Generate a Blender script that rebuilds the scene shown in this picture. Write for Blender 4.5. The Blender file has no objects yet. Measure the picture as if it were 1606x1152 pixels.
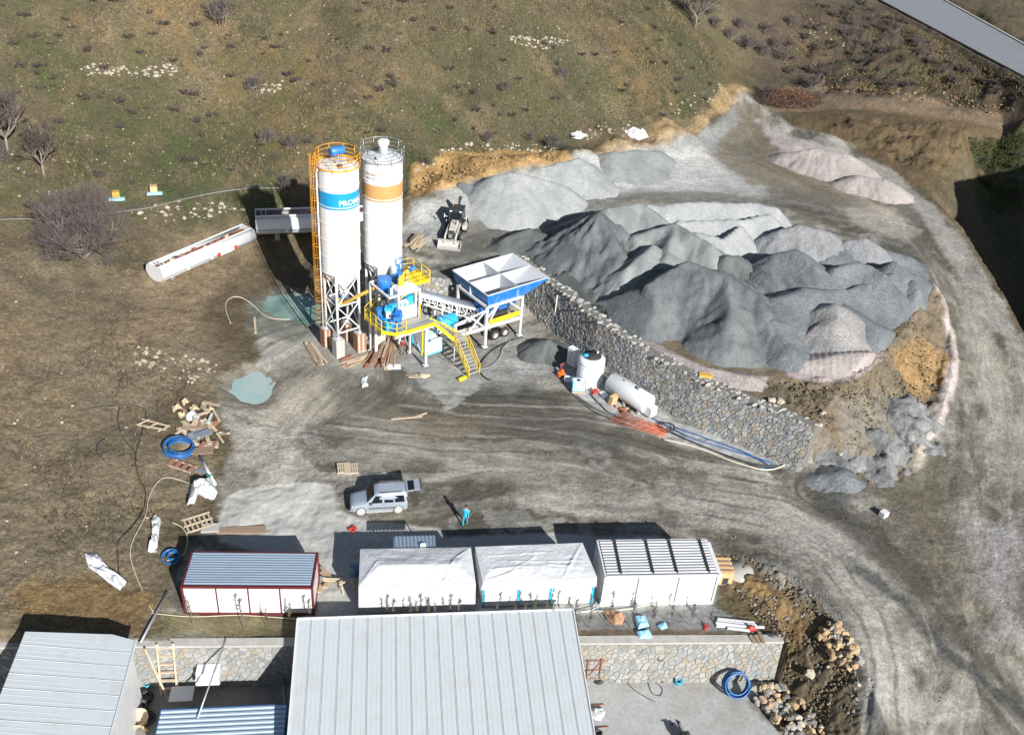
import bpy, math, random
import numpy as np
from mathutils import Vector, Matrix, noise as mnoise
rnd = random.Random(7)
C = bpy.context.scene.collection
SC = bpy.context.scene

# ---------------------------------------------------------------- camera, sky, sun, exposure
CAM_H = 48.0
FOC, PCX, PCY = 1524.0, 803.0, 576.0
_th, _ro, _az = math.radians(33.2), math.radians(4.67), math.radians(8.7)
FWD = np.array([math.sin(_az)*math.cos(_th), math.cos(_az)*math.cos(_th), -math.sin(_th)])
_r0 = np.array([math.cos(_az), -math.sin(_az), 0.0]); _u0 = np.cross(_r0, FWD)
RGT = _r0*math.cos(_ro) + _u0*math.sin(_ro)
UPV = np.cross(RGT, FWD)
cd = bpy.data.cameras.new('camera'); cam = bpy.data.objects.new('camera', cd); C.objects.link(cam)
cd.sensor_width = 36.0; cd.lens = FOC/1606*36.0; cd.clip_end = 3000.0; cd.clip_start = 0.5
cam.matrix_world = Matrix(((RGT[0], UPV[0], -FWD[0], 0), (RGT[1], UPV[1], -FWD[1], 0),
                           (RGT[2], UPV[2], -FWD[2], CAM_H), (0, 0, 0, 1)))
SC.camera = cam
SUN_EL, SUN_AZ = math.radians(28.2), math.radians(156.5)      # azimuth clockwise from +Y
world = bpy.data.worlds.new('World'); SC.world = world; world.use_nodes = True
wn = world.node_tree; wn.nodes.clear()
sky = wn.nodes.new('ShaderNodeTexSky'); sky.sky_type = 'NISHITA'; sky.sun_disc = False
sky.sun_elevation = SUN_EL; sky.sun_rotation = SUN_AZ
bg = wn.nodes.new('ShaderNodeBackground'); bg.inputs[1].default_value = 0.05
wo = wn.nodes.new('ShaderNodeOutputWorld')
wn.links.new(sky.outputs[0], bg.inputs[0]); wn.links.new(bg.outputs[0], wo.inputs[0])
sl = bpy.data.lights.new('sun', 'SUN'); sl.energy = 5.0; sl.angle = math.radians(0.5); sl.color = (1.0, 0.965, 0.915)
so = bpy.data.objects.new('sun', sl); C.objects.link(so)
_sd = Vector((math.sin(SUN_AZ)*math.cos(SUN_EL), math.cos(SUN_AZ)*math.cos(SUN_EL), math.sin(SUN_EL)))
so.rotation_euler = _sd.to_track_quat('Z', 'Y').to_euler(); so.location = (40, -40, 90)
SC.view_settings.view_transform = 'Standard'; SC.view_settings.look = 'None'
SC.view_settings.gamma = 1.0; SC.view_settings.use_curve_mapping = False
SC.view_settings.exposure = 0.62

# ---------------------------------------------------------------- objects and tags
def tag(o, label=None, cat=None, group=None, kind=None):
    if label: o['label'] = label
    if cat: o['category'] = cat
    if group: o['group'] = group
    if kind: o['kind'] = kind
    return o
def empty(name, loc, rz=0.0, label=None, cat=None, group=None):
    o = bpy.data.objects.new(name, None); C.objects.link(o)
    o.location = loc; o.rotation_euler = (0, 0, rz); o.empty_display_size = .3
    return tag(o, label, cat, group)
def kids(o): return [c for c in bpy.data.objects if c.parent == o]
def copy_tree(o, parent=None, ch=None):
    c = o.copy(); C.objects.link(c); c.parent = parent
    for k in list(o.children): copy_tree(k, c)
    return c
def link(name, me, m=None, parent=None, loc=None, rot=None):
    o = bpy.data.objects.new(name, me); C.objects.link(o)
    if m is not None and not me.materials: me.materials.append(m)
    if parent is not None: o.parent = parent
    if loc is not None: o.location = loc
    if rot is not None: o.rotation_euler = rot
    return o

class MB:
    """collects simple shapes; build() links them as ONE mesh object"""
    def __init__(s): s.v = []; s.f = []; s.sm = []
    def add(s, vs, fs, smooth=False):
        b = len(s.v); s.v += [tuple(map(float, p)) for p in vs]
        s.f += [tuple(b+i for i in f) for f in fs]; s.sm += [smooth]*len(fs); return s
    def box(s, c, d, rz=0.0, ry=0.0, rx=0.0, top=1.0):
        x, y, z = d[0]/2, d[1]/2, d[2]/2
        vs = [(-x,-y,-z),(x,-y,-z),(x,y,-z),(-x,y,-z),(-x*top,-y*top,z),(x*top,-y*top,z),(x*top,y*top,z),(-x*top,y*top,z)]
        M = Matrix.Rotation(rz,3,'Z') @ Matrix.Rotation(ry,3,'Y') @ Matrix.Rotation(rx,3,'X')
        vs = [tuple(M @ Vector(p) + Vector(c)) for p in vs]
        return s.add(vs, [(0,3,2,1),(4,5,6,7),(0,1,5,4),(1,2,6,5),(2,3,7,6),(3,0,4,7)])
    def bx(s, x0, x1, y0, y1, z0, z1):
        return s.box(((x0+x1)/2,(y0+y1)/2,(z0+z1)/2),(abs(x1-x0),abs(y1-y0),abs(z1-z0)))
    def bar(s, a, b, w=.1, h=None, up=(0,0,1)):
        a = Vector(a); b = Vector(b); d = b-a
        if d.length < 1e-6: return s
        d.normalize(); up = Vector(up)
        if abs(d.dot(up)) > .98: up = Vector((0,1,0))
        r = d.cross(up).normalized(); q = r.cross(d); h = w if h is None else h
        r *= w/2; q *= h/2
        vs = [a-r-q, a+r-q, a+r+q, a-r+q, b-r-q, b+r-q, b+r+q, b-r+q]
        return s.add(vs, [(0,1,2,3),(7,6,5,4),(0,4,5,1),(1,5,6,2),(2,6,7,3),(3,7,4,0)])
    def tube(s, pts, r=.05, n=6, closed=False, caps=True, radii=None):
        P = [Vector(p) for p in pts]; N = len(P); vs = []; fs = []; prev = None
        for i, p in enumerate(P):
            a = P[(i-1) % N] if (closed or i > 0) else P[i]; b = P[(i+1) % N] if (closed or i < N-1) else P[i]
            t = (b-a)
            t = t.normalized() if t.length > 1e-9 else Vector((0,0,1))
            ref = prev if prev is not None else (Vector((0,0,1)) if abs(t.z) < .9 else Vector((1,0,0)))
            x = (ref - t*ref.dot(t))
            x = x.normalized() if x.length > 1e-6 else t.orthogonal().normalized()
            prev = x; y = t.cross(x); rr = radii[i] if radii else r
            for k in range(n):
                a_ = 2*math.pi*k/n; vs.append(p + x*math.cos(a_)*rr + y*math.sin(a_)*rr)
        for i in range(N if closed else N-1):
            j = (i+1) % N
            for k in range(n):
                l = (k+1) % n; fs.append((i*n+k, i*n+l, j*n+l, j*n+k))
        s.add(vs, fs, True)
        if caps and not closed:
            b = len(s.v)-len(vs); s.f.append(tuple(b+k for k in range(n))[::-1]); s.f.append(tuple(b+(N-1)*n+k for k in range(n))); s.sm += [False]*2
        return s
    def lathe(s, prof, c=(0,0,0), n=24, caps=True, smooth=True, axis='Z'):
        vs = []
        for r, z in prof:
            for k in range(n):
                a = 2*math.pi*k/n; p = (math.cos(a)*r, math.sin(a)*r, z)
                if axis == 'X': p = (p[2], p[0], p[1])
                if axis == 'Y': p = (p[1], p[2], p[0])
                vs.append((p[0]+c[0], p[1]+c[1], p[2]+c[2]))
        fs = []
        for i in range(len(prof)-1):
            for k in range(n):
                l = (k+1) % n; fs.append((i*n+k, i*n+l, (i+1)*n+l, (i+1)*n+k))
        s.add(vs, fs, smooth)
        if caps:
            b = len(s.v)-len(vs)
            s.f.append(tuple(b+k for k in range(n))[::-1]); s.f.append(tuple(b+(len(prof)-1)*n+k for k in range(n))); s.sm += [False]*2
        return s
    def cyl(s, c, r, h, n=20, axis='Z'):     # c is the middle of the base
        return s.lathe([(r,0),(r,h)], c, n, axis=axis)
    def prism(s, poly, z0, z1):
        n = len(poly); vs = [(p[0],p[1],z0) for p in poly]+[(p[0],p[1],z1) for p in poly]
        fs = [tuple(range(n))[::-1], tuple(range(n,2*n))]+[(i,(i+1)%n,n+(i+1)%n,n+i) for i in range(n)]
        return s.add(vs, fs)
    def hexa(s, lo, hi):                      # two matching rings of points
        n = len(lo)
        return s.add(list(lo)+list(hi), [tuple(range(n))[::-1], tuple(range(n,2*n))]+[(i,(i+1)%n,n+(i+1)%n,n+i) for i in range(n)])
    def ball(s, c, r, n=8, m=6, sc=(1,1,1), jit=0.0):
        vs = [(c[0],c[1],c[2]-r*sc[2])]
        for i in range(1,m):
            t = math.pi*i/m
            for k in range(n):
                a = 2*math.pi*k/n; j = 1+rnd.uniform(-jit,jit)
                vs.append((c[0]+r*sc[0]*j*math.sin(t)*math.cos(a), c[1]+r*sc[1]*j*math.sin(t)*math.sin(a), c[2]-r*sc[2]*j*math.cos(t)))
        vs.append((c[0],c[1],c[2]+r*sc[2])); fs = []
        for k in range(n): fs.append((0,1+(k+1)%n,1+k)); fs.append((len(vs)-1,1+(m-2)*n+k,1+(m-2)*n+(k+1)%n))
        for i in range(m-2):
            for k in range(n):
                l = (k+1)%n; fs.append((1+i*n+k,1+i*n+l,1+(i+1)*n+l,1+(i+1)*n+k))
        return s.add(vs, fs, jit == 0)
    def mesh(s, name='mesh', m=None):
        me = bpy.data.meshes.new(name); me.from_pydata(s.v, [], s.f); 
        me.polygons.foreach_set('use_smooth', s.sm); me.update()
        if m is not None: me.materials.append(m)
        return me
    def build(s, name, m, parent=None, loc=None, rot=None, bevel=0.0):
        o = link(name, s.mesh(name, m), None, parent, loc, rot)
        if bevel:
            b = o.modifiers.new('bevel','BEVEL'); b.width = bevel; b.segments = 2; b.limit_method = 'ANGLE'; b.angle_limit = .6
        return o

# ---------------------------------------------------------------- materials
def mat(name, col, rough=.7, metal=0.0, var=.12, scale=3.0, bump=0.0, bscale=20.0, dirt=None, dirt_amt=.3, dscale=1.2, alpha=1.0, spec=None, stretch=None):
    m = bpy.data.materials.new(name); m.use_nodes = True; nt = m.node_tree; N = nt.nodes; Lk = nt.links
    b = N['Principled BSDF']; b.inputs['Roughness'].default_value = rough; b.inputs['Metallic'].default_value = metal
    if spec is not None: b.inputs['Specular IOR Level'].default_value = spec
    tc = N.new('ShaderNodeTexCoord'); mp = N.new('ShaderNodeMapping'); Lk.new(tc.outputs['Object'], mp.inputs[0])
    if stretch: mp.inputs['Scale'].default_value = stretch
    n1 = N.new('ShaderNodeTexNoise'); n1.inputs['Scale'].default_value = scale; n1.inputs['Detail'].default_value = 6; n1.inputs['Roughness'].default_value = .62
    Lk.new(mp.outputs[0], n1.inputs[0])
    oi = N.new('ShaderNodeObjectInfo')
    mr = N.new('ShaderNodeMapRange'); mr.inputs['From Min'].default_value = .25; mr.inputs['From Max'].default_value = .75
    mr.inputs['To Min'].default_value = 1-var; mr.inputs['To Max'].default_value = 1+var; Lk.new(n1.outputs[0], mr.inputs[0])
    mx = N.new('ShaderNodeMix'); mx.data_type = 'RGBA'; mx.blend_type = 'MULTIPLY'; mx.inputs[0].default_value = 1.0
    mx.inputs[6].default_value = (*col, 1); cb = N.new('ShaderNodeCombineColor')
    for i in range(3): Lk.new(mr.outputs[0], cb.inputs[i])
    Lk.new(cb.outputs[0], mx.inputs[7]); out = mx.outputs[2]
    if dirt is not None:
        n2 = N.new('ShaderNodeTexNoise'); n2.inputs['Scale'].default_value = dscale; n2.inputs['Detail'].default_value = 9; n2.inputs['Roughness'].default_value = .7
        Lk.new(mp.outputs[0], n2.inputs[0])
        m2 = N.new('ShaderNodeMapRange'); m2.inputs['From Min'].default_value = .48; m2.inputs['From Max'].default_value = .72; m2.inputs['To Max'].default_value = dirt_amt
        Lk.new(n2.outputs[0], m2.inputs[0]); x2 = N.new('ShaderNodeMix'); x2.data_type = 'RGBA'
        Lk.new(m2.outputs[0], x2.inputs[0]); Lk.new(out, x2.inputs[6]); x2.inputs[7].default_value = (*dirt, 1); out = x2.outputs[2]
    Lk.new(out, b.inputs['Base Color'])
    if bump:
        n3 = N.new('ShaderNodeTexNoise'); n3.inputs['Scale'].default_value = bscale; n3.inputs['Detail'].default_value = 5; Lk.new(mp.outputs[0], n3.inputs[0])
        bp = N.new('ShaderNodeBump'); bp.inputs['Strength'].default_value = bump; bp.inputs['Distance'].default_value = .05
        Lk.new(n3.outputs[0], bp.inputs['Height']); Lk.new(bp.outputs[0], b.inputs['Normal'])
    if alpha < 1: b.inputs['Alpha'].default_value = alpha
    return m
DUST = (.27,.25,.21)
M = dict(
 white=mat('white_paint',(.66,.68,.7),.45,var=.04,dirt=(.5,.49,.46),dirt_amt=.35),
 silo=mat('silo_paint',(.7,.715,.73),.42,var=.04,dirt=(.5,.49,.47),dirt_amt=.45,dscale=1.6,stretch=(1,1,.12)),
 steelw=mat('white_steel',(.66,.67,.68),.5,var=.06,dirt=(.4,.36,.3),dirt_amt=.4,dscale=2),
 blue=mat('machine_blue',(.015,.16,.5),.42,var=.15,scale=2,dirt=(.35,.42,.5),dirt_amt=.3),
 cyan=mat('band_blue',(.01,.29,.62),.45,var=.05),
 tan=mat('band_tan',(.55,.29,.11),.5,var=.06),
 yellow=mat('safety_yellow',(.78,.58,.02),.5,var=.1,dirt=(.4,.33,.15),dirt_amt=.3),
 orange=mat('cage_orange',(.72,.33,.02),.5,var=.1),
 auger=mat('auger_ochre',(.6,.36,.06),.5,var=.08,dirt=(.45,.36,.25),dirt_amt=.35),
 galv=mat('galvanised',(.36,.4,.44),.42,.5,var=.12,scale=2,dirt=(.42,.42,.42),dirt_amt=.3),
 grey=mat('grey_metal',(.28,.29,.3),.55,.2,var=.15,dirt=DUST,dirt_amt=.4),
 dark=mat('dark_metal',(.05,.052,.058),.55,.1,var=.2),
 black=mat('black_rubber',(.025,.025,.027),.75,var=.3,dirt=(.16,.15,.13),dirt_amt=.5,dscale=4),
 glass=mat('dark_glass',(.012,.016,.02),.08,var=.1),
 maroon=mat('maroon_trim',(.12,.02,.024),.5,var=.1),
 rust=mat('rusty_steel',(.26,.09,.045),.85,var=.35,scale=8,dirt=(.12,.06,.04),dirt_amt=.7,dscale=4),
 concrete=mat('cast_concrete',(.42,.41,.39),.9,var=.16,scale=2,bump=.4,dirt=(.25,.22,.17),dirt_amt=.5,dscale=1.5),
 wood=mat('old_wood',(.3,.22,.15),.85,var=.3,scale=6,stretch=(1,5,5),dirt=(.16,.12,.09),dirt_amt=.5,dscale=3),
 fresh=mat('fresh_wood',(.55,.38,.2),.8,var=.2,scale=6),
 palew=mat('pale_wood',(.5,.41,.3),.85,var=.2,scale=5,dirt=(.3,.26,.2),dirt_amt=.4),
 ply=mat('plywood_red',(.3,.14,.09),.8,var=.35,scale=5,stretch=(3,3,.6),dirt=(.35,.28,.22),dirt_amt=.6,dscale=3),
 tarp=mat('white_tarpaulin',(.56,.58,.61),.6,var=.06,scale=1.5,bump=.5,bscale=2.2,dirt=(.42,.41,.38),dirt_amt=.25),
 panel=mat('roof_sheet',(.53,.58,.61),.42,.1,var=.06,scale=.8,dirt=(.36,.36,.35),dirt_amt=.45,dscale=.8,bump=.12,bscale=1.5),
 pvcb=mat('blue_pipe',(.02,.12,.33),.4,var=.15),
 hose=mat('black_hose',(.03,.033,.04),.5,var=.2,dirt=(.2,.19,.17),dirt_amt=.4,dscale=3),
 creamh=mat('cream_hose',(.6,.57,.45),.6,var=.1),
 plastic=mat('white_plastic',(.74,.78,.82),.35,var=.05,dirt=(.5,.5,.48),dirt_amt=.3),
 red=mat('red_paint',(.45,.04,.03),.5,var=.15),
 rebar=mat('orange_rebar',(.6,.13,.04),.7,var=.25,scale=8),
 orangep=mat('orange_plastic',(.8,.15,.02),.5,var=.1),
 cyanp=mat('cyan_plastic',(.03,.4,.62),.45,var=.1),
 board=mat('blue_foam_board',(.3,.58,.8),.7,var=.1),
 skin=mat('skin',(.42,.25,.18),.6,var=.05), hair=mat('hair',(.03,.022,.018),.7,var=.1),
 jeans=mat('dark_trousers',(.035,.04,.055),.85,var=.2), navy=mat('navy_cloth',(.03,.04,.09),.85,var=.2),
 maroonc=mat('maroon_cloth',(.23,.03,.045),.85,var=.15), khaki=mat('khaki_cloth',(.17,.15,.1),.9,var=.15),
 bark=mat('bare_bark',(.21,.18,.165),.9,var=.3,scale=3,bump=.4,bscale=8),
 twig=mat('bare_twigs',(.1,.083,.08),.9,var=.35,scale=1.5),
 twigp=mat('purple_twigs',(.075,.06,.064),.9,var=.35,scale=1.5),
 twigd=mat('dark_shrub',(.085,.07,.06),.9,var=.4,scale=2),
 twigr=mat('rust_leaves',(.26,.12,.06),.9,var=.4,scale=3),
 leaf=mat('young_leaves',(.09,.1,.04),.8,var=.4,scale=6),
 van=mat('silver_blue_paint',(.4,.47,.56),.3,.35,var=.03,dirt=(.35,.33,.3),dirt_amt=.25,dscale=1.0),
 alloy=mat('dusty_alloy',(.5,.49,.47),.5,.3,var=.15,scale=8),
 lamp=mat('lamp_glass',(.75,.76,.74),.15,var=.03), amber=mat('amber_lamp',(.8,.3,.03),.3,var=.03),
 rlamp=mat('red_lamp',(.35,.015,.01),.2,var=.03), bumper=mat('grey_bumper',(.09,.09,.095),.6,var=.1),
)
# ================================================================ terrain
def ray(px, py):
    d = FWD*FOC + RGT*(px-PCX) - UPV*(py-PCY); return d/np.linalg.norm(d)
def P(px, py, z=0.0):
    d = ray(px, py); t = (z-CAM_H)/d[2]; return np.array([0, 0, CAM_H]) + d*t

def _h(ix, iy, seed):
    n = (ix.astype(np.int64)*374761393 + iy.astype(np.int64)*668265263 + seed*974634777) & 0xffffffff
    n = ((n ^ (n >> 13))*1274126177) & 0xffffffff
    return ((n ^ (n >> 16)) & 0xffff)/65535.0
def vnoise(x, y, seed=0):
    fx = np.floor(x); fy = np.floor(y); tx = x-fx; ty = y-fy
    tx = tx*tx*(3-2*tx); ty = ty*ty*(3-2*ty); ix = fx; iy = fy
    a = _h(ix, iy, seed); b = _h(ix+1, iy, seed); c = _h(ix, iy+1, seed); d = _h(ix+1, iy+1, seed)
    return (a*(1-tx)+b*tx)*(1-ty) + (c*(1-tx)+d*tx)*ty
def fbm(x, y, s, octv=4, seed=0, gain=.55):
    t = np.zeros_like(x); a = 1.0; n = 0.0; f = 1.0/s
    for i in range(octv):
        r = .6+.35*i
        xx = (x*math.cos(r)-y*math.sin(r))*f; yy = (x*math.sin(r)+y*math.cos(r))*f
        t += a*vnoise(xx, yy, seed+i*17); n += a; a *= gain; f *= 2.03
    return t/n*2-1                                 # about -0.7..0.7
def sstep(a, b, x):
    t = np.clip((x-a)/(b-a), 0, 1); return t*t*(3-2*t)
def dist_poly(X, Y, pts, closed=False, want='d'):
    best = np.full(X.shape, 1e9); sa = np.zeros(X.shape); sg = np.zeros(X.shape); val = np.zeros(X.shape); s0 = 0.0
    n = len(pts)
    for i in range(n if closed else n-1):
        a = pts[i]; b = pts[(i+1) % n]; dx = b[0]-a[0]; dy = b[1]-a[1]; L2 = dx*dx+dy*dy+1e-12; L = math.sqrt(L2)
        t = np.clip(((X-a[0])*dx+(Y-a[1])*dy)/L2, 0, 1); ex = X-a[0]-dx*t; ey = Y-a[1]-dy*t
        d = np.hypot(ex, ey); m = d < best
        best = np.where(m, d, best)
        if want != 'd':
            sa = np.where(m, s0+t*L, sa); sg = np.where(m, np.sign(ex*dy-ey*dx), sg)
            if len(a) > 2: val = np.where(m, a[2]+(b[2]-a[2])*t, val)
        s0 += L
    return best if want == 'd' else (best, sa, sg, val)
def inside(X, Y, pts):
    c = np.zeros(X.shape, bool); n = len(pts)
    for i in range(n):
        x1, y1 = pts[i][0], pts[i][1]; x2, y2 = pts[(i+1) % n][0], pts[(i+1) % n][1]
        if y1 == y2: continue
        m = ((y1 > Y) != (y2 > Y)) & (X < (x2-x1)*(Y-y1)/(y2-y1)+x1); c ^= m
    return c
def sdf(X, Y, pts):                                 # positive inside
    d = dist_poly(X, Y, pts, True); return np.where(inside(X, Y, pts), d, -d)

LEVELS = '''350,850,0 550,850,0 800,800,0 1000,830,0 1200,850,0 450,700,.1 700,700,0 900,700,0 1100,760,0 600,600,0 800,600,0 430,610,-.1
500,570,.1 1000,690,0 860,570,0 1300,780,0 1400,850,0 1300,870,0 1500,850,0 700,480,0 850,500,0 600,470,0 540,520,-.1 1150,880,0 1150,960,0 700,960,0 400,975,0
1450,1150,-2.2 1420,1040,-1.4 1500,1000,-1 1590,1120,-1.4 1590,950,0 1530,930,-.1 1400,950,-.5 1250,900,.2 1330,985,.3 1338,1070,.3 1345,1150,0 1390,1000,-.8
1250,960,-.3 1220,930,-.1 250,985,.2 100,965,.7 30,960,1.2 200,860,.7 120,760,1.5 200,700,1.1 0,700,2.4 0,600,3 100,600,2.5 250,620,.8 320,590,.5 330,680,.2 300,800,.2
340,740,.1 200,520,2 100,520,3 0,500,4 300,500,1.2 350,540,.4 400,470,.1 440,480,-.15 480,500,-.15 330,460,1 230,450,1.5 300,415,1.8 390,380,2 210,400,2.6 380,345,3.2 300,350,3.3
480,345,2.6 450,400,.6 490,440,0 500,400,.8 560,380,2 100,430,3.6 0,420,5 170,330,5 250,310,5.2 400,300,5 480,300,5 0,330,7 560,300,5
0,200,11 200,200,9.5 400,200,8.5 480,250,7 600,240,7 0,100,15 200,100,14 400,100,13.5 0,0,20 200,0,20 400,0,19 640,295,7 645,240,8.2 640,310,4.6 690,262,7.6 690,292,4.3 760,238,7.8 760,262,4.4 840,238,7.6 840,252,4.4
900,224,7.4 910,240,4.5 980,212,7 985,228,4.5 1060,195,6.8 1075,212,4.7 1120,150,6.8 1135,175,5 600,120,13 800,120,12.5 1000,120,11 600,0,19 800,0,19 1000,0,17 1080,60,13 1110,100,9.5
1160,110,6.5 1130,60,10.5 1150,10,14 1200,80,8.5 1230,20,12.5 1230,110,6.6 1260,60,9.6 1300,100,7.6
1190,180,5.1 1220,150,5.4 1180,250,4.6 1100,250,4.4 1000,260,4.2 900,300,4.1 800,330,4 720,380,4 660,350,4.2 640,400,4 1250,270,4.4 1300,290,4.3 1100,300,4.1 1380,325,4 1440,350,3.7 1500,410,3.2 1540,480,2.6
1560,560,1.8 1570,640,1.1 1560,720,.6 1560,800,.2 1480,850,0 1606,700,.8 1606,620,1.3 1606,800,.2 1480,640,.9 1495,560,1.7 1490,480,2.5 1450,720,.4 1380,750,.1 1350,700,.6
1300,150,6.4 1400,155,7 1500,163,7 1606,172,6.8 1340,200,5.9 1420,230,5.4 1440,285,4.2 1270,200,5.2 1350,230,4.8 1480,200,6
1350,105,8.0 1450,120,8.4 1550,135,8.6 1606,150,8.3 1280,40,11 1350,50,10.4 1450,80,9.8 1540,115,9.8 1606,140,9.6
1380,0,11 1606,120,11 1480,0,11 1606,70,11 1430,0,11 1500,45,11 1330,10,11.5 1560,0,12.3 1606,30,12'''
cp = [tuple(map(float, t.split(','))) for t in LEVELS.split()]
pts = [tuple(P(a, b, z)[:2])+(z,) for a, b, z in cp]
pts += [(-60,30,3),(-80,60,8),(-110,110,20),(-130,200,45),(-60,210,40),(0,210,36),(60,220,32),(120,220,22),(160,160,13),(180,110,11),
        (-40,30,1.5),(-25,30,.5),(0,30,0),(20,30,0),(45,30,-2.5),(70,40,-1),(90,60,0),(60,62,.4),(200,60,0),(0,350,60),(-150,350,70),(150,350,45),(250,250,30),(250,30,-3),(-150,30,15)]
pts = np.array(pts)
def _rbf():
    K = np.hypot(pts[:,None,0]-pts[None,:,0], pts[:,None,1]-pts[None,:,1]); n = len(pts)
    A = np.zeros((n+3, n+3)); A[:n,:n] = -K - np.eye(n)*.15; A[:n,n] = 1; A[:n,n+1:] = pts[:,:2]; A[n,:n] = 1; A[n+1:,:n] = pts[:,:2].T
    return np.linalg.solve(A, np.concatenate([pts[:,2], [0,0,0]]))
_w = _rbf(); RX0, RY0, RST = -260.0, 8.0, 1.0
_gx = np.arange(RX0, 300, RST); _gy = np.arange(RY0, 420, RST); RAS = np.zeros((len(_gy), len(_gx)))
for j, yy in enumerate(_gy):
    RAS[j] = -np.hypot(_gx[:,None]-pts[None,:,0], yy-pts[None,:,1]) @ _w[:len(pts)] + _w[-3] + _w[-2]*_gx + _w[-1]*yy
for _k in range(2):
    RAS[:,1:-1] = (RAS[:,:-2]+2*RAS[:,1:-1]+RAS[:,2:])/4; RAS[1:-1] = (RAS[:-2]+2*RAS[1:-1]+RAS[2:])/4
def rbf(X, Y):
    fx = np.clip((X-RX0)/RST, 0, len(_gx)-1.001); fy = np.clip((Y-RY0)/RST, 0, len(_gy)-1.001)
    i = fx.astype(int); j = fy.astype(int); tx = fx-i; ty = fy-j
    return (RAS[j,i]*(1-tx)+RAS[j,i+1]*tx)*(1-ty)+(RAS[j+1,i]*(1-tx)+RAS[j+1,i+1]*tx)*ty

WALL = [(33.1,57.6),(30.0,60.4),(25.7,64.1),(21.5,69.5),(18.9,73.8),(16.4,79.3),(12.4,86.4),(6.6,82.9),(6.5,81.5),(3.0,82.0),(-2.5,84.0)]   # top edge of the upper wall
PLAT = WALL + [(-3.5,92),(-2,104)] + [tuple(P(a,b,4)[:2]) for a,b in ((760,275),(1000,250),(1200,262),(1330,300),(1420,365),(1465,420),(1478,455),(1440,500),(1392,560),(1330,610),(1290,655))]
def ywall(X): return 42.4-.0395*(X+15.2)           # back edge of the lower wall's coping
LOW = [(-90,14),(-90,ywall(-90)-.35),(25.2,ywall(25.2)-.35),(26.2,37.5),(27.2,33),(28.5,27),(29,14)]
EDGE = [tuple(P(a,b,z)[:2])+(z,) for a,b,z in ((1700,700,1.0),(1640,600,1.6),(1603,515,2.1),(1560,440,2.7),(1510,365,3.2),(1468,318,3.8),(1452,290,4.0))]
NORTH = [tuple(P(a,b,z)[:2]) for a,b,z in ((1452,290,4.0),(1462,240,5),(1490,195,6),(1606,188,6.5),(1750,200,6.5))]
RAV = EDGE + [n for n in NORTH[1:]] + [(260,150),(260,60)]
POND = [(tuple(P(395,492,0)[:2])), tuple(P(402,465,0)[:2]), tuple(P(440,458,0)[:2]), tuple(P(500,470,0)[:2]), tuple(P(505,500,0)[:2]), tuple(P(450,500,0)[:2])]
POND2 = [tuple(P(a,b,0)[:2]) for a,b in ((352,600),(375,582),(405,578),(432,592),(428,615),(405,632),(372,638),(352,625))]
ROADP = [tuple(P(a,b,11)[:2]) for a,b in ((1380,0),(1606,120))]; _e = [tuple(P(a,b,11)[:2]) for a,b in ((1480,0),(1606,70))]
ROADP = [(ROADP[0][0]*2.2-ROADP[1][0]*1.2, ROADP[0][1]*2.2-ROADP[1][1]*1.2),(ROADP[1][0]*1.2-ROADP[0][0]*.2, ROADP[1][1]*1.2-ROADP[0][1]*.2),(_e[1][0]*1.3-_e[0][0]*.3, _e[1][1]*1.3-_e[0][1]*.3),(_e[0][0]*2.5-_e[1][0]*1.5, _e[0][1]*2.5-_e[1][1]*1.5)]
def SHADE_RIDGE(X, Y):                                   # unseen hill added out of the picture on the right, shaped to shade the hollow
    d, _, _, zc = dist_poly(X, Y, SHADE_CREST, False, 'v'); return zc-1.75*np.maximum(d-1.5, 0)+1.2*fbm(X, Y, 8, 3, 91)
SHADE_CREST = [(101,90,19),(97,80,23.5),(90,69,26),(85.5,58,22.5),(81,48,20),(77,37,18)]
def hz(X, Y, detail=True):
    X = np.asarray(X, float); Y = np.asarray(Y, float)
    z = rbf(X, Y)
    hill = sstep(1.2, 5.0, z)
    z = z + hill*.35*fbm(X, Y, 9, 3, 5)
    s = sdf(X, Y, PLAT); dw = dist_poly(X, Y, WALL)
    k = .62+14*(1-sstep(.2,1.2,dw-np.abs(s)))
    zp = 4.0 - np.maximum(0, -(s-.5))*k + np.where(dw > 2, .25*fbm(X, Y, 3, 3, 9), 0)
    z = np.maximum(z, np.where(s > -14, np.minimum(zp, 4.0), -99))
    m = inside(X, Y, RAV)
    if m.any():
        xm = X[m]; ym = Y[m]; d, _, _, ze = dist_poly(xm, ym, EDGE, False, 'v'); dn = dist_poly(xm, ym, NORTH)
        v = np.maximum(np.maximum(-8+.9*fbm(xm,ym,6,3,3), ze-1.7*d), z[m]-.12*dn+1.4*fbm(xm,ym,7,4,31)*sstep(0,8,dn)-5*sstep(1.5,9,dn)-7*sstep(8,26,dn)-3*sstep(25,45,dn))
        z[m] = np.minimum(z[m], v)
    z = np.maximum(z, SHADE_RIDGE(X, Y))
    s = sdf(X, Y, ROADP); z = np.maximum(z, 10.95-1.0*np.maximum(0, -s-1.2)); z = np.minimum(z, 10.9+1.1*np.maximum(0, -s-.9))
    for pp in (POND, POND2): s = sdf(X, Y, pp)+.9*fbm(X, Y, 2.2, 4, 77); k = sstep(-1.0, 1.8, s); z = z*(1-k)+np.where(s > -3, -.36, 0)*k
    s = sdf(X, Y, LOW)
    k = np.where((X < 25.6) & (Y > 38), 30.0, .85)
    z = np.minimum(z, -3.3+np.maximum(0, -s)*k)
    return z
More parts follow.
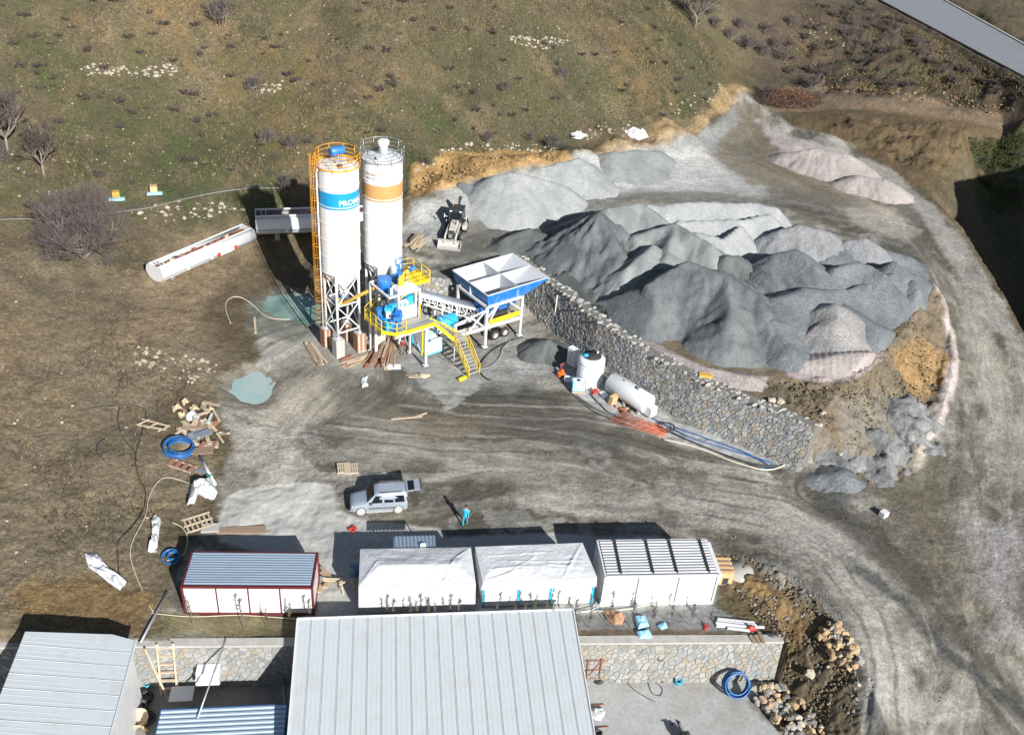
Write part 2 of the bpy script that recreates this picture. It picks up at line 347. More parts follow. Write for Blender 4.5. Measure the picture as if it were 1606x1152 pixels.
def ground(px, py, dz=0.0, zmin=-10.5, zmax=26):
    """where the line of sight through a photo point meets the modelled ground"""
    a = P(px, py, zmax); b = P(px, py, zmin); t = np.linspace(0, 1, 220)
    for _ in range(2):
        X = a[0]+(b[0]-a[0])*t; Y = a[1]+(b[1]-a[1])*t; Z = a[2]+(b[2]-a[2])*t; h = hz(X, Y)
        k = np.argmax(Z <= h); k = max(k, 1)
        a, b = np.array([X[k-1],Y[k-1],Z[k-1]]), np.array([X[k],Y[k],Z[k]]); t = np.linspace(0, 1, 24)
    return Vector((float(b[0]), float(b[1]), float(hz(np.array([b[0]]), np.array([b[1]]))[0])+dz))
def zat(x, y): return float(hz(np.array([float(x)]), np.array([float(y)]))[0])
def G(s): return [tuple(ground(*map(float, t.split(',')))[:2]) for t in s.split()]

# ---- the sheet: a fan of quads, fine where the place is seen close, coarse outside
ROWS = [20.0, 23, 25.5]
y = 27.0
while y < 250: ROWS.append(y); y += max(.095, (y*y+2304)/48/972*1.22)
while y < 900: ROWS.append(y); y += y*.05
ROWS = np.array(ROWS)
_s = np.concatenate([[-5,-3.4,-2.4,-1.8,-1.4,-1.2,-1.08], np.linspace(-1, 1, 860), np.arange(1.02,2.3,.025), [2.5,3.0,3.6,5]])
SX, RYY = np.meshgrid(_s, ROWS)
TX = RYY*.153 + SX*(.60*np.sqrt(RYY**2+2304)); TY = RYY.copy()
shp = TX.shape; X = TX.ravel(); Y = TY.ravel()
Z = hz(X, Y)

# ---- painted surfaces (base colours only), each region a patch on the ground
def c3_(r, g, b): return np.array([r, g, b])
n1 = fbm(X, Y, 14, 5, 1); n2 = fbm(X, Y, 5, 5, 2); n3 = fbm(X, Y, 1.6, 4, 3); n4 = fbm(X, Y, .6, 3, 4); n5 = fbm(X, Y, 30, 4, 8)
COL = np.zeros((len(X), 3)); GR = np.zeros(len(X)); ROCK = np.zeros(len(X)); WET = np.zeros(len(X))
def mixc(m, c, var=.0, nz=None):
    c = np.asarray(c, float)
    cc = c[None]*(1+var*(n3 if nz is None else nz))[:,None]
    COL[:] = COL*(1-m[:,None]) + cc*m[:,None]
def region(s, soft=1.0, wob=1.0, nz=None, strength=1.0):
    p = G(s) if isinstance(s, str) else s
    xs = [q[0] for q in p]; ys = [q[1] for q in p]; r = soft+wob*2+1
    b = (X > min(xs)-r) & (X < max(xs)+r) & (Y > min(ys)-r) & (Y < max(ys)+r)
    out = np.zeros(len(X)); d = sdf(X[b], Y[b], p) + wob*((n2 if nz is None else nz)[b]*1.0+.6*n3[b]+.25*n4[b])
    out[b] = sstep(-soft/2, soft/2, d)*strength; return out
# hillside
green = sstep(-.12, .3, n1+.45*n2+.25*n3+.12*np.sin(X*.05)-.05)
ochre = sstep(.16, .5, fbm(X, Y, 18, 5, 21)+.35*n2)
COL[:] = c3_(.135,.108,.066)
mixc(np.ones(len(X)), (.135,.108,.066), .35, n2)
COL *= .98; mixc(green*.8, (.07,.073,.036), .35, n3)
mixc(ochre*(1-green*.6)*.9, (.21,.14,.068), .3, n3)
mixc(sstep(.05,.35,fbm(X,Y,7,5,35))*.5, (.06,.054,.034), .3, n3); mixc(sstep(.25,.5,fbm(X,Y,4,5,36))*.5, (.2,.15,.085), .3, n4)
mixc(sstep(.12,.5,fbm(X,Y,3,4,33))*.45, (.07,.062,.04), .3, n4)
GR[:] = .9
# left field: dry brown earth
m = region('0,400 150,420 240,470 330,540 345,600 290,640 330,700 330,800 285,870 270,960 200,1000 0,990 -60,900 -60,500', 5, 4)
mixc(m*.9, (.2,.162,.11), .25, n2); mixc(m*sstep(0,.5,fbm(X,Y,6,4,44))*.6, (.215,.16,.095), .3, n3); mixc(m*sstep(.1,.5,fbm(X,Y,4,4,45))*.5, (.09,.082,.055), .3, n3); GR[:] = GR*(1-m*.55)
m = region('30,930 100,905 200,905 235,940 230,985 120,990 30,1000', 1.5, 1.5); mixc(m, (.19,.13,.06), .3, n3)
m = region('330,360 390,350 400,400 330,470 300,520 200,560 190,520 240,470 210,440 225,400', 2.5, 2); mixc(m*.85, (.25,.19,.12), .3, n2); GR[:] = GR*(1-m*.8)
m = region('330,470 400,400 430,400 500,440 500,500 400,520 350,540 320,500', 2, 1.5); mixc(m*.9, (.12,.09,.055), .4, n3); GR[:] = GR*(1-m)
for s in ('100,0 330,20 420,80 430,150 320,130 250,60 120,60', '400,140 470,120 520,200 500,260 430,260', '450,60 560,90 620,170 560,160 480,130', '930,20 1000,40 1060,140 1060,170 990,150 960,90'):
    m = region(s, 6, 4); mixc(m*.55*sstep(-.3,.3,n3), (.21,.135,.062), .3, n3)
for s in ('0,40 90,60 180,90 140,150 0,150', '380,120 470,110 480,190 420,190', '640,210 700,190 690,240 640,260', '60,180 220,170 360,220 420,260 460,330 300,330 200,300 80,300', '200,60 260,90 250,140 190,150'):
    m = region(s, 6, 4); mixc(m*.7*sstep(-.4,.2,n3), (.046,.063,.02), .35, n3)
# right: gully, scrub slope, dirt road, valley
m = region('1130,0 1380,0 1606,130 1606,160 1300,150 1200,130 1170,70', 4, 3); mixc(m*.8, (.085,.064,.048), .4, n2); GR[:] = np.maximum(GR, m)
m = region('1290,60 1420,90 1606,150 1606,166 1420,140 1290,140', 2, 2); mixc(m*.9, (.095,.066,.036), .45, n3); GR[:] = GR*(1-m*.7)
m = region('1230,135 1400,140 1606,160 1606,186 1450,182 1320,172 1240,176 1170,160', 1, 1); mixc(m, (.21,.155,.1), .2, n3); GR[:] = GR*(1-m)
m = region('1240,176 1320,172 1450,182 1606,186 1606,240 1500,240 1470,300 1430,290 1330,230 1240,200', 2, 2); mixc(m*.85, (.14,.098,.05), .35, n3); GR[:] = GR*(1-m*.7)
m = region('1520,215 1606,190 1606,420 1560,400 1530,300', 2, 2); mixc(m*.8, (.055,.07,.03), .4, n3)
m = region('1250,20 1380,5 1606,130 1606,160 1300,145 1225,110', 5, 3); mixc(m*sstep(-.1,.3,fbm(X,Y,5,5,141))*.8, (.06,.045,.04), .4, n3); mixc(m*sstep(.2,.45,fbm(X,Y,4,5,143))*.6, (.06,.066,.034), .4, n3)
m = region('1240,176 1606,186 1606,300 1430,290', 3, 2); mixc(m*sstep(0,.35,fbm(X,Y,4,5,145))*.7, (.085,.058,.034), .4, n3)
# base of yard: packed muddy gravel
yard = region('345,600 420,560 400,520 400,470 500,440 560,430 600,430 700,440 880,470 960,560 1050,680 1270,740 1340,770 1420,740 1470,680 1500,600 1490,500 1470,440 1400,350 1330,290 1250,240 1190,190 1150,165 1090,215 960,235 900,250 830,262 760,275 690,300 640,310 600,330 560,380 640,420 700,440 880,470 960,560', .1, 0) * 0
YARD = '340,760 365,700 345,640 360,590 410,560 400,520 405,500 480,480 560,440 640,330 690,297 760,275 840,250 960,232 1090,212 1140,175 1165,140 1200,165 1250,200 1330,225 1420,285 1500,360 1560,450 1606,540 1700,700 1700,1250 1360,1250 1345,1100 1330,1010 1270,930 1170,880 1130,860 1120,960 1120,1000 905,1000 905,960 480,960 480,990 270,990 262,960 275,880 330,810'
yard = region(YARD, 1.0, .7)
GR[:] = GR*(1-yard)
# streaks follow the tracks of the vehicles: s along, d across
TRK = [G('330,660 480,690 700,715 900,730 1080,775 1230,800 1340,860 1410,960 1440,1060 1440,1200'),
       G('1440,1200 1500,1080 1545,950 1570,820 1572,680 1550,540 1500,430 1420,340 1320,295 1230,255 1180,215 1170,150'),
       G('1330,330 1180,300 1050,290 930,310 800,345 690,380'), G('1290,770 1400,830 1480,950 1560,1080 1640,1200'), G('540,590 480,640 440,700 415,765'), G('470,790 640,775 800,750 1000,765')]
FS = np.zeros(len(X)); FD = np.zeros(len(X)); best = np.full(len(X), 1e9)
for i, t in enumerate(TRK):
    d, s, sg, _ = dist_poly(X, Y, t, False, 'v'); mm = d < best
    FS = np.where(mm, s+100*i, FS); FD = np.where(mm, d*sg+30*i, FD); best = np.minimum(best, d)
wd = FD+.5*n2+.12*n3
st1 = fbm(FS*.13, wd*1.0, 1.6, 4, 51); st2 = fbm(FS*.22, wd, .55, 3, 52); st3 = fbm(FS*.1, wd, 4.5, 4, 53)
mixc(yard, (.175,.164,.138), .3, n2)
mixc(yard*sstep(-.05,.4,st1+.5*st3), (.32,.305,.265), .25, st2)
mixc(yard*sstep(.0,.4,-st1-.6*st3+.3*n2)*.85, (.088,.08,.06), .3, st2)
mixc(yard*sstep(.15,.4,st2)*.3, (.4,.385,.34), .15, n4)
mixc(yard*sstep(.15,.4,-st2)*.3, (.1,.09,.068), .15, n4)
mixc(yard*sstep(.02,.3,fbm(X,Y,7,5,131)+.5*st1-.05)*.5, (.35,.34,.31), .15, n4)
mixc(yard*sstep(.08,.3,fbm(X,Y,6,5,133)-.3*st1)*.7, (.085,.08,.066), .2, n4)
mixc(yard*sstep(.15,.35,fbm(X,Y,2,4,135))*.35, (.4,.395,.37), .1, n4)
def patch(s, col, amt=1.0, soft=2.0, wob=1.5, var=.25, nz=None, gate=None, wet=0.0):
    m = region(s, soft, wob)*amt
    if gate is not None: m = m*gate
    mixc(m, col, var, nz); WET[:] = np.maximum(WET*(1-m), m*wet); return m
BERM = '1462,448 1482,470 1498,530 1500,600 1482,665 1450,712 1428,722 1420,712 1462,652 1482,590 1482,530 1470,480'
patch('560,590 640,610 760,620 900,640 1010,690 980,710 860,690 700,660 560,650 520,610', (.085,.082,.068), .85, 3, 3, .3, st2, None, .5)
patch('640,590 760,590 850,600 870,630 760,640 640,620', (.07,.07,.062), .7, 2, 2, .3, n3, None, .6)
patch('700,560 760,530 840,520 880,560 870,600 790,610 720,600', (.3,.305,.3), .7, 3, 2, .3, n3)
patch('780,560 850,560 850,590 790,590', (.42,.43,.42), .5, 2, 2, .3, n3)
patch('600,545 700,560 740,600 690,620 600,600', (.11,.115,.105), .8, 2, 2, .4, n3)
patch('430,570 560,575 560,600 640,650 700,700 560,690 480,650 420,620', (.15,.14,.11), .7, 3, 3, .3, st2)
patch('360,690 420,640 470,620 500,650 470,700 440,750 380,740', (.42,.39,.335), .8, 1.5, 2, .3, st1)
patch('400,620 500,600 540,640 480,680 420,660', (.36,.33,.28), .6, 2, 2, .3, st2)
patch('640,610 700,640 790,650 720,690 640,690', (.16,.125,.085), .5, 3, 3, .3, n3)
patch('480,690 700,690 900,720 1050,770 1000,800 800,760 600,740 480,730', (.34,.325,.28), .55, 3, 3, .3, st2)
patch('1050,760 1270,800 1370,880 1430,960 1420,1150 1370,1150 1370,1040 1300,920 1180,850 1060,830', (.34,.33,.3), .7, 3, 2.5, .3, st2)
patch('1380,760 1480,780 1560,900 1606,980 1606,1060 1520,980 1430,880 1340,800', (.13,.112,.08), .75, 3, 2.5, .3, st2)
patch('1400,700 1470,700 1530,640 1520,760 1440,800 1330,770', (.125,.11,.082), .7, 2, 2, .3, st1)
patch('1270,780 1360,800 1440,880 1500,970 1606,1080 1606,1120 1490,1010 1400,900 1330,830 1270,800', (.07,.065,.052), .8, 2, 1.5, .3, st2, None, .3)
patch('1250,745 1330,730 1360,770 1330,810 1280,790', (.08,.085,.085), .85, 2, 1.5, .3, n3, None, .3)
patch('1530,820 1606,800 1606,1000 1570,1000 1530,930', (.34,.33,.33), .8, 3, 2, .2, n3)
patch('1540,560 1590,600 1596,760 1570,790 1545,700', (.3,.285,.25), .6, 3, 2, .2, st2)
patch('1500,400 1540,470 1570,560 1580,700 1560,760 1540,700 1530,600 1500,480', (.36,.34,.29), .6, 2, 1.5, .2, st2)
patch(BERM, (.52,.46,.44), .95, .5, .35, .15, n4)
patch('1395,720 1450,700 1450,720 1410,745', (.45,.4,.33), .8, .8, .6, .15, n4)
patch('1340,880 1420,935 1490,1015 1560,1070 1606,1110 1606,1130 1550,1085 1480,1030 1410,950 1335,895', (.06,.064,.066), .85, .8, .7, .3, n4)
RUTZ = np.zeros(len(X)); _rr = random.Random(12)
for k in range(15):
    off = _rr.uniform(-9, 9); wob = _rr.uniform(.6,1.8)*fbm(FS*1.0, FS*0+k*7.3, 16, 3, 80+k); gate = sstep(.02,.2,fbm(FS, FS*0+k*3.1, 11, 2, 120+k))
    for half in (0, 1.7):
        q = np.exp(-((FD+.12*n3-off-half-wob)/.15)**2)*gate*yard
        mixc(q*.5, (.085,.075,.055) if k % 3 else (.42,.4,.36), .2, n4); RUTZ -= q*(.07 if k % 3 else -.02)
# stockpile apron: pale crushed stone and dark tracks
patch('640,330 700,300 840,262 960,235 1090,215 1150,190 1180,230 1220,290 1200,320 1000,310 880,340 760,350 700,380 640,380', (.33,.34,.335), .9, 2, 1.5, .12, n3)
patch('860,270 1000,240 1110,235 1150,270 1130,300 1000,300 880,310', (.45,.455,.44), .8, 3, 2, .12, st2)
patch('780,335 900,312 1000,300 1130,300 1240,310 1240,325 1000,318 900,330 800,350', (.15,.145,.125), .75, 1.5, 1, .25, st2)
patch('700,350 780,335 860,340 800,380 760,410 700,420 690,380', (.12,.12,.108), .8, 2, 1.5, .3, n3)
patch('1150,165 1180,160 1230,250 1330,300 1420,350 1300,330 1180,290 1110,240', (.17,.145,.105), .85, 2, 1.2, .3, st1)
patch('1200,280 1330,310 1440,370 1480,430 1440,410 1340,350 1200,310', (.13,.125,.11), .7, 2, 1.2, .3, st2)
patch('1190,190 1240,215 1330,240 1400,300 1330,290 1230,250', (.37,.335,.325), .9, 1.2, 1, .15, n3)
patch('1090,215 1150,170 1165,190 1110,235', (.3,.31,.31), .7, 1, 1, .3, st1)
patch('1300,320 1400,330 1440,360 1420,380 1340,350', (.42,.39,.34), .6, 2, 1.2, .15, n3)
patch('1290,230 1400,265 1460,320 1540,450 1606,560 1606,590 1530,470 1440,330 1370,280', (.3,.29,.27), .7, 1, .8, .2, n3)
# cut bank in ochre earth
patch('640,310 650,262 690,243 760,236 840,238 900,240 900,252 840,262 760,275 690,297', (.4,.25,.1), .9, .8, .8, .3, n3)
patch('900,240 985,215 1075,200 1120,160 1150,130 1170,140 1130,180 1080,215 980,236', (.36,.25,.13), .7, 1, 1, .35, n3)
# platform soil and slopes
patch('880,480 960,520 1080,600 1180,640 1277,680 1290,720 1340,760 1410,745 1465,640 1490,540 1480,460 1440,460 1330,560 1180,580 1000,500', (.15,.12,.08), .95, 1, 1, .4, n3)
patch('960,505 1050,550 1130,590 1200,590 1200,600 1130,612 1040,590 960,530', (.4,.345,.33), .95, .5, .5, .12, n4)
patch('1230,560 1300,545 1385,545 1385,570 1320,600 1240,590', (.4,.34,.335), .95, .5, .5, .12, n4)
patch('1400,560 1450,530 1480,560 1470,620 1430,620', (.3,.19,.08), .8, 1, 1, .3, n3)
patch('1320,640 1420,610 1460,640 1430,720 1380,720 1330,700', (.22,.21,.19), .6, 1.5, 1.5, .4, n3)
# slope and soil right of the containers
m = patch('1120,870 1180,875 1270,930 1340,1010 1350,1160 1225,1160 1230,1090 1225,1000 1180,960 1110,900', (.17,.125,.07), .95, 1, 1.2, .45, n3)
patch('1170,905 1230,930 1270,990 1250,1040 1215,990 1170,950', (.23,.15,.065), .7, 1.5, 1.5, .4, n3)
patch('1280,930 1350,1010 1370,1160 1330,1160 1320,1000', (.2,.19,.17), .6, 1, 1, .3, n3)
patch('1120,860 1200,870 1300,940 1360,1040 1380,1160 1350,1160 1330,1030 1270,950 1180,895', (.27,.27,.26), .6, 1, 1, .3, n3)
patch('1120,950 1190,985 1190,1005 905,1005 905,950', (.2,.205,.205), 1, .5, .2, .3, n4)
patch('905,985 1190,990 1190,1005 905,1005', (.13,.095,.05), .9, .5, .3, .4, n3)
patch('262,962 470,962 480,1003 225,1003', (.15,.13,.07), .95, .8, .6, .4, n3)
# concrete slabs
SLABS = []
def slab(s, col=(.44,.44,.43), amt=1.0, wob=.25):
    SLABS.append(s); return patch(s, col, amt, .35, wob, .12, n2)
slab('338,815 352,778 380,765 440,757 530,757 530,800 570,815 690,826 700,840 870,835 1040,842 1130,900 1120,950 905,965 480,965 480,880 338,850', (.39,.39,.375))
patch('370,765 530,757 530,800 480,830 360,830', (.5,.5,.47), .6, 3, 2, .15, st2)
patch('540,790 700,790 700,835 600,828', (.22,.2,.15), .55, 3, 2.5, .3, n3)
patch('1000,850 1130,880 1125,950 950,955', (.28,.28,.27), .6, 2, 1, .3, n3)
slab('640,590 700,640 760,600 690,560 650,540 620,580', (.33,.335,.325), .75, 1.0)
slab('470,540 560,585 640,575 640,500 500,500', (.3,.29,.26), .8, .8)
slab('868,545 885,540 960,600 1060,660 1230,722 1240,738 1150,722 1040,690 960,655 900,615 868,580', (.36,.365,.36), .95, .25)
lowy = inside(X, Y, LOW)*1.0
mixc(lowy, (.36,.37,.37), .1, n2); mixc(lowy*sstep(.1,.5,n1+.4*n3)*.5, (.26,.235,.19), .2, n3); GR[:] = GR*(1-lowy); WET[:] = WET*(1-lowy)
patch('440,1060 200,1060 190,1160 480,1160', (.2,.19,.17), .8, 1, 1, .3, n3)
patch('1215,1062 1200,1070 1180,1100 1240,1160 1340,1160 1330,1010 1260,1010 1230,1040', (.15,.12,.08), .95, .8, 1, .4, n3)
# puddle rims and mud
patch('390,520 395,470 440,450 520,460 520,510 460,540', (.19,.2,.17), .8, 1, .8, .2, n3, None, .6)
patch('345,640 345,590 400,570 440,590 430,640', (.2,.18,.14), .7, 1, .8, .2, n3, None, .3)
ROCK[:] = 0
# relief of ruts and clods
SLB = np.zeros(len(X))
for q_ in SLABS: SLB = np.maximum(SLB, region(q_, .5, .25))
rut = yard*(1-lowy)*(1-.8*SLB)*(.45+.55*sstep(-.3,.3,n1+.6*n2))
Z += RUTZ+rut*(.05*st2+.05*st1) + (1-rut)*(1-lowy)*(.16*n3+.07*n4)*sstep(0,.3,GR+.3)
earth = region('1120,870 1180,875 1270,930 1340,1010 1350,1160 1225,1160 1230,1090 1225,1000 1180,960 1110,900', 1, 1)+region('1190,600 1277,680 1290,720 1340,760 1410,745 1465,640 1490,540 1480,460 1440,460 1330,600', 1, 1)
Z += np.clip(earth,0,1)*(.35*fbm(X,Y,1.3,4,71)+.2*n4)
bank = region('640,310 650,262 690,243 760,236 840,238 900,240 985,215 1075,200 1150,130 1170,140 1130,180 1080,215 900,252 840,262 760,275 690,297', 1, 1)
Z += bank*.5*fbm(X,Y,1.6,4,72)
for s in ('1250,60 1400,50 1606,140 1606,163 1290,140', '1300,190 1606,192 1606,260 1480,280 1400,250'):
    Z += region(s, 3, 2)*1.2*fbm(X, Y, 2.2, 4, 73)
Z += .45*region(BERM, 2.2, .5)
Z -= .25*region('1230,135 1400,140 1606,160 1606,186 1450,182 1320,172 1240,176 1170,160', 3, 1)
Z = np.where(inside(X, Y, LOW), -3.3, Z)

def sheet(name, X, Y, Z, shp):
    me = bpy.data.meshes.new(name); n = len(X); R, Cc = shp
    me.vertices.add(n); me.vertices.foreach_set('co', np.column_stack([X,Y,Z]).astype(np.float32).ravel())
    i = np.arange(n).reshape(shp); q = np.stack([i[:-1,:-1],i[:-1,1:],i[1:,1:],i[1:,:-1]], -1).reshape(-1,4)
    me.loops.add(q.size); me.polygons.add(len(q)); me.loops.foreach_set('vertex_index', q.ravel().astype(np.int32))
    me.polygons.foreach_set('loop_start', (np.arange(len(q))*4).astype(np.int32)); me.polygons.foreach_set('use_smooth', np.ones(len(q), bool))
    me.update(calc_edges=True); return me
def attr(me, name, arr, kind='FLOAT_COLOR'):
    a = me.attributes.new(name, kind, 'POINT')
    if kind == 'FLOAT_COLOR': a.data.foreach_set('color', np.column_stack([arr, np.ones(len(arr))]).astype(np.float32).ravel())
    elif kind == 'FLOAT_VECTOR': a.data.foreach_set('vector', arr.astype(np.float32).ravel())
tm = sheet('ground', X, Y, Z, shp)
COL = np.clip(COL, .01, .7)
attr(tm, 'base', COL); attr(tm, 'mask', np.column_stack([np.clip(GR,0,1), rut, np.clip(WET,0,1)])); attr(tm, 'flow', np.column_stack([FS, wd, np.clip(np.maximum(SLB, lowy), 0, 1)]), 'FLOAT_VECTOR')

def ground_material():
    m = bpy.data.materials.new('earth_and_gravel'); m.use_nodes = True; nt = m.node_tree; N = nt.nodes; Lk = nt.links; b = N['Principled BSDF']
    def node(t, **k):
        n = N.new(t)
        for a, v in k.items(): setattr(n, a, v)
        return n
    def noise(scale, vec, det=4, rough=.6):
        n = node('ShaderNodeTexNoise'); n.inputs['Scale'].default_value = scale; n.inputs['Detail'].default_value = det; n.inputs['Roughness'].default_value = rough
        Lk.new(vec, n.inputs[0]); return n.outputs[0]
    def mrange(v, a, b_, c, d):
        n = node('ShaderNodeMapRange'); Lk.new(v, n.inputs[0])
        for k, x in zip(('From Min','From Max','To Min','To Max'), (a,b_,c,d)): n.inputs[k].default_value = x
        return n.outputs[0]
    def mth(op, a, c):
        n = node('ShaderNodeMath', operation=op)
        for i, x in enumerate((a, c)):
            if isinstance(x, (int, float)): n.inputs[i].default_value = x
            else: Lk.new(x, n.inputs[i])
        return n.outputs[0]
    def mix(f, a, c, blend='MIX'):
        n = node('ShaderNodeMix', data_type='RGBA', blend_type=blend)
        for i, x in ((0,f),(6,a),(7,c)):
            if isinstance(x, (int, float)): n.inputs[i].default_value = x
            elif isinstance(x, tuple): n.inputs[i].default_value = (*x, 1)
            else: Lk.new(x, n.inputs[i])
        return n.outputs[2]
    ab = node('ShaderNodeAttribute', attribute_name='base'); am = node('ShaderNodeAttribute', attribute_name='mask'); af = node('ShaderNodeAttribute', attribute_name='flow')
    sp = node('ShaderNodeSeparateColor'); Lk.new(am.outputs['Color'], sp.inputs[0]); grass, yd, wet = sp.outputs[0], sp.outputs[1], sp.outputs[2]
    tc = node('ShaderNodeTexCoord'); ob = tc.outputs['Object']
    f1 = noise(3.0, ob, 5, .75); f2 = noise(9.0, ob, 2, .7); f3 = noise(.9, ob, 4, .65)
    mp = node('ShaderNodeMapping'); mp.inputs['Scale'].default_value = (.5, 3.6, 1); Lk.new(af.outputs['Vector'], mp.inputs[0]); st = noise(1.0, mp.outputs[0], 6, .72)
    mul = mth('MULTIPLY', mrange(f1, .3, .7, .62, 1.38), mrange(f3, .3, .7, .82, 1.18))
    mul = mth('MULTIPLY', mul, mrange(f2, .3, .7, .8, 1.2))
    mp2 = node('ShaderNodeMapping'); mp2.inputs['Scale'].default_value = (.9, 9.0, 1); Lk.new(af.outputs['Vector'], mp2.inputs[0]); st2 = noise(1.0, mp2.outputs[0], 3, .6)
    stv = mth('ADD', mth('MULTIPLY', mth('SUBTRACT', mrange(st, .3, .7, .84, 1.16), 1.0), yd), 1.0)
    stv = mth('MULTIPLY', stv, mth('ADD', mth('MULTIPLY', mth('SUBTRACT', mrange(st2, .35, .65, .86, 1.14), 1.0), yd), 1.0))
    soft = mth('ADD', mth('MULTIPLY', mth('SUBTRACT', mul, 1.0), mrange(yd, 0, 1, 1.0, .8)), 1.0)
    mul = mth('MULTIPLY', soft, stv)
    sx = node('ShaderNodeSeparateXYZ'); Lk.new(af.outputs['Vector'], sx.inputs[0]); slb = sx.outputs[2]
    mul = mth('ADD', mth('MULTIPLY', mth('SUBTRACT', mul, 1.0), mrange(slb, 0, 1, 1, .4)), 1.0)
    cb = node('ShaderNodeCombineColor')
    for i in range(3): Lk.new(mul, cb.inputs[i])
    col = mix(1.0, ab.outputs['Color'], cb.outputs[0], 'MULTIPLY')
    # tussocks and dry stalks on the grass, pale and dark chippings everywhere
    vo = node('ShaderNodeTexVoronoi'); vo.inputs['Scale'].default_value = 2.6; Lk.new(ob, vo.inputs[0])
    tus = mth('MULTIPLY', mth('MULTIPLY', mrange(vo.outputs['Distance'], .0, .45, 1, 0), grass), mrange(f3, .42, .6, 0, 1))
    col = mix(mth('MULTIPLY', tus, .65), col, (.045,.042,.02))
    v2 = node('ShaderNodeTexVoronoi'); v2.inputs['Scale'].default_value = 4.5; Lk.new(ob, v2.inputs[0])
    s2 = node('ShaderNodeSeparateColor'); Lk.new(v2.outputs['Color'], s2.inputs[0])
    chip = mth('MULTIPLY', mrange(v2.outputs['Distance'], .18, .3, 1, 0), mrange(s2.outputs[0], .9, .93, 0, 1))
    col = mix(mth('MULTIPLY', chip, mrange(grass, 0, 1, .35, .75)), col, (.42,.38,.3))
    v3 = node('ShaderNodeTexVoronoi'); v3.inputs['Scale'].default_value = 7.0; Lk.new(ob, v3.inputs[0])
    s3 = node('ShaderNodeSeparateColor'); Lk.new(v3.outputs['Color'], s3.inputs[0])
    col = mix(mth('MULTIPLY', mrange(s3.outputs[1], .55, 1, 0, .45), mrange(mth('MAXIMUM', yd, slb), 0, 1, 1, .12)), col, (.05,.045,.03))
    col = mix(mth('MULTIPLY', wet, .35), col, (.04,.04,.036))
    Lk.new(col, b.inputs['Base Color'])
    Lk.new(mrange(wet, 0, 1, .92, .5), b.inputs['Roughness']); b.inputs['Specular IOR Level'].default_value = .3
    bp = node('ShaderNodeBump'); bp.inputs['Strength'].default_value = .75; bp.inputs['Distance'].default_value = .25
    hgt = mth('ADD', mth('MULTIPLY', mth('MULTIPLY', f1, mrange(slb, 0, 1, 1, .1)), mrange(yd, 0, 1, 1.0, .25)), mth('MULTIPLY', mth('MULTIPLY', st, yd), .18))
    Lk.new(hgt, bp.inputs['Height']); Lk.new(bp.outputs[0], b.inputs['Normal'])
    return m
M['ground'] = ground_material()
go = link('ground', tm, M['ground']); tag(go, 'hillside, yard, tracks and earth banks around the concrete plant', kind='structure')
# ================================================================ stockpiles: each a heap of its own
def pile_mat(name, col, col2, fine=10.0, bump=.5, rows=0.0):
    m = bpy.data.materials.new(name); m.use_nodes = True; nt = m.node_tree; N = nt.nodes; Lk = nt.links; b = N['Principled BSDF']
    b.inputs['Roughness'].default_value = .95; b.inputs['Specular IOR Level'].default_value = .2
    tc = N.new('ShaderNodeTexCoord')
    def noise(s, d, r):
        n = N.new('ShaderNodeTexNoise'); n.inputs['Scale'].default_value = s; n.inputs['Detail'].default_value = d; n.inputs['Roughness'].default_value = r; Lk.new(tc.outputs['Object'], n.inputs[0]); return n.outputs[0]
    def mr(v, a, b_, c, d):
        n = N.new('ShaderNodeMapRange'); Lk.new(v, n.inputs[0])
        for k, x in zip(('From Min','From Max','To Min','To Max'), (a,b_,c,d)): n.inputs[k].default_value = x
        return n.outputs[0]
    a = noise(.35, 6, .62); f = noise(fine, 2, .8)
    x = N.new('ShaderNodeMix'); x.data_type = 'RGBA'; Lk.new(mr(a, .38, .62, 0, 1), x.inputs[0]); x.inputs[6].default_value = (*col,1); x.inputs[7].default_value = (*col2,1)
    cb = N.new('ShaderNodeCombineColor'); v = mr(f, .3, .7, .74, 1.26)
    for i in range(3): Lk.new(v, cb.inputs[i])
    y = N.new('ShaderNodeMix'); y.data_type = 'RGBA'; y.blend_type = 'MULTIPLY'; y.inputs[0].default_value = 1; Lk.new(x.outputs[2], y.inputs[6]); Lk.new(cb.outputs[0], y.inputs[7])
    Lk.new(y.outputs[2], b.inputs['Base Color'])
    ad = N.new('ShaderNodeMath'); ad.operation = 'ADD'; g = noise(2.2, 5, .7); Lk.new(g, ad.inputs[0]); Lk.new(mr(f,0,1,0,.35), ad.inputs[1])
    bp = N.new('ShaderNodeBump'); bp.inputs['Strength'].default_value = bump; bp.inputs['Distance'].default_value = .2; Lk.new(ad.outputs[0], bp.inputs['Height']); Lk.new(bp.outputs[0], b.inputs['Normal'])
    return m
PM = dict(sand=pile_mat('damp_grey_sand',(.1,.114,.12),(.165,.18,.187),9,.7), light=pile_mat('pale_grey_sand',(.185,.2,.203),(.25,.265,.265),9,.5),
          dark=pile_mat('dark_wet_sand',(.09,.1,.102),(.13,.142,.142),9,.6), blue=pile_mat('blue_grey_gravel',(.12,.136,.148),(.19,.207,.22),6,1.0),
          bluel=pile_mat('pale_gravel',(.2,.21,.222),(.27,.28,.29),6,.9), stone=pile_mat('mixed_chippings',(.2,.205,.215),(.31,.3,.295),5,1.0),
          pink=pile_mat('pinkish_gravel',(.3,.268,.258),(.38,.345,.33),6,.6), white=pile_mat('crushed_limestone',(.25,.265,.27),(.33,.345,.35),8,.5),
          rubble=pile_mat('rubble',(.13,.135,.14),(.26,.265,.265),4,1.0))
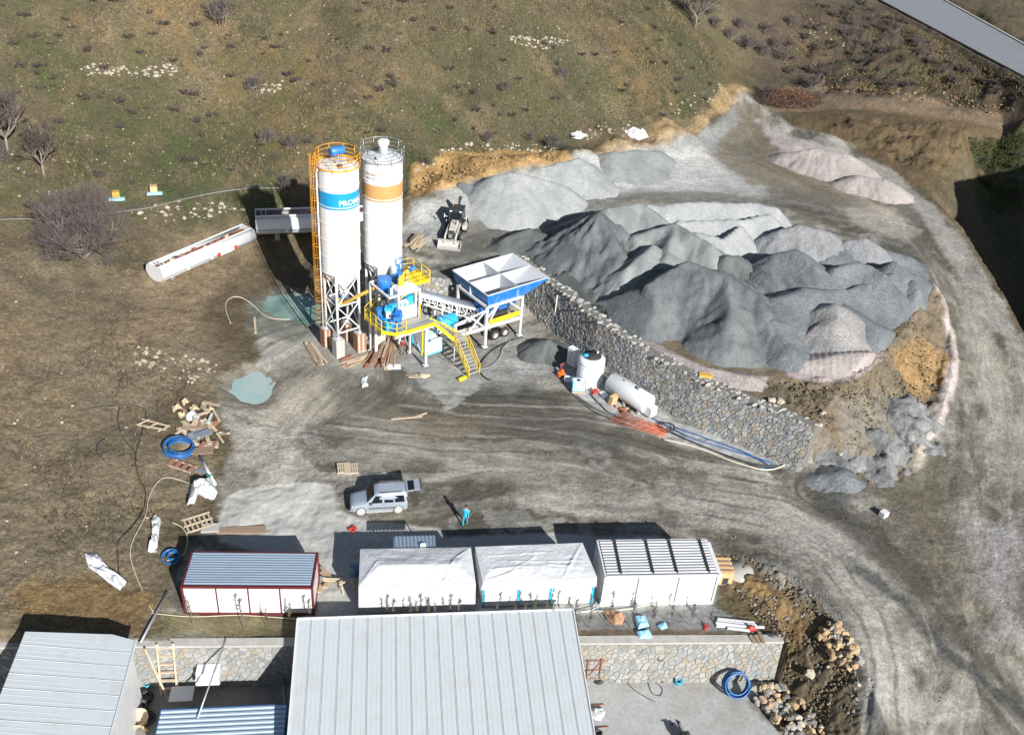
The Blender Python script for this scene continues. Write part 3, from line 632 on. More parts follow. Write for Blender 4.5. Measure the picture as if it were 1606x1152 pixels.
def pile(label, m, ridges, slope=.66, rill=.12, lump=.18, res=.22, flat=None, furrow=None, name='gravel_pile', cat='gravel pile', group=None, seed=0, crack=0.0, clipp=True, ero=.0):
    """ridges: list of crest lines of (px,py,z); a heap falls away from them at its angle of repose"""
    R = [[tuple(P(a,b,z)[:2])+(z,) for a,b,z in r] for r in ridges]
    xs = [p[0] for r in R for p in r]; ys = [p[1] for r in R for p in r]; zt = max(p[2] for r in R for p in r)
    e = (zt+1)/slope+1
    gx = np.arange(min(xs)-e, max(xs)+e, res); gy = np.arange(min(ys)-e, max(ys)+e, res*1.15); X, Y = np.meshgrid(gx, gy); s0 = X.shape; X = X.ravel(); Y = Y.ravel()
    wx = X+.6*fbm(X,Y,5,3,seed+11); wy = Y+.6*fbm(X,Y,5,3,seed+12)
    H = np.full(X.shape, -99.0); SA = np.zeros(X.shape); DD = np.zeros(X.shape)
    for r in R:
        if len(r) == 1: r = r + [(r[0][0]+.01, r[0][1], r[0][2])]
        # a crest may change height: take every segment apart
        for a, b in zip(r[:-1], r[1:]):
            d, sa, sg, zc = dist_poly(wx, wy, [a, b], False, 'v')
            ang = np.arctan2(wy-a[1], wx-a[0])
            h = zc - slope*(np.sqrt(d*d+.03)-.17) + .0
            k = h > H; H = np.where(k, h, H); SA = np.where(k, sa*.9+ang*2.2, SA); DD = np.where(k, d, DD)
    H += rill*fbm(SA*2.2, DD*.25, 1, 4, seed+3)*np.clip(DD/1.5, 0, 1)*1.6 + lump*fbm(X,Y,3.2,4,seed+5) + lump*.4*fbm(X,Y,.8,3,seed+6)
    rn = 1-2*np.abs(fbm(X,Y,2.6,4,seed+31)); H += ero*(rn-.6)*np.clip(DD/1.2,0,1)+.05*fbm(X,Y,.45,2,seed+8)
    if crack: H -= crack*np.clip(.12-np.abs(fbm(X,Y,3.5,3,seed+9)), 0, 1)*6
    if flat is not None:
        top, poly = flat; H = np.where(sdf(X,Y,[tuple(P(a,b,top)[:2]) for a,b in poly]) > -99, np.minimum(H, top+.12*fbm(X,Y,4,3,seed+7)), H)
    if furrow:
        (dx, dy), per, amp, zlo, zhi = furrow; ph = (X*dx+Y*dy)/per*2*math.pi
        H += amp*np.sin(ph+.8*fbm(X,Y,4,2,3))*sstep(zlo-.3,zlo+.3,H)*(1-sstep(zhi-.3,zhi+.3,H))
    sp_ = sdf(X, Y, PLAT); dwl = dist_poly(X, Y, WALL[:7]); onp = clipp and (np.max([p[2] for r in R for p in r]) > 3.6)
    if onp: H = np.where(sp_ < 1.0, H-(1.0-sp_)*np.where(dwl < 9, 4.0, 1.2), H); H = np.where(dwl < 4, np.minimum(H, 4.05+.75*np.maximum(dwl-.9, -5)), H)
    T = hz(X, Y); keep = (H > T-.25).reshape(s0); Z = np.maximum(H, T-.35)
    seed_ = np.zeros(s0, bool)                      # the patch that holds the crest: one heap, no stray crumbs
    for r in R:
        for p in r: seed_[min(max(int((p[1]-gy[0])/(gy[1]-gy[0])+.5),0),s0[0]-1), min(max(int((p[0]-gx[0])/(gx[1]-gx[0])+.5),0),s0[1]-1)] = True
    seed_ &= keep
    cut = (dist_poly(X, Y, EDGE) > 0).reshape(s0) & ~inside(X, Y, RAV).reshape(s0); keep &= cut; seed_ &= keep
    while True:
        g = seed_.copy(); g[1:] |= seed_[:-1]; g[:-1] |= seed_[1:]; g[:,1:] |= seed_[:,:-1]; g[:,:-1] |= seed_[:,1:]; g &= keep
        if (g == seed_).all(): break
        seed_ = g
    keep = seed_
    idx = np.arange(X.size).reshape(s0); q = keep[:-1,:-1]|keep[:-1,1:]|keep[1:,:-1]|keep[1:,1:]
    F = np.stack([idx[:-1,:-1],idx[:-1,1:],idx[1:,1:],idx[1:,:-1]],-1)[q]
    u, inv = np.unique(F.ravel(), return_inverse=True)
    if not len(u): print('EMPTY PILE', label); return None
    me = bpy.data.meshes.new(name); me.vertices.add(len(u)); me.vertices.foreach_set('co', np.column_stack([X[u],Y[u],Z[u]]).astype(np.float32).ravel())
    me.loops.add(inv.size); me.polygons.add(len(F)); me.loops.foreach_set('vertex_index', inv.astype(np.int32)); me.polygons.foreach_set('loop_start', (np.arange(len(F))*4).astype(np.int32))
    me.polygons.foreach_set('use_smooth', np.ones(len(F), bool)); me.update(calc_edges=True)
    PILES.append((gx[0], gx[-1], gy[0], gy[-1], gx, gy, np.where(keep, H.reshape(s0), -99)))
    return tag(link(name, me, PM[m]), label, cat, group)
PILES = []
def ztop(x, y):                                     # ground or heap, whichever is higher
    z = zat(x, y)
    for a, b, c, d, gx, gy, H in PILES:
        if a < x < b and c < y < d: z = max(z, float(H[min(int((y-c)/(gy[1]-gy[0])+.5),len(gy)-1), min(int((x-a)/(gx[1]-gx[0])+.5),len(gx)-1)]))
    return z
pile('big heap of damp dark grey sand above the middle of the stone wall', 'sand',
     [[(948,470,5.6),(1010,452,7.0),(1078,410,8.6),(1140,428,8.4),(1188,462,7.2)],[(1140,428,8.4),(1150,490,7.0)],[(1188,462,7.2),(1205,510,6.0)]], .72, .14, .3, seed=1, ero=.3, name='sand_pile', cat='sand pile')
pile('ridge of grey sand with a rilled peak behind the hopper end of the stone wall', 'sand',
     [[(870,400,5.6),(905,365,7.2),(938,332,9.0),(958,345,8.2)],[(938,332,9.0),(975,395,6.8)]], .78, .42, .2, seed=2, ero=.45, name='sand_pile', cat='sand pile')
pile('pale dry grey sand heap between the rilled peak and the tracked ramp', 'light',
     [[(955,325,8.2),(1008,318,8.4),(1040,345,7.6)],[(1000,370,7.2),(1060,352,8.2),(1120,385,7.8)],[(1060,352,8.2),(1050,400,7.2)]], .74, .15, .18, seed=3, ero=.25, name='sand_pile', cat='sand pile')
pile('small low mound of dark wet sand beside the backhoe loader', 'dark', [[(800,372,5.0),(830,360,5.6),(868,372,5.3)]], .5, .1, .3, seed=4, name='sand_pile', cat='sand pile')
pile('clumped heap of dark wet sand at the wall corner right of the hopper', 'dark', [[(868,432,5.2),(885,420,5.7),(905,445,5.3),(940,480,5.0)]], .95, .3, .5, seed=5, ero=.7, name='sand_pile', cat='sand pile')
pile('flat-topped pale gravel ramp marked with wheel tracks', 'white',
     [[(1010,322,7.6),(1090,318,7.8),(1190,318,7.6),(1218,326,7.4)],[(1060,345,7.6),(1130,345,7.6),(1212,335,7.4)],[(1090,365,7.5),(1130,372,7.4),(1165,352,7.4)]], 1.1, .06, .12, seed=6, ero=.2, furrow=((.5,.9),.8,.07,6.6,9))
pile('pale cone of gravel just right of the flat-topped ramp', 'bluel', [[(1228,362,7.2),(1262,352,7.8),(1300,362,7.4)]], .72, .12, .15, seed=7)
pile('small pale gravel cone farthest to the right of the blue-grey gravel', 'bluel', [[(1330,378,6.6),(1362,374,7.0),(1378,384,6.6)]], .7, .1, .15, seed=8)
pile('blue-grey gravel cone with dragged furrows round its foot', 'blue', [[(1222,400,8.0),(1252,392,8.6),(1275,412,8.0)]], .68, .1, .15, seed=9, furrow=((.9,.45),.85,.14,5.2,7.0))
pile('scooped blue-grey gravel cone right of the furrowed cone', 'blue', [[(1318,418,7.4),(1350,410,7.6),(1382,430,7.2)]], .8, .12, .2, seed=10)
pile('wide blue-grey gravel heap running down to the earth slope on the right', 'blue',
     [[(1210,470,6.6),(1260,450,6.9),(1330,455,6.4),(1400,430,6.2),(1438,430,5.4)],[(1215,500,6.2),(1240,540,5.2)],[(1330,480,6.0),(1375,510,5.3)],[(1420,400,5.6),(1380,390,6.0),(1300,390,6.2)]], .55, .08, .15, seed=11)
pile('small sharp blue-grey cone on the right part of the gravel heap', 'blue', [[(1405,412,6.9),(1418,420,6.7)]], .72, .08, .1, seed=31)
pile('low blue-grey cone at the right rim of the gravel heap', 'blue', [[(1432,440,6.0),(1440,452,5.7)]], .7, .08, .1, seed=32)
pile('blue-grey cone between the furrowed and the scooped cones', 'blue', [[(1300,440,6.9),(1318,448,6.7)]], .75, .08, .1, seed=33)
pile('dark clawed-out hollow mound beside the foot of the pale ramp', 'dark', [[(1140,398,7.6),(1165,400,7.5)]], .85, .2, .3, seed=34, ero=.5, name='sand_pile', cat='sand pile')
pile('pale sand tongue between the two dark sand peaks', 'light', [[(985,420,6.4),(1010,400,7.3),(1030,385,7.6)]], .8, .15, .2, seed=35, ero=.3, name='sand_pile', cat='sand pile')
pile('triangular cone of mixed pale chippings on the front edge of the blue-grey gravel', 'stone', [[(1316,478,6.9),(1315,500,6.3)]], .62, .08, .1, seed=12)
pile('dark grey gravel heap leaning on the ochre cut bank behind the backhoe loader', 'sand', [[(700,298,5.6),(722,286,6.6),(742,292,6.2)]], .72, .08, .12, seed=13, clipp=False)
pile('long pale crushed-stone heap against the ochre cut bank', 'white', [[(748,300,6.0),(778,275,7.6),(800,270,7.9),(835,276,7.2),(880,290,6.0)]], .66, .1, .12, seed=14, clipp=False)
pile('pale crushed-stone heap with a small peak right of the long one', 'white', [[(845,264,6.4),(908,248,7.0),(925,256,6.2)]], .6, .12, .15, seed=15, clipp=False)
pile('grey crushed-stone heap at the far back of the apron', 'light', [[(925,248,5.8),(958,240,6.6),(1000,236,6.6),(1040,240,5.6)]], .58, .1, .12, seed=16, clipp=False)
pile('pinkish gravel mound inside the bend of the track', 'pink', [[(1236,238,5.6),(1275,232,6.5),(1330,244,6.6),(1352,254,6.0)]], .6, .1, .15, seed=17, clipp=False)
pile('lower pinkish gravel mound at the foot of the first one', 'pink', [[(1345,274,5.8),(1385,280,6.0),(1405,290,5.5)]], .55, .1, .12, seed=18, clipp=False)
pile('low spill of pinkish gravel along the top of the stone wall', 'pink', [[(985,523,4.5),(1040,548,4.6),(1100,573,4.6),(1170,586,4.6)]], .5, .04, .08, res=.16, seed=19)
pile('furrowed spill of pinkish gravel below the chippings cone', 'pink', [[(1250,568,4.4),(1300,560,4.8),(1365,556,4.8)]], .45, .04, .08, res=.16, seed=20, furrow=((.95,-.3),.55,.03,3,6))
pile('broken blue-grey rubble mound at the end of the stone wall', 'rubble', [[(1325,690,1.5),(1350,676,2.2),(1385,682,2.2),(1392,700,1.4)]], .6, .1, .5, res=.16, seed=21, ero=.9, name='rubble_pile', cat='rubble pile')
pile('small white rubble mound below the ochre earth slope', 'rubble', [[(1405,640,2.2),(1425,625,2.5),(1440,640,2.0)],[(1425,665,1.6),(1445,680,1.4)]], .6, .1, .4, res=.16, seed=22, ero=.9, name='rubble_pile', cat='rubble pile')
pile('small heap of dark sand by the cabinet at the left end of the stone wall', 'dark', [[(842,542,.9),(856,534,1.4),(866,546,.8)]], .6, .08, .1, res=.14, seed=23, name='sand_pile', cat='sand pile')
pile('dark blue-grey spoil at the foot of the rubble mound by the track', 'blue', [[(1290,748,.5),(1320,742,.8),(1345,755,.4)]], .4, .1, .2, res=.14, seed=24, name='sand_pile', cat='sand pile')

# ================================================================ rubble stone walls, every stone a block of its own
def clip(poly, nx, ny, c):
    out = []
    for i in range(len(poly)):
        p, q = poly[i], poly[(i+1) % len(poly)]; a = p[0]*nx+p[1]*ny-c; b = q[0]*nx+q[1]*ny-c
        if a <= 0: out.append(p)
        if (a < 0 < b) or (b < 0 < a):
            t = a/(a-b); out.append((p[0]+(q[0]-p[0])*t, p[1]+(q[1]-p[1])*t))
    return out
def voronoi(S, Ht, cx, cz, r, jit=.48):
    nx, nz = max(1, int(S/cx)), max(1, int(Ht/cz)); sx, sz = S/nx, Ht/nz
    pts = {}
    for j in range(-1, nz+1):
        for i in range(-1, nx+1):
            pts[i,j] = ((i+.5+(.5 if j % 2 else 0)*.9-.2+r.uniform(-jit,jit))*sx, (j+.5+r.uniform(-jit,jit))*sz)
    for kk in list(pts):
        if r.random() < .2: del pts[kk]
    cells = []
    for j in range(nz):
        for i in range(nx):
            if (i,j) not in pts: continue
            c = pts[i,j]; poly = [(0,0),(S,0),(S,Ht),(0,Ht)]
            for dj in (-3,-2,-1,0,1,2,3):
                for di in (-3,-2,-1,0,1,2,3):
                    if (di or dj) and (i+di, j+dj) in pts:
                        q = pts[i+di,j+dj]; n_ = (q[0]-c[0], q[1]-c[1]); L = math.hypot(*n_)
                        if L > 1e-6: poly = clip(poly, n_[0]/L, n_[1]/L, ((q[0]**2+q[1]**2)-(c[0]**2+c[1]**2))/2/L)
                        if len(poly) < 3: break
            if len(poly) >= 3: cells.append((c, poly))
    return cells
def stone_mats(prefix, cols, rough=.9):
    return [mat('%s_%d' % (prefix, i), c, rough, var=.22, scale=5, bump=.35, bscale=9) for i, c in enumerate(cols)]
SM_UP = stone_mats('wall_stone', [(.27,.285,.29),(.23,.245,.255),(.33,.34,.34),(.2,.21,.22),(.29,.26,.21),(.37,.36,.34),(.25,.225,.19),(.33,.28,.21)])
SM_LO = stone_mats('pale_stone', [(.27,.28,.275),(.24,.255,.255),(.3,.3,.285),(.3,.27,.225),(.27,.255,.225),(.32,.318,.305),(.21,.22,.22),(.29,.25,.195)])
def poly_area(p): return abs(sum(p[i][0]*p[(i+1)%len(p)][1]-p[(i+1)%len(p)][0]*p[i][1] for i in range(len(p))))/2
def stone_into(mb, poly, fn, r, proud=.06, gap=.007):
    n = len(poly); cx = sum(p[0] for p in poly)/n; cz = sum(p[1] for p in poly)/n
    R = math.sqrt(poly_area(poly)/math.pi)+1e-6; k0 = max(.5, 1-gap/R*1.2); k1 = max(.4, 1-(gap+.022)/R*1.2); pr = proud*r.uniform(.4,1.3)
    dx = r.uniform(-.05,.05); dz = r.uniform(-.05,.05); vs = []
    for p in poly: vs.append(fn(cx+(p[0]-cx)*k0, cz+(p[1]-cz)*k0, -.06))
    for p in poly: vs.append(fn(cx+(p[0]-cx)*k1, cz+(p[1]-cz)*k1, pr*(1+.8*((p[0]-cx)*dx+(p[1]-cz)*dz)/R/.05*.3)))
    mb.add(vs, [(i,(i+1)%n,n+(i+1)%n,n+i) for i in range(n)]+[tuple(range(n,2*n))])
def stone_wall(name, label, fn, S, Ht, cx, cz, mats, body, seed, group=None, show=None, maxn=300, proud=.075, cat='stone wall'):
    """fn(s, t, out) maps the unrolled face to the world"""
    r = random.Random(seed); root = body; tag(root, label, cat, group)
    cells = voronoi(S, Ht, cx, cz, r); cells.sort(key=lambda c: -poly_area(c[1])*(show(c[0]) if show else 1))
    rest = [MB() for _ in mats]
    for i, (c, poly) in enumerate(cells):
        k = r.choices(range(len(mats)), weights=[5,5,4,3,2,3,2,1.3][:len(mats)])[0]
        if i < maxn:
            mb = MB(); stone_into(mb, poly, fn, r, proud); mb.build('stone', mats[k], root)
        else: stone_into(rest[k], poly, fn, r, proud)
    allv = MB(); fm = []
    for k, mb in enumerate(rest):
        b = len(allv.v); allv.v += mb.v; allv.f += [tuple(b+i for i in f) for f in mb.f]; allv.sm += mb.sm; fm += [k]*len(mb.f)
    if allv.f:
        me = allv.mesh('stonework'); [me.materials.append(m) for m in mats]; me.polygons.foreach_set('material_index', fm)
        o = link('stonework', me, None, root); tag(o, kind='stuff')
    return root
M['mortar'] = mat('mortar', (.17,.167,.155), .95, var=.25, bump=.3)
M['mortarp'] = mat('pale_mortar', (.2,.2,.185), .95, var=.2, bump=.3)
# upper retaining wall: from its right end up to the corner by the hopper, then behind the plant
def poly_path(pl, off=0.0):
    out = []
    for i in range(len(pl)):
        a = pl[max(i-1,0)]; b = pl[min(i+1,len(pl)-1)]; dx, dy = b[0]-a[0], b[1]-a[1]; L = math.hypot(dx,dy); out.append((pl[i][0]-dy/L*off, pl[i][1]+dx/L*off))
    return out
def refine(pl, step=.5):
    out = []
    for a, b in zip(pl[:-1], pl[1:]):
        n = max(1, int(math.hypot(b[0]-a[0], b[1]-a[1])/step)); out += [(a[0]+(b[0]-a[0])*i/n, a[1]+(b[1]-a[1])*i/n) for i in range(n)]
    return out+[pl[-1]]
def wall_fn(top, batter, ztop_, depth, side=1):
    T = refine(top); B = poly_path(T, side*batter); L = [0.0]
    for a, b in zip(T[:-1], T[1:]): L.append(L[-1]+math.hypot(b[0]-a[0], b[1]-a[1]))
    L = np.array(L); TA = np.array(T); BA = np.array(B); NA = (BA-TA)/batter
    def fn(s, t, out):                              # t runs up from the foot
        k = t/depth; x = np.interp(s, L, TA[:,0])*k+np.interp(s, L, BA[:,0])*(1-k); y = np.interp(s, L, TA[:,1])*k+np.interp(s, L, BA[:,1])*(1-k)
        return (x+np.interp(s, L, NA[:,0])*out, y+np.interp(s, L, NA[:,1])*out, ztop_-depth+t+out*.15)
    return fn, L[-1], T, B
def wall_body(T, B, back, z1, z0, m, name):
    K = poly_path(T, back); n = len(T); vs = [(p[0],p[1],z0) for p in B]+[(p[0],p[1],z1) for p in T]+[(p[0],p[1],z1) for p in K]+[(p[0],p[1],z0) for p in K]
    fs = []
    for i in range(n-1):
        for r_ in range(3): fs.append((r_*n+i, r_*n+i+1, (r_+1)*n+i+1, (r_+1)*n+i))
    fs += [(0,n,2*n,3*n),(n-1,4*n-1,3*n-1,2*n-1)]
    mb = MB(); mb.add(vs, fs); return mb.build(name, m)
WZ = 4.15
fn, S1, T1, B1 = wall_fn(WALL[:7], .9, WZ, 4.75, side=1)
main = wall_body(T1, B1, -.8, WZ, -.6, M['mortar'], 'retaining_wall')
stone_wall('retaining_wall', 'long high grey rubble retaining wall holding up the gravel and sand stockpiles', fn, S1, 4.75, .33, .25, SM_UP, main, 3, show=lambda c: 2.2-c[0]/S1)
# loose capping stones on its top, in the same wall
r_ = random.Random(8); capm = MB()
TT = refine(WALL[:7], .38); KK = poly_path(TT, -.42)
for p in TT+KK+poly_path(TT, -.75):
    if r_.random() < .25: continue
    c = (p[0]+r_.uniform(-.3,.3), p[1]+r_.uniform(-.3,.3), WZ-.03); capm.ball(c, r_.uniform(.08,.26), 5, 4, (1.2,r_.uniform(.6,1.1),r_.uniform(.35,.8)), .35)
o = capm.build('capping', SM_UP[5], main); tag(o, kind='stuff')
fn, S2, T2, B2 = wall_fn(WALL[6:], .3, 4.1, 4.5, side=1)
w2 = wall_body(T2, B2, -.7, 4.1, -.5, M['mortar'], 'retaining_wall')
stone_wall('retaining_wall', 'short rubble wall of the loading ramp behind the mixer and hopper', fn, S2, 4.5, .38, .3, SM_UP, w2, 4, maxn=150)
# end face of the long wall (right end), stones too
a = Vector((*T1[0], 0)); b_ = Vector((*B1[0], 0)); k_ = Vector((*poly_path(T1, -.8)[0], 0))
# lower wall along the concrete yard: two stretches seen either side of the large shed
def low_wall(x0, x1, label, seed):
    def top(x): return (x, ywall(x)-.55)
    Tn = [top(x1), top(x0)]
    fn, S, T, B = wall_fn(Tn, .35, .0, 3.45, side=1)
    w = wall_body(T, B, -.55, .02, -3.6, M['mortarp'], 'retaining_wall')
    # the cast top of the wall lies proud on the stones
    cp = MB(); q = poly_path(T, .06); k = poly_path(T, -.55)
    cp.hexa([(q[0][0],q[0][1],.0),(q[-1][0],q[-1][1],.0),(k[-1][0],k[-1][1],.0),(k[0][0],k[0][1],.0)], [(q[0][0],q[0][1],.16),(q[-1][0],q[-1][1],.16),(k[-1][0],k[-1][1],.16),(k[0][0],k[0][1],.16)])
    cp.build('wall_coping', M['concrete'], w)
    return stone_wall('retaining_wall', label, fn, S, 3.4, .42, .26, SM_LO, w, seed, proud=.035, maxn=290)
low_wall(9.0, 25.3, 'pale rubble wall facing the concrete yard at lower right, blue pipe coil against it', 5)
low_wall(-40.0, -4.5, 'pale rubble wall between the two white sheds with a ladder against it', 6)
# ================================================================ site containers, sheds and the lower yard
def corr(mb, x0, x1, y0, y1, z, n, along='x', amp=.05, slope=0.0):
    """trapezoid-profiled sheet with n ribs; slope lowers it towards -y"""
    pr = []
    for i in range(n):
        a = i/n; w = 1/n
        pr += [(a, 0), (a+.3*w, 0), (a+.42*w, amp), (a+.78*w, amp), (a+.9*w, 0)]
    pr.append((1, 0)); vs = []
    for k in (0, 1):
        for t, h in pr:
            if along == 'x': x, y = (x0, x1)[k], y0+(y1-y0)*t
            else: x, y = x0+(x1-x0)*t, (y0, y1)[k]
            vs.append((x, y, z+h+slope*(y-y1)))
    m = len(pr); mb.add(vs, [(i, i+1, m+i+1, m+i) for i in range(m-1)])
    return mb
def container(loc, rz, L, D, Hh, label, trim, posts, roofm, ribs=13):
    t = empty('site_container', loc, rz, label, 'container')
    # origin at the front left foot; x along the front, y to the back
    b = MB(); b.bx(.04, L-.04, .05, D-.05, .12, Hh-.12); b.build('wall_core', M['grey'], t)
    n = len(posts)+1; xs = [0]+posts+[L]
    for a, c in zip(xs[:-1], xs[1:]):
        MB().bx(a+.05, c-.05, 0.0, .06, .16, Hh-.16).build('wall_panel', M['white'], t, bevel=.012)
        MB().bx(a+.05, c-.05, D-.06, D, .16, Hh-.16).build('wall_panel', M['white'], t)
    for x in (0.0, L):
        for k in range(3): MB().bx(x-.03, x+.03, .08+k*(D-.16)/3, .04+(k+1)*(D-.16)/3, .16, Hh-.16).build('end_panel', M['white'], t)
    f = MB()
    for z in (.08, Hh-.08):
        for y in (-.02, D+.02): f.bar((-.06,y,z),(L+.06,y,z),.12,.16)
        for x in (-.04, L+.04): f.bar((x,-.02,z),(x,D+.02,z),.12,.155)
    for x in (-.05, L+.05):
        for y in (-.03, D+.03): f.bar((x,y,0),(x,y,Hh),.11,.11)
    f.build('frame', M[trim], t)
    for x in posts: MB().bar((x,-.012,.14),(x,-.012,Hh-.14),.06,.05).build('wall_joint', M['maroon' if trim == 'maroon' else 'grey'], t)
    r = MB(); corr(r, .06, L-.06, .08, D-.08, Hh+.02, ribs, 'x', .06); r.build('roof_sheet', roofm, t)
    for y in (.9, 1.9):
        w = MB()
    return t
M['sheetb'] = mat('zinc_roof', (.33,.42,.52), .35, .45, var=.1, scale=2, dirt=(.4,.42,.44), dirt_amt=.35, stretch=(.3,3,1))
M['sheetg'] = mat('old_zinc_roof', (.42,.44,.46), .45, .3, var=.18, scale=2, dirt=(.2,.2,.2), dirt_amt=.5, stretch=(.3,3,1))
c1 = container((-12.62, 44.34, .06), math.radians(-2.9), 7.86, 2.95, 2.5, 'white site container with dark red frame and ribbed zinc roof, leftmost of the row', 'maroon', [1.98, 3.93, 5.88], M['sheetb'], 13)
c4 = container((13.98, 43.9, .06), math.radians(-1.0), 7.45, 3.25, 2.72, 'white site container with bare ribbed roof and dark straps, rightmost of the row', 'white', [2.2, 4.9], M['sheetg'], 12)
for x in (.98, 3.12, 4.72, 6.86): MB().bar((x, .05, 2.86), (x+.12, 3.2, 2.86), .12, .05).build('roof_strap', M['dark'], c4)
for x in (4.0, 5.0, 5.9, 6.8): MB().bx(x, x+.3, -.022, .0, 2.05, 2.3).build('wall_patch', M['plastic'], c4)
MB().bx(7.5, 7.75, .1, 3.1, 1.9, 2.62).build('side_cover', M['white'], c4)
for c, L in ((c1, 7.86), (c4, 7.45)):
    for x in (.4, L/2, L-.4):
        for y in (.3, 2.5): MB().bx(x-.2, x+.2, y-.2, y+.2, -.1, .04).build('footing_block', M['concrete'], c)

# two containers under white tarpaulins
def tarp_tent(name, label, F, ridge, hem, seed, folds):
    """F: front-left, front-right, back-right, back-left eave corners; ridge: two points"""
    t = empty(name, (F[0][0], F[0][1], 0), 0, label, 'container'); o = Vector((F[0][0], F[0][1], 0)); loc = lambda p: tuple(Vector(p)-o)
    b = MB(); fl, fr, br, bl = [Vector(p) for p in F]; zt = min(fl.z, fr.z)-.12
    b.hexa([loc((p.x+dx, p.y+dy, .05)) for p, dx, dy in ((fl,.12,.1),(fr,-.12,.1),(br,-.12,-.1),(bl,.12,-.1))], [loc((p.x+dx, p.y+dy, zt)) for p, dx, dy in ((fl,.12,.1),(fr,-.12,.1),(br,-.12,-.1),(bl,.12,-.1))])
    b.build('wall', M['white'], t)
    # the sheet: roof grid of faces with folds, hanging sides
    r1, r2 = Vector(ridge[0]), Vector(ridge[1]); nx, ny = 84, 46; vs = []; r = random.Random(seed)
    def roof(u, v):
        x = fl.lerp(fr, u).lerp(bl.lerp(br, u), v); 
        # height: below the planes through the ridge
        p = Vector((x.x, x.y, 0)); a = (p-Vector((fl.x,fl.y,0))).x; w = (fr.x-fl.x)
        zf = fl.z+(fr.z-fl.z)*u; zb = bl.z+(br.z-bl.z)*u; ry = (r1.y-fl.y)/(bl.y-fl.y); rz = (r1.z+r2.z)/2
        h = min((rz-zf)*v/ry, (rz-zb)*(1-v)/(1-ry), (rz-zf)*u*w/max(r1.x-fl.x,.05), (rz-zf)*(1-u)*w/max(fr.x-r2.x,.05))
        base = zf+(zb-zf)*v
        sag = -.05*math.sin(u*9+seed)*math.sin(v*5)
        fold = .0
        for (ux,vx,uy,vy,am) in folds:
            L = math.hypot(uy-ux, (vy-vx)*.45); d = abs((u-ux)*(vy-vx)*.45-(v-vx)*.45*(uy-ux))/max(L,.01)
            s_ = ((u-ux)*(uy-ux)+(v-vx)*.2*(vy-vx))/max(L*L,.001)
            if -.05 < s_ < 1.05: fold += am*1.5*max(0, 1-d/.014)
        e = min(u, 1-u, v, 1-v); fold *= min(1, e*12)
        return (x.x, x.y, base+max(h,0)+.02+fold+(sag*.6+0.035*mnoise.noise(Vector((x.x*1.2,x.y*1.6,seed)))+.025*mnoise.noise(Vector((x.x*3.5,x.y*6,seed))))*min(1, e*10))
    for j in range(ny+1):
        for i in range(nx+1): vs.append(loc(roof(i/nx, j/ny)))
    fs = [(j*(nx+1)+i, j*(nx+1)+i+1, (j+1)*(nx+1)+i+1, (j+1)*(nx+1)+i) for j in range(ny) for i in range(nx)]
    m = MB(); m.add(vs, fs, True); m.build('tarpaulin', M['tarp'], t)
    # hanging sides
    per = [fl.lerp(fr, i/40) for i in range(41)]+[fr.lerp(br, i/14) for i in range(1,15)]+[br.lerp(bl, i/40) for i in range(1,41)]+[bl.lerp(fl, i/14) for i in range(1,15)]
    cx = (fl+fr+br+bl)/4; vs = []; K = 8
    for i, p in enumerate(per):
        d = Vector((p.x-cx.x, p.y-cx.y, 0)).normalized(); side = 'f' if i <= 40 else ('r' if i < 55 else ('b' if i < 95 else 'l'))
        h = hem(i/40 if side == 'f' else -1, side)
        for k in range(K+1):
            q = k/K; w = .05*q*mnoise.noise(Vector((i*.35, q*2, seed)))*2+.06*q; z = p.z+.02-(p.z-h)*q
            vs.append(loc((p.x+d.x*w, p.y+(d.y*w if side in 'fb' else 0)+(-.02 if side == 'f' else 0), z)))
    n = len(per); m = MB(); m.add(vs, [(i*(K+1)+k, i*(K+1)+k+1, (i+1)*(K+1)+k+1, (i+1)*(K+1)+k) for i in range(n-1) for k in range(K)], True)
    m.build('hanging_sheet', M['tarp'], t)
    return t
def hem2(u, s):
    if s != 'f': return .45
    return .25+.45*abs(math.sin(u*5.2+.9))*(.4+.6*u) if u > .05 else -.05
t2 = tarp_tent('covered_container', 'site container wrapped in white tarpaulin with hipped top and sagging hem', [(-1.85,43.8,2.6),(5.5,43.75,2.62),(5.42,47.0,2.6),(-1.83,47.1,2.6)], [(-.66,45.1,3.05),(4.35,45.2,3.05)], hem2, 1,
               [(0,0,.16,.55,.04),(1,0,.86,.55,.04),(.72,.0,.82,.5,.05),(.35,.1,.42,.0,.03),(0,1,.15,.6,.03),(1,1,.84,.6,.05)])
t3 = tarp_tent('covered_container', 'site container under creased flat white tarpaulin with blue corner posts', [(5.98,44.0,2.42),(13.4,43.98,2.6),(12.95,47.05,2.7),(5.7,47.0,2.62)], [(7.0,45.4,2.78),(12.0,45.4,2.78)], lambda u, s: 1.75 if s == 'f' else 1.3, 2,
               [(0,0,.35,.25,.06),(.2,.1,.5,.6,.03),(.7,.0,.98,.95,.05),(.6,.4,.8,.3,.04),(.1,.7,.6,.75,.03),(.3,.5,.9,.45,.03),(.15,.3,.6,.35,.03)])
for x in (.06, 1.98+.35, 4.45, 7.25): MB().bx(x, x+.14, .04, .09, .05, 1.9).build('blue_post', M['cyanp'], t3)
MB().bx(.2, 7.3, .05, .08, .02, .14).build('sill', M['grey'], t3)
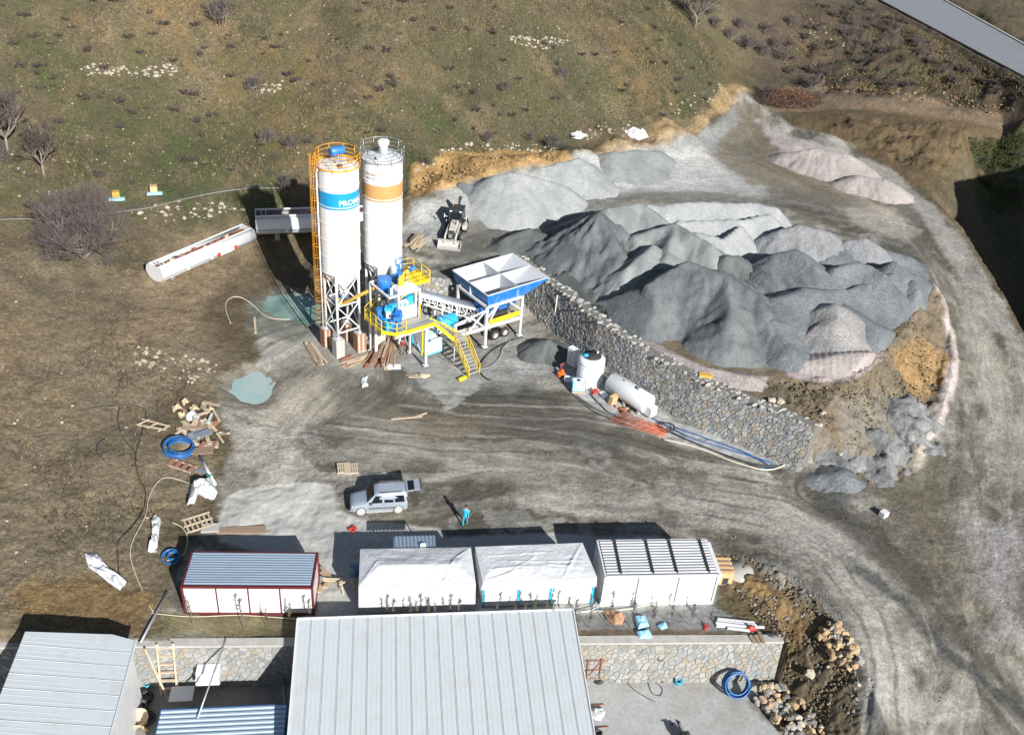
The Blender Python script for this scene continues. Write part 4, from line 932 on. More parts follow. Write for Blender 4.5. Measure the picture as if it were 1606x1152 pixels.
# small porch roof behind the first tarpaulin
pc = ground(648, 851); po = empty('porch_roof', (.35, 47.2, 0), math.radians(0), 'small grey ribbed lean-to roof behind the hipped white tarpaulin', 'roof')
r = MB(); corr(r, 0, 2.75, 0, 1.05, 2.55, 11, 'y', .06); r.build('roof_sheet', M['sheetb'], po)
for x in (.05, 2.7): MB().bar((x, 1.0, 0), (x, 1.0, 2.55), .07).build('post', M['grey'], po)
MB().bar((0,1.0,2.5),(2.75,1.0,2.5),.06,.08).build('beam', M['grey'], po)
MB().bx(1.75, 2.1, -.05, .12, 2.62, 2.8).build('junction_box', M['plastic'], po)

# large white shed in front
sh = empty('large_shed', (-5.55, 42.3, -3.3), 0, 'large white metal shed whose long-seamed roof fills the bottom centre', 'shed')
W, Dp, zb = 17.2, 16.0, 4.8; npan = 20; pw = W/npan; sl_ = .125
for i in range(npan):
    m = MB(); x0, x1 = i*pw+.012, (i+1)*pw-.012
    m.hexa([(x0,-Dp,zb-Dp*sl_-.06),(x1,-Dp,zb-Dp*sl_-.06),(x1,0,zb-.06),(x0,0,zb-.06)], [(x0,-Dp,zb-Dp*sl_),(x1,-Dp,zb-Dp*sl_),(x1,0,zb),(x0,0,zb)])
    for fx in (.33, .66): m.bar((x0+pw*fx,-Dp,zb-Dp*sl_+.006),(x0+pw*fx,0,zb+.006),.05,.008)
    m.bar((x1-.03,-Dp,zb-Dp*sl_+.015),(x1-.03,0,zb+.015),.03,.03)
    m.build('roof_panel', M['panel'], sh)
m = MB(); m.hexa([(.25,-Dp,0),(W-.25,-Dp,0),(W-.25,-.6,0),(.25,-.6,0)], [(.25,-Dp,zb-Dp*sl_-.1),(W-.25,-Dp,zb-Dp*sl_-.1),(W-.25,-.6,zb-.17),(.25,-.6,zb-.17)]); m.build('wall', M['grey'], sh)
m = MB(); m.bar((0,.02,zb+.0),(W,.02,zb+.0),.06,.16); m.bar((-.02,-Dp,zb-Dp*sl_),(-.02,0,zb),.06,.16); m.bar((W+.02,-Dp,zb-Dp*sl_),(W+.02,0,zb),.06,.16); m.build('roof_edge', M['white'], sh)

# left white shed, its roof falling to the right
ls = empty('left_shed', (-14.75, 40.8, -3.3), 0, 'white metal shed with cross-seamed roof at bottom left', 'shed')
zr, zl, Wd = 5.1, 6.2, 5.95; pn = 1.0
for i in range(13):
    y0, y1 = -i*pn-.014, -(i+1)*pn+.014; m = MB()
    xe = .0; yb = .3 if i == 0 else 0
    m.hexa([(-Wd,y1,zl-.07),(xe,y1,zr-.07),(xe,y0,zr-.07),(-1.35,y0+yb,zr+.2),(-Wd,y0,zl-.07)], [(-Wd,y1,zl),(xe,y1,zr),(xe,y0,zr),(-1.35,y0+yb,zr+.27),(-Wd,y0,zl)])
    m.bar((-Wd,y1+.03,zl+.015),(xe,y1+.03,zr+.015),.04,.035)
    for fy in (.33,.66): m.bar((-Wd,y0+(y1-y0)*fy,zl+.004),(xe,y0+(y1-y0)*fy,zr+.004),.05,.008)
    m.build('roof_panel', M['panel'], ls)
m = MB(); m.hexa([(-Wd+.2,-13,0),(-.2,-13,0),(-.2,-.4,0),(-Wd+.2,-.4,0)], [(-Wd+.2,-13,zl-.2),(-.2,-13,zr-.15),(-.2,-.4,zr-.15),(-Wd+.2,-.4,zl-.2)]); m.build('wall', M['white'], ls)
m = MB(); m.bar((.03,-13,zr),(.03,0,zr),.06,.18); m.build('gutter', M['white'], ls)

# low blue-grey container roof between the sheds
lc = empty('low_container', (-12.95, 34.9, -3.3), 0, 'site container with pale blue ribbed roof standing in the lower yard', 'container')
m = MB(); m.bx(0, 6.9, 0, 2.85, 0, 2.5); m.build('wall', M['grey'], lc)
m = MB(); corr(m, -.1, 7.0, -.05, 2.9, 2.55, 9, 'x', .06); m.build('roof_sheet', mat('pale_blue_roof',(.42,.54,.64),.4,.3,var=.08,scale=2,stretch=(.3,3,1)), lc)
m = MB()
for y in (-.06, 2.91): m.bar((-.1,y,2.5),(7.0,y,2.5),.06,.12)
for x in (-.12, 7.02): m.bar((x,-.06,2.5),(x,2.91,2.5),.06,.12)
m.build('frame', M['blue'], lc)

# ---- things in the lower yard
zL = -3.3
ld = empty('wooden_ladder', (-13.95, 40.95, zL), 0, 'rough wooden ladder leaning on the pale rubble wall', 'ladder')
for x in (0, .95): MB().bar((x, 0, 0), (x, .85, 3.6), .12, .1).build('rail', M['palew'], ld)
for k in range(6): MB().bar((-.12, .08+.14*k+.05, .35+.58*k), (1.07, .08+.14*k+.05, .35+.58*k), .13, .07).build('rung', M['palew'], ld)
hb = empty('roof_fan', (-11.0, 41.2, -2.3), 0, 'white square hood with a frayed sheet on the wall between sheds', 'hood')
MB().bx(-.7, .7, -.45, .3, .25, 1.0).build('housing', M['plastic'], hb, bevel=.04)
MB().bx(-.72, .72, -.7, -.4, .15, .7).build('cover', M['white'], hb, bevel=.05)
for x in (-.6,.6): MB().bar((x,0,-1.0),(x,0,.3),.06).build('leg', M['grey'], hb)
tb = empty('table', (-12.55, 40.3, zL), 0, 'small white table standing in the shade below the rubble wall', 'table')
MB().bx(-.7, .7, -.55, .55, .75, .8).build('tabletop', M['white'], tb, bevel=.01)
for x in (-.6,.6):
    for y in (-.45,.45): MB().bar((x,y,0),(x,y,.75),.05).build('leg', M['grey'], tb)
def pole(name, label, a, b, r, m, cat): o = MB().tube([a,b], r, 8).build(name, m); return tag(o, label, cat)
pole('steel_pole', 'long thin grey pole leaning from the wall top to the low container', (-9.9,42.1,.25), (-10.9,37.0,-.6), .05, M['galv'], 'pole')
pole('steel_beam', 'dark beam lying slanted in the shade beside the large shed', (-6.6,41.6,-2.6), (-5.9,36.5,-3.15), .09, M['grey'], 'beam')
pole('gutter_pipe', 'grey pipe lying from the field down onto the wall top by the left shed', tuple(ground(262,930,.1)), (-14.9,41.8,.4), .08, M['galv'], 'pipe')
pole('timber_post', 'pale timber leaning against the corner of the left shed', (-13.3,40.2,zL), (-14.55,41.4,.4), .07, M['palew'], 'timber')
def tyre(c, R, w, m, axis='Z'):
    mb = MB(); mb.lathe([(R*.58,-w/2),(R*.9,-w/2),(R,-w/3),(R,w/3),(R*.9,w/2),(R*.58,w/2),(R*.58,-w/2)], c, 20, False, axis=axis); return mb
for i, (px, py, z, R, lb) in enumerate([(229,1092,.15,.45,'old tyre by the wall of the left shed, nearest the ladder'),(222,1106,.42,.4,'old tyre leaning on junk beside the left shed'),(230,1126,.15,.5,'dusty tyre farthest down beside the left shed')]):
    p = P(px, py, zL+z); tag(tyre((0,0,0), R, .28, M['black']).build('old_tyre', M['black'], loc=tuple(p), rot=(.2*i,.3,0)), lb, 'tyre')
p = P(219,1128,zL+.3); tag(MB().lathe([(.5,0),(.55,.5),(.5,.5),(.44,.08)],(0,0,0),18).build('round_basket', M['palew'], loc=tuple(p), rot=(.3,.1,0)), 'round beige tub among the junk beside the left shed', 'tub')
p = P(229,1062,zL+.2); tag(MB().bx(-.3,.3,-.4,.4,0,.5).bx(-.34,.34,-.1,.1,.5,.56).build('crate', M['rust'], loc=tuple(p), rot=(0,0,.3)), 'brown wooden crate beside the left shed', 'crate')
p = P(232,1077,zL+.1); tag(MB().lathe([(.12,0),(.17,.32),(.15,.32),(.11,.02)],(0,0,0),14).build('blue_bucket', M['cyanp'], loc=tuple(p)), 'small light blue bucket by the left shed wall', 'bucket')
for px, py, l_, a, lb in [(212,1141,1.5,.6,'orange plank on the junk at the bottom left'),(220,1136,1.3,-.7,'dark plank crossing the orange one at bottom left'),(206,1149,1.2,1.3,'short pale plank at the very bottom left')]:
    p = P(px, py, zL+.25); tag(MB().bx(-l_/2,l_/2,-.07,.07,0,.05).build('plank', M['fresh' if 'orange' in lb else 'wood'], loc=tuple(p), rot=(.1,.15,a)), lb, 'plank')
# pipe coil and hoses on the slab at lower right
def coil(c, R, r, turns, m, label, name='pipe_coil', tilt=(0,0,0), cat='pipe coil', spread=.12, n=8):
    mb = MB(); rr = random.Random(int(R*1000)); pts = []
    for k in range(int(turns*28)):
        a = 2*math.pi*k/28; q = R+spread*math.sin(k*.11)+rr.uniform(-.01,.01); pts.append((q*math.cos(a), q*math.sin(a)*(.97+.05*math.sin(k*.05)), r+r*1.6*(k//28)*.8+.02*math.sin(k*.3)))
    mb.tube(pts, r, n); return tag(mb.build(name, m, loc=c, rot=tilt), label, cat)
p = P(1140,1056,zL); coil((p[0]+.05, ywall(22.4)-.55-.35-.62, zL+.62), .78, .05, 9, M['pvcb'], 'large coil of blue water pipe leaning against the pale rubble wall', tilt=(.95,.06,0), spread=.1)
p = P(1036,1028,-1.2); coil((p[0], p[1]-.1, -1.25), .2, .02, 3, M['hose'], 'small black hose coil hanging on the rubble wall', 'hose_coil', (1.3,0,0), 'hose coil', .03)
p = P(1038,1062,zL); coil((p[0], p[1], zL), .33, .02, 3, M['hose'], 'small loose black hose coil on the slab below the rubble wall', 'hose_coil', (0,0,0), 'hose coil', .06)
def hose(pxs, r, m, label, cat='hose', name='hose', dz=.0, n=6, fn=None, sub=6):
    pts = [fn(*q) if fn else ground(q[0], q[1]) for q in pxs]; pts = [Vector(p) for p in pts]; out = []
    for i in range(len(pts)-1):
        p0 = pts[max(i-1,0)]; p1 = pts[i]; p2 = pts[i+1]; p3 = pts[min(i+2,len(pts)-1)]
        for k in range(sub):
            t = k/sub; out.append(.5*((2*p1)+(p2-p0)*t+(2*p0-5*p1+4*p2-p3)*t*t+(3*p1-p0-3*p2+p3)*t**3))
    out.append(pts[-1])
    if fn is None: out = [Vector((q.x, q.y, ztop(q.x, q.y)+r+.04+dz)) for q in out]
    return tag(MB().tube([tuple(q) for q in out], r, n).build(name, m), label, cat)
fl_ = lambda x, y: P(x, y, zL+.03)
hose([(987,1060),(1000,1057),(1015,1068),(1022,1085),(1035,1090),(1038,1078),(1020,1064),(1008,1058)], .022, M['hose'], 'black hose looped in a long figure on the lower slab', fn=fl_)
hose([(985,1062),(984,1070),(996,1082),(1012,1092),(1028,1100)], .022, M['hose'], 'thin hose end trailing left of the looped hose', fn=fl_)
p = P(1062,1070,zL); tag(MB().lathe([(.2,0),(.26,.4),(.23,.4),(.18,.03)],(0,0,0),16).build('cyan_bucket', M['cyanp'], loc=(p[0],p[1],zL), rot=(.2,.1,0)), 'light blue bucket standing on the lower concrete slab', 'bucket')
a, b = P(1162,1068,zL+.1), (23.9,40.5,-.3)
pole('leaning_pole', 'pale pole leaning against the rubble wall right of the blue coil', tuple(a), b, .05, M['palew'], 'pole')
pole('leaning_pole', 'darker thin pole crossing behind the blue pipe coil', tuple(P(1165,1050,zL+.1)), (23.6,40.5,-1.6), .035, M['dark'], 'pole')
# pallet truck at the bottom edge
p = P(1064,1146,zL); fk = empty('pallet_truck', (p[0], p[1], zL), math.radians(8), 'dark pallet truck with two forks at the bottom edge of the slab', 'pallet truck')
for x in (-.25,.25): MB().bar((x,-.6,.1),(x,.65,.08),.14,.06).build('fork', M['grey'], fk)
MB().bx(-.35,.35,-.95,-.55,.05,.7).bx(-.25,.25,-.9,-.6,.7,.85).build('body', M['dark'], fk, bevel=.03)
MB().bar((0,-.85,.8),(0,-1.2,1.2),.05).bar((-.2,-1.2,1.2),(.2,-1.2,1.2),.05).build('handle', M['dark'], fk)
for x in (-.25,.25): MB().lathe([(.09,-.05),(.09,.05)],(x,.5,.09),12,axis='X').build('wheel', M['black'], fk)
# rusty scaffold frame and tyres at the right side of the large shed
sf = empty('scaffolding', tuple(P(930,1070,zL)), 0, 'rusty scaffold frame standing at the right side of the large shed', 'scaffold')
for x in (-.5,.35):
    MB().tube([(x,0,0),(x,.05,2.2)],.035,6).build('post', M['rust'], sf)
for z in (.4,1.2,2.1): MB().tube([(-.7,0.02,z),(.6,0.02,z)],.03,6).build('rail', M['rust'], sf)
MB().tube([(-.5,0.05,.4),(.35,0.05,2.0)],.025,6).build('brace', M['rust'], sf)
for i,(px,py,lb) in enumerate([(930,1058,'black tyre behind the rusty scaffold frame'),(938,1064,'smaller black tyre next to the scaffold frame'),(938,1150,'black tyre at the bottom edge beside the large shed')]):
    p = P(px,py,zL+.14); tag(tyre((0,0,0), .45-.08*i, .25, M['black']).build('old_tyre', M['black'], loc=tuple(p), rot=(.3 if i == 0 else 0,0,0)), lb, 'tyre')
for i,(x0,y0,x1,y1) in enumerate([(929,1105,948,1104),(937,1140,955,1139)]):
    tag(MB().tube([tuple(P(x0,y0,zL+.08)),tuple(P(x1,y1,zL+.08))],.03,6).build('scaffold_tube', M['rust']), ('rusty tube lying by the shed wall, upper one','rusty tube lying by the shed wall, near the bottom edge')[i], 'tube')
tag(MB().ball(tuple(P(938,1118,zL+.1)), .45, 9, 6, (1,1,.45), .3).build('plastic_sheet', M['tarp']), 'crumpled pale plastic sheet on the slab beside the large shed', 'sheet')

# ---- strip between the containers and the wall
kn = empty('dog_kennel', (22.35, 45.4, 0), math.radians(-4), 'small yellow-brown wooden kennel at the right end of the containers', 'kennel')
MB().bx(0,1.0,0,1.5,.05,1.15).build('body', M['fresh'], kn)
for k in range(4): MB().bx(-.06,1.06,.05+k*.42,.2+k*.42,1.17,1.22).build('roof_slat', M['fresh'], kn)
MB().bx(.1,.9,.1,1.4,1.15,1.165).build('roof_board', M['wood'], kn)
MB().bx(.3,.7,-.02,.0,.1,.7).build('entrance', M['dark'], kn)
tag(MB().lathe([(1.05,0),(1.0,.12),(.0,.13)],(0,0,0),28,False).build('round_slab', M['concrete'], loc=(24.3,46.6,.02)), 'round grey concrete disc on the ground beside the kennel', 'disc')
def sheet_obj(name, pxs, m, label, cat, z0=.15, amp=.2, th=.03, n=9, fn=None, seed=1):
    """crumpled flexible sheet filling an outline"""
    pl = [ground(*q) if fn is None else Vector(fn(*q)) for q in pxs]; _r = random.Random(seed); pl = [p+Vector((_r.uniform(-.12,.12),_r.uniform(-.12,.12),0)) for p in pl]; c = sum(pl, Vector())/len(pl); mb = MB(); vs = []; R = 5
    for k in range(1, R+1):
        for i, p in enumerate(pl):
            q = pl[(i+1) % len(pl)]
            for s in range(3):
                w = p.lerp(q, s/3); x = c.lerp(w, k/R); zz = ztop(x.x, x.y) if fn is None else c.z
                vs.append((x.x, x.y, zz+z0*(1-.7*(k/R)**3)+(amp*mnoise.noise(Vector((x.x*1.6+seed*5, x.y*1.6, seed)))+amp*.7*mnoise.noise(Vector((x.x*5+seed*5, x.y*5, seed))))*(1.15-.8*k/R)+ (.03 if k == R else .06)))
    m3 = len(pl)*3; ctr = len(vs); zc = ztop(c.x,c.y) if fn is None else c.z; vs.append((c.x, c.y, zc+z0+.06)); fs = [(ctr, i, (i+1)%m3) for i in range(m3)]
    for k in range(R-1): fs += [(k*m3+i, (k+1)*m3+i, (k+1)*m3+(i+1)%m3, k*m3+(i+1)%m3) for i in range(m3)]
    mb.add(vs, fs, seed % 2 == 0); o = mb.build(name, m); sm = o.modifiers.new('solid','SOLIDIFY'); sm.thickness = th; return tag(o, label, cat)
M['card'] = mat('cardboard', (.36,.21,.12), .85, var=.2, dirt=(.25,.17,.1), dirt_amt=.5)
sheet_obj('cardboard', [(948,962),(962,958),(979,965),(978,982),(965,981),(950,974)], M['card'], 'flattened brown cardboard box on the gravel strip', 'cardboard', .3, .3, seed=3)
sheet_obj('foam_board', [(995,969),(1010,969),(1017,985),(1003,988)], M['board'], 'upper light blue foam board above the wall', 'foam board', .25, .15, seed=5)
sheet_obj('foam_board', [(998,991),(1016,988),(1023,1001),(1005,1004)], M['board'], 'lower light blue foam board hanging over the wall edge', 'foam board', .25, .1, seed=7)
sheet_obj('foam_board', [(1031,981),(1046,978),(1049,985),(1034,986)], M['board'], 'small scrap of light blue foam on the gravel strip', 'foam board', .1, .1, seed=9)
for i, (x0, y0, x1, y1) in enumerate([(1124,975,1186,982),(1122,979,1180,986),(1123,983,1198,985),(1140,987,1175,991),(1125,972,1183,978)]):
    a = ground(x0,y0,.12+.05*(i%2)); b = ground(x1,y1,.12+.05*(i%2)); tag(MB().bar(a, b, .13, .12).build('white_profile', M['white']), ['longest upper','second','lowest and rightmost','short lower','topmost'][i]+' white plastic profile in the bundle beside the wall end', 'profile', 'white profiles beside the wall end')
sheet_obj('red_bundle', [(1168,982),(1182,983),(1188,990),(1172,993)], M['red'], 'red plastic bundle at the end of the white profiles', 'bundle', .25, .3, seed=4)
sheet_obj('red_scrap', [(1103,980),(1111,980),(1110,990),(1104,990)], M['red'], 'small red scrap left of the white profiles', 'scrap', .15, .2, seed=6)
sheet_obj('dark_mat', [(1200,995),(1218,994),(1226,1005),(1206,1007)], M['dark'], 'dark sheet draped over the right end of the wall', 'mat', .1, .05, seed=8)
for i,(x0,y0,x1,y1) in enumerate([(1176,998,1184,1008),(1183,997,1192,1008),(1190,992,1198,1008)]):
    a = ground(x0,y0,.1); b = Vector(P(x1,y1,.2)); tag(MB().bar(a,b,.22,.05).build('plank', M['wood']), ['left','middle','right'][i]+' one of three grey planks laid across the wall top', 'plank', 'planks across the wall top')
hose([(905,962),(980,958),(1040,945)], .03, M['creamh'], 'white pipe running along the foot of the middle containers', 'pipe', 'water_pipe', .1)
hose([(900,966),(935,957),(943,940)], .03, M['white'], 'bent white pipe by the gap between the tarpaulin and the right container', 'pipe', 'water_pipe', .2)
hose([(235,962),(300,968),(380,966),(470,972)], .025, M['creamh'], 'cream cable along the foot of the red-framed container', 'cable', 'cable', .03)
dr = ground(556,902); tag(MB().lathe([(.0,.86),(.29,.88),(.3,.6),(.31,.58),(.3,.3),(.31,.28),(.3,.0)],(0,0,0),20,False).build('blue_drum', mat('blue_drum',(.08,.2,.32),.4), loc=tuple(dr)), 'blue drum in the shade beside the hipped white tarpaulin', 'drum')
for i,(px,py,l_,a,mm,lb) in enumerate([(502,925,.9,1.5,'fresh','orange upright board beside the red-framed container'),(512,920,.8,1.5,'fresh','second orange board beside the red-framed container'),(518,912,1.6,-.6,'wood','grey plank slanting on the junk beside the red-framed container'),(512,905,1.2,-.9,'wood','short grey plank on top of the junk by the red-framed container'),(524,918,1.5,.1,'palew','pale board under the slanting plank')]):
    p = ground(px,py,.12+.1*i); tag(MB().bx(-l_/2,l_/2,-.13,.13,0,.06).build('board', M[mm], loc=tuple(p), rot=(.1,.2,a)), lb, 'board')
tg = empty('sawhorse', tuple(ground(544,925)), .5, 'white sawhorse frame in the gap between container and tarpaulin', 'sawhorse')
for x in (-.4,.4):
    for y in (-.3,.3): MB().bar((x,y,0),(x*.9,0,.8),.06).build('leg', M['palew'], tg)
MB().bar((-.55,0,.82),(.55,0,.82),.08).build('beam', M['palew'], tg)
# ================================================================ silos
PA = math.radians(31)
def text_on_cylinder(txt, size, R, z, ang0, m, parent, name='lettering', bold=True):
    cu = bpy.data.curves.new(name, 'FONT'); cu.body = txt; cu.size = size; cu.extrude = .004; cu.resolution_u = 3
    if bold: cu.offset = size*.02
    to = bpy.data.objects.new(name, cu); C.objects.link(to); dg = bpy.context.evaluated_depsgraph_get(); me = bpy.data.meshes.new_from_object(to.evaluated_get(dg)); bpy.data.objects.remove(to)
    bm_ = __import__('bmesh').new(); bm_.from_mesh(me)
    __import__('bmesh').ops.subdivide_edges(bm_, edges=[e for e in bm_.edges if e.calc_length() > .15], cuts=2); bm_.to_mesh(me); bm_.free()
    for vt in me.vertices:
        a = ang0+vt.co.x/R; r = R+.012+vt.co.z; vt.co = (math.cos(a)*r, math.sin(a)*r, z+vt.co.y)
    me.materials.clear(); me.materials.append(m); me.update(); return link(name, me, None, parent)
def silo(c, label, band, rail, kind, seed):
    t = empty('cement_silo', (c[0], c[1], 0), PA, label, 'silo'); R = 1.69; h = 1.085; z0, zc, z1 = 1.8, 8.15, 17.5
    for i, (x, y) in enumerate(((-h,-h),(h,-h),(h,h),(-h,h))):
        m = MB(); m.bx(x-.42, x+.42, y-.42, y+.42, 0-.2, z0); m.build('pier', M['concrete'], t, bevel=.02)
        m = MB(); m.tube([(x,y,z0),(x,y,zc+.15)], .115, 10); m.box((x,y,z0+.03),(.42,.42,.05)); m.build('leg', M['silo'], t)
        if kind == 1 and i != 0:                    # formwork boards left on the piers
            for s in range(4):
                f = MB(); a = -.42+.21*s
                f.bx(x+a+.008, x+a+.2, y-.47, y-.425, .05, z0-.05*rnd.random()); f.build('form_board', M['ply' if s % 2 else 'palew'], t)
                f = MB(); f.bx(x-.47, x-.425, y+a+.008, y+a+.2, .05, z0-.05*rnd.random()); f.build('form_board', M['ply'], t)
    ps = ((-h,-h),(h,-h),(h,h),(-h,h))
    for i in range(4):
        a, b = ps[i], ps[(i+1) % 4]; m = MB()
        for z in (2.3, 5.0, 7.6): m.bar((*a,z),(*b,z),.1,.1)
        for za, zb in ((2.3,5.0),(5.0,7.6)): m.bar((*a,za),(*b,zb),.08,.08); m.bar((*b,za),(*a,zb),.079,.079)
        m.build('bracing', M['silo'], t)
    for x in (-.5, 0, .5): MB().bx(x-.2, x+.2, -h, h, 4.9, 4.95).build('walkway_plate', M['galv'], t)
    m = MB(); m.lathe([(.16,5.3),(.2,5.85),(R-.02,zc)],(0,0,0),40,False); m.build('cone', M['silo'], t)
    m = MB()
    for k in range(8):
        a = 2*math.pi*k/8; m.bar((math.cos(a)*.3,math.sin(a)*.3,5.9),(math.cos(a)*(R-.05),math.sin(a)*(R-.05),zc-.05),.03,.1)
    m.build('cone_rib', M['silo'], t)
    MB().lathe([(.22,5.0),(.22,5.4),(.15,5.42)],(0,0,0),16).build('outlet_valve', M['blue'], t)
    n = 6; course = (z1-zc)/n; bz0, bz1 = z1-3.32, z1-1.86
    m = MB(); m.lathe([(R,zc),(R,z1)],(0,0,0),64,False); m.build('shell', M['silo'], t)
    for k in range(n+1): MB().lathe([(R+.002,-.035),(R+.03,-.03),(R+.03,.03),(R+.002,.035)],(0,0,zc+course*k),64,False).build('seam_ring', M['silo'], t)
    MB().lathe([(R+.006,bz0),(R+.006,bz1)],(0,0,0),64,False).build('colour_band', M[band], t)
    # top
    MB().lathe([(R+.08,z1-.06),(R+.08,z1),(R-.02,z1+.02),(.0,z1+.28)],(0,0,0),48,False).build('roof', M['silo'], t)
    m = MB(); m.lathe([(R*.72,z1+.10),(R*.72,z1+.14),(R*.7,z1+.14)],(0,0,0),48,False); m.build('roof_ring', M['silo'], t)
    r = MB(); rr = R+.12
    for z in (.45,.8,1.15):
        pts = [(math.cos(a)*rr, math.sin(a)*rr, z1+z) for a in [2*math.pi*k/48 for k in range(48)]]; r.tube(pts, .024, 6, True)
    r.build('guard_rail', M[rail], t)
    for k in range(10):
        a = 2*math.pi*k/10+.2; m = MB(); m.tube([(math.cos(a)*rr,math.sin(a)*rr,z1-.1),(math.cos(a)*rr,math.sin(a)*rr,z1+1.15)],.028,6); m.build('rail_post', M[rail], t)
    m = MB(); m.lathe([(rr+.01,z1+.02),(rr+.01,z1+.17)],(0,0,0),48,False); m.build('toe_board', M[rail], t)
    return t, z1, R
s1, z1, R = silo((-4.02,76.0), 'left white cement silo with blue band and orange caged ladder', 'cyan', 'orange', 1, 1)
camdir = math.atan2(-76, 4.02)-PA
text_on_cylinder('PROMAX', .66, R, z1-2.92, camdir-.02, M['white'], s1)
# filter with blue lid, hatches
for x in (-.28,.28):
    for y in (-.2,.2): MB().bar((x,y,z1+.2),(x,y,z1+1.0),.07).build('filter_leg', M['grey'], s1)
MB().lathe([(.3,-.62),(.36,-.55),(.36,.55),(.3,.62)],(0,.1,z1+1.15),18,axis='X').build('filter', M['blue'], s1)
MB().bx(.85,1.25,-.4,-.15,z1+.12,z1+.3).build('hatch', M['auger'], s1)
MB().lathe([(.2,0),(.2,.25),(.15,.3)],(-.3,-.95,z1+.12),14).build('vent_cap', M['rust'], s1)
MB().tube([(-1.9,.1,z1-.4),(-1.9,.1,2.4)],.06,8).build('fill_pipe', M['silo'], s1)
MB().tube([(-1.9,.1,z1-.4),(-1.7,.1,z1+.1),(-1.2,.1,z1+.25)],.06,8).build('fill_pipe', M['silo'], s1)
lp = Matrix.Rotation(-PA,3,'Z') @ Vector((-5.66+4.02, 75.4-76.0, 0))
m = MB()
for dx in (-.2,.2): m.tube([(lp.x+dx,lp.y,3.0),(lp.x+dx,lp.y,z1+1.1)],.022,5)
k = 3.1
while k < z1+1.0: m.tube([(lp.x-.2,lp.y,k),(lp.x+.2,lp.y,k)],.014,4,caps=False); k += .3
m.build('ladder', M['orange'], s1)
dl = Vector((lp.x,lp.y,0)).normalized(); tl = Vector((-dl.y,dl.x,0)); m = MB()
k = 3.2; hoops = []
def cagept(a): return Vector((lp.x,lp.y,0)) - dl*0 + dl*(.33-.33*math.cos(a))*1.0 + tl*.31*math.sin(a)
while k < z1+1.15: m.tube([tuple(cagept(a)+Vector((0,0,k))) for a in [2*math.pi*i/14 for i in range(14)]],.02,4,True); k += 1.05
for i in range(2,13,2):
    p = cagept(2*math.pi*i/14); m.tube([(p.x,p.y,3.2),(p.x,p.y,z1+1.15)],.017,4)
m.build('ladder_cage', M['orange'], s1)
s2, z1, R = silo((-.42,77.75), 'right white cement silo with tan band and white filter on top', 'tan', 'galv', 2, 2)
camdir = math.atan2(-77.75, .42)-PA
M['print'] = mat('faded_brown_print', (.36,.27,.2), .6)
text_on_cylinder('PROMAX', .34, R, z1-1.05, camdir-.95, M['print'], s2)
text_on_cylinder('BETON', .28, R, z1-1.4, camdir-.9, M['print'], s2)
MB().lathe([(.36,z1+.15),(.38,z1+.95),(.5,z1+1.1),(.5,z1+1.4),(.25,z1+1.5)],(.2,.2,0),22).build('filter', M['silo'], s2)
MB().lathe([(.25,z1+.2),(.25,z1+.4)],(-.7,-.6,0),16).build('vent_cap', M['silo'], s2)
MB().tube([(-.9,.9,z1+.2),(-.9,.9,z1+.5),(.2,1.0,z1+.55)],.04,6).build('pipe', M['dark'], s2)
for zz in (8.0, 9.0): MB().tube([(R-.1,-1.0,zz-.4),(R+.2,-1.1,zz-.4),(R+.2,-1.1,zz+.5),(R-.1,-1.0,zz+.5)],.025,5).build('pipe', M['galv'], s2)
# screw conveyor from the left silo up to the weigh hopper
au = empty('screw_conveyor', (-4.0, 75.2, 4.9), 0, 'ochre screw conveyor tube rising from the left silo to the mixer', 'conveyor')
e_ = Vector((1.85,76.0,7.9))-Vector((-4.0,75.2,4.9)); MB().tube([(0,0,0),tuple(e_)],.16,14).build('tube', M['auger'], au)
for q in (0,.22,.45,.7,.95):
    a = e_*q; d = e_.normalized(); MB().tube([tuple(a-d*.03),tuple(a+d*.03)],.23,14).build('flange', M['auger'], au)
MB().bar(tuple(e_*.98),tuple(e_*.98-Vector((0,0,.7))),.3,.3).build('outlet', M['auger'], au)
MB().bar((-.1,0,-.1),(-.2,0,.55),.36,.36).build('inlet', M['auger'], au)
d = e_.normalized(); MB().tube([tuple(e_),tuple(e_+d*.65)],.2,12).build('motor', M['blue'], au)

# ================================================================ hopper, conveyor, mixer tower (local frame: u along the plant, v to the back)
PO = (8.9, 76.0, 0.0)
hp = empty('aggregate_hopper', PO, PA, 'blue four-compartment aggregate hopper with white inside on a white wheeled frame', 'hopper')
U1, V1, ZT = 7.03, 5.6, 5.4
def frustum(mb, lo, zl, hi, zh, flip=False):
    A = [(lo[0],lo[2],zl),(lo[1],lo[2],zl),(lo[1],lo[3],zl),(lo[0],lo[3],zl)]; B = [(hi[0],hi[2],zh),(hi[1],hi[2],zh),(hi[1],hi[3],zh),(hi[0],hi[3],zh)]
    mb.add(A+B, [(i,(i+1)%4,4+(i+1)%4,4+i) if not flip else (i,4+i,4+(i+1)%4,(i+1)%4) for i in range(4)])
m = MB(); frustum(m, (0,U1,0,V1), ZT-.18, (0,U1,0,V1), ZT); frustum(m, (.25,4.3,.12,5.2), 4.15, (0,U1,0,V1), ZT-.18)
frustum(m, (.55,3.7,.6,4.7), 3.3, (.25,4.3,.12,5.2), 4.15); m.build('bin', M['blue'], hp)
mu, mv = 3.5, 2.8; M['bin_inside'] = mat('bin_inside', (.5,.53,.57), .5, var=.06, dirt=(.38,.38,.38), dirt_amt=.4)
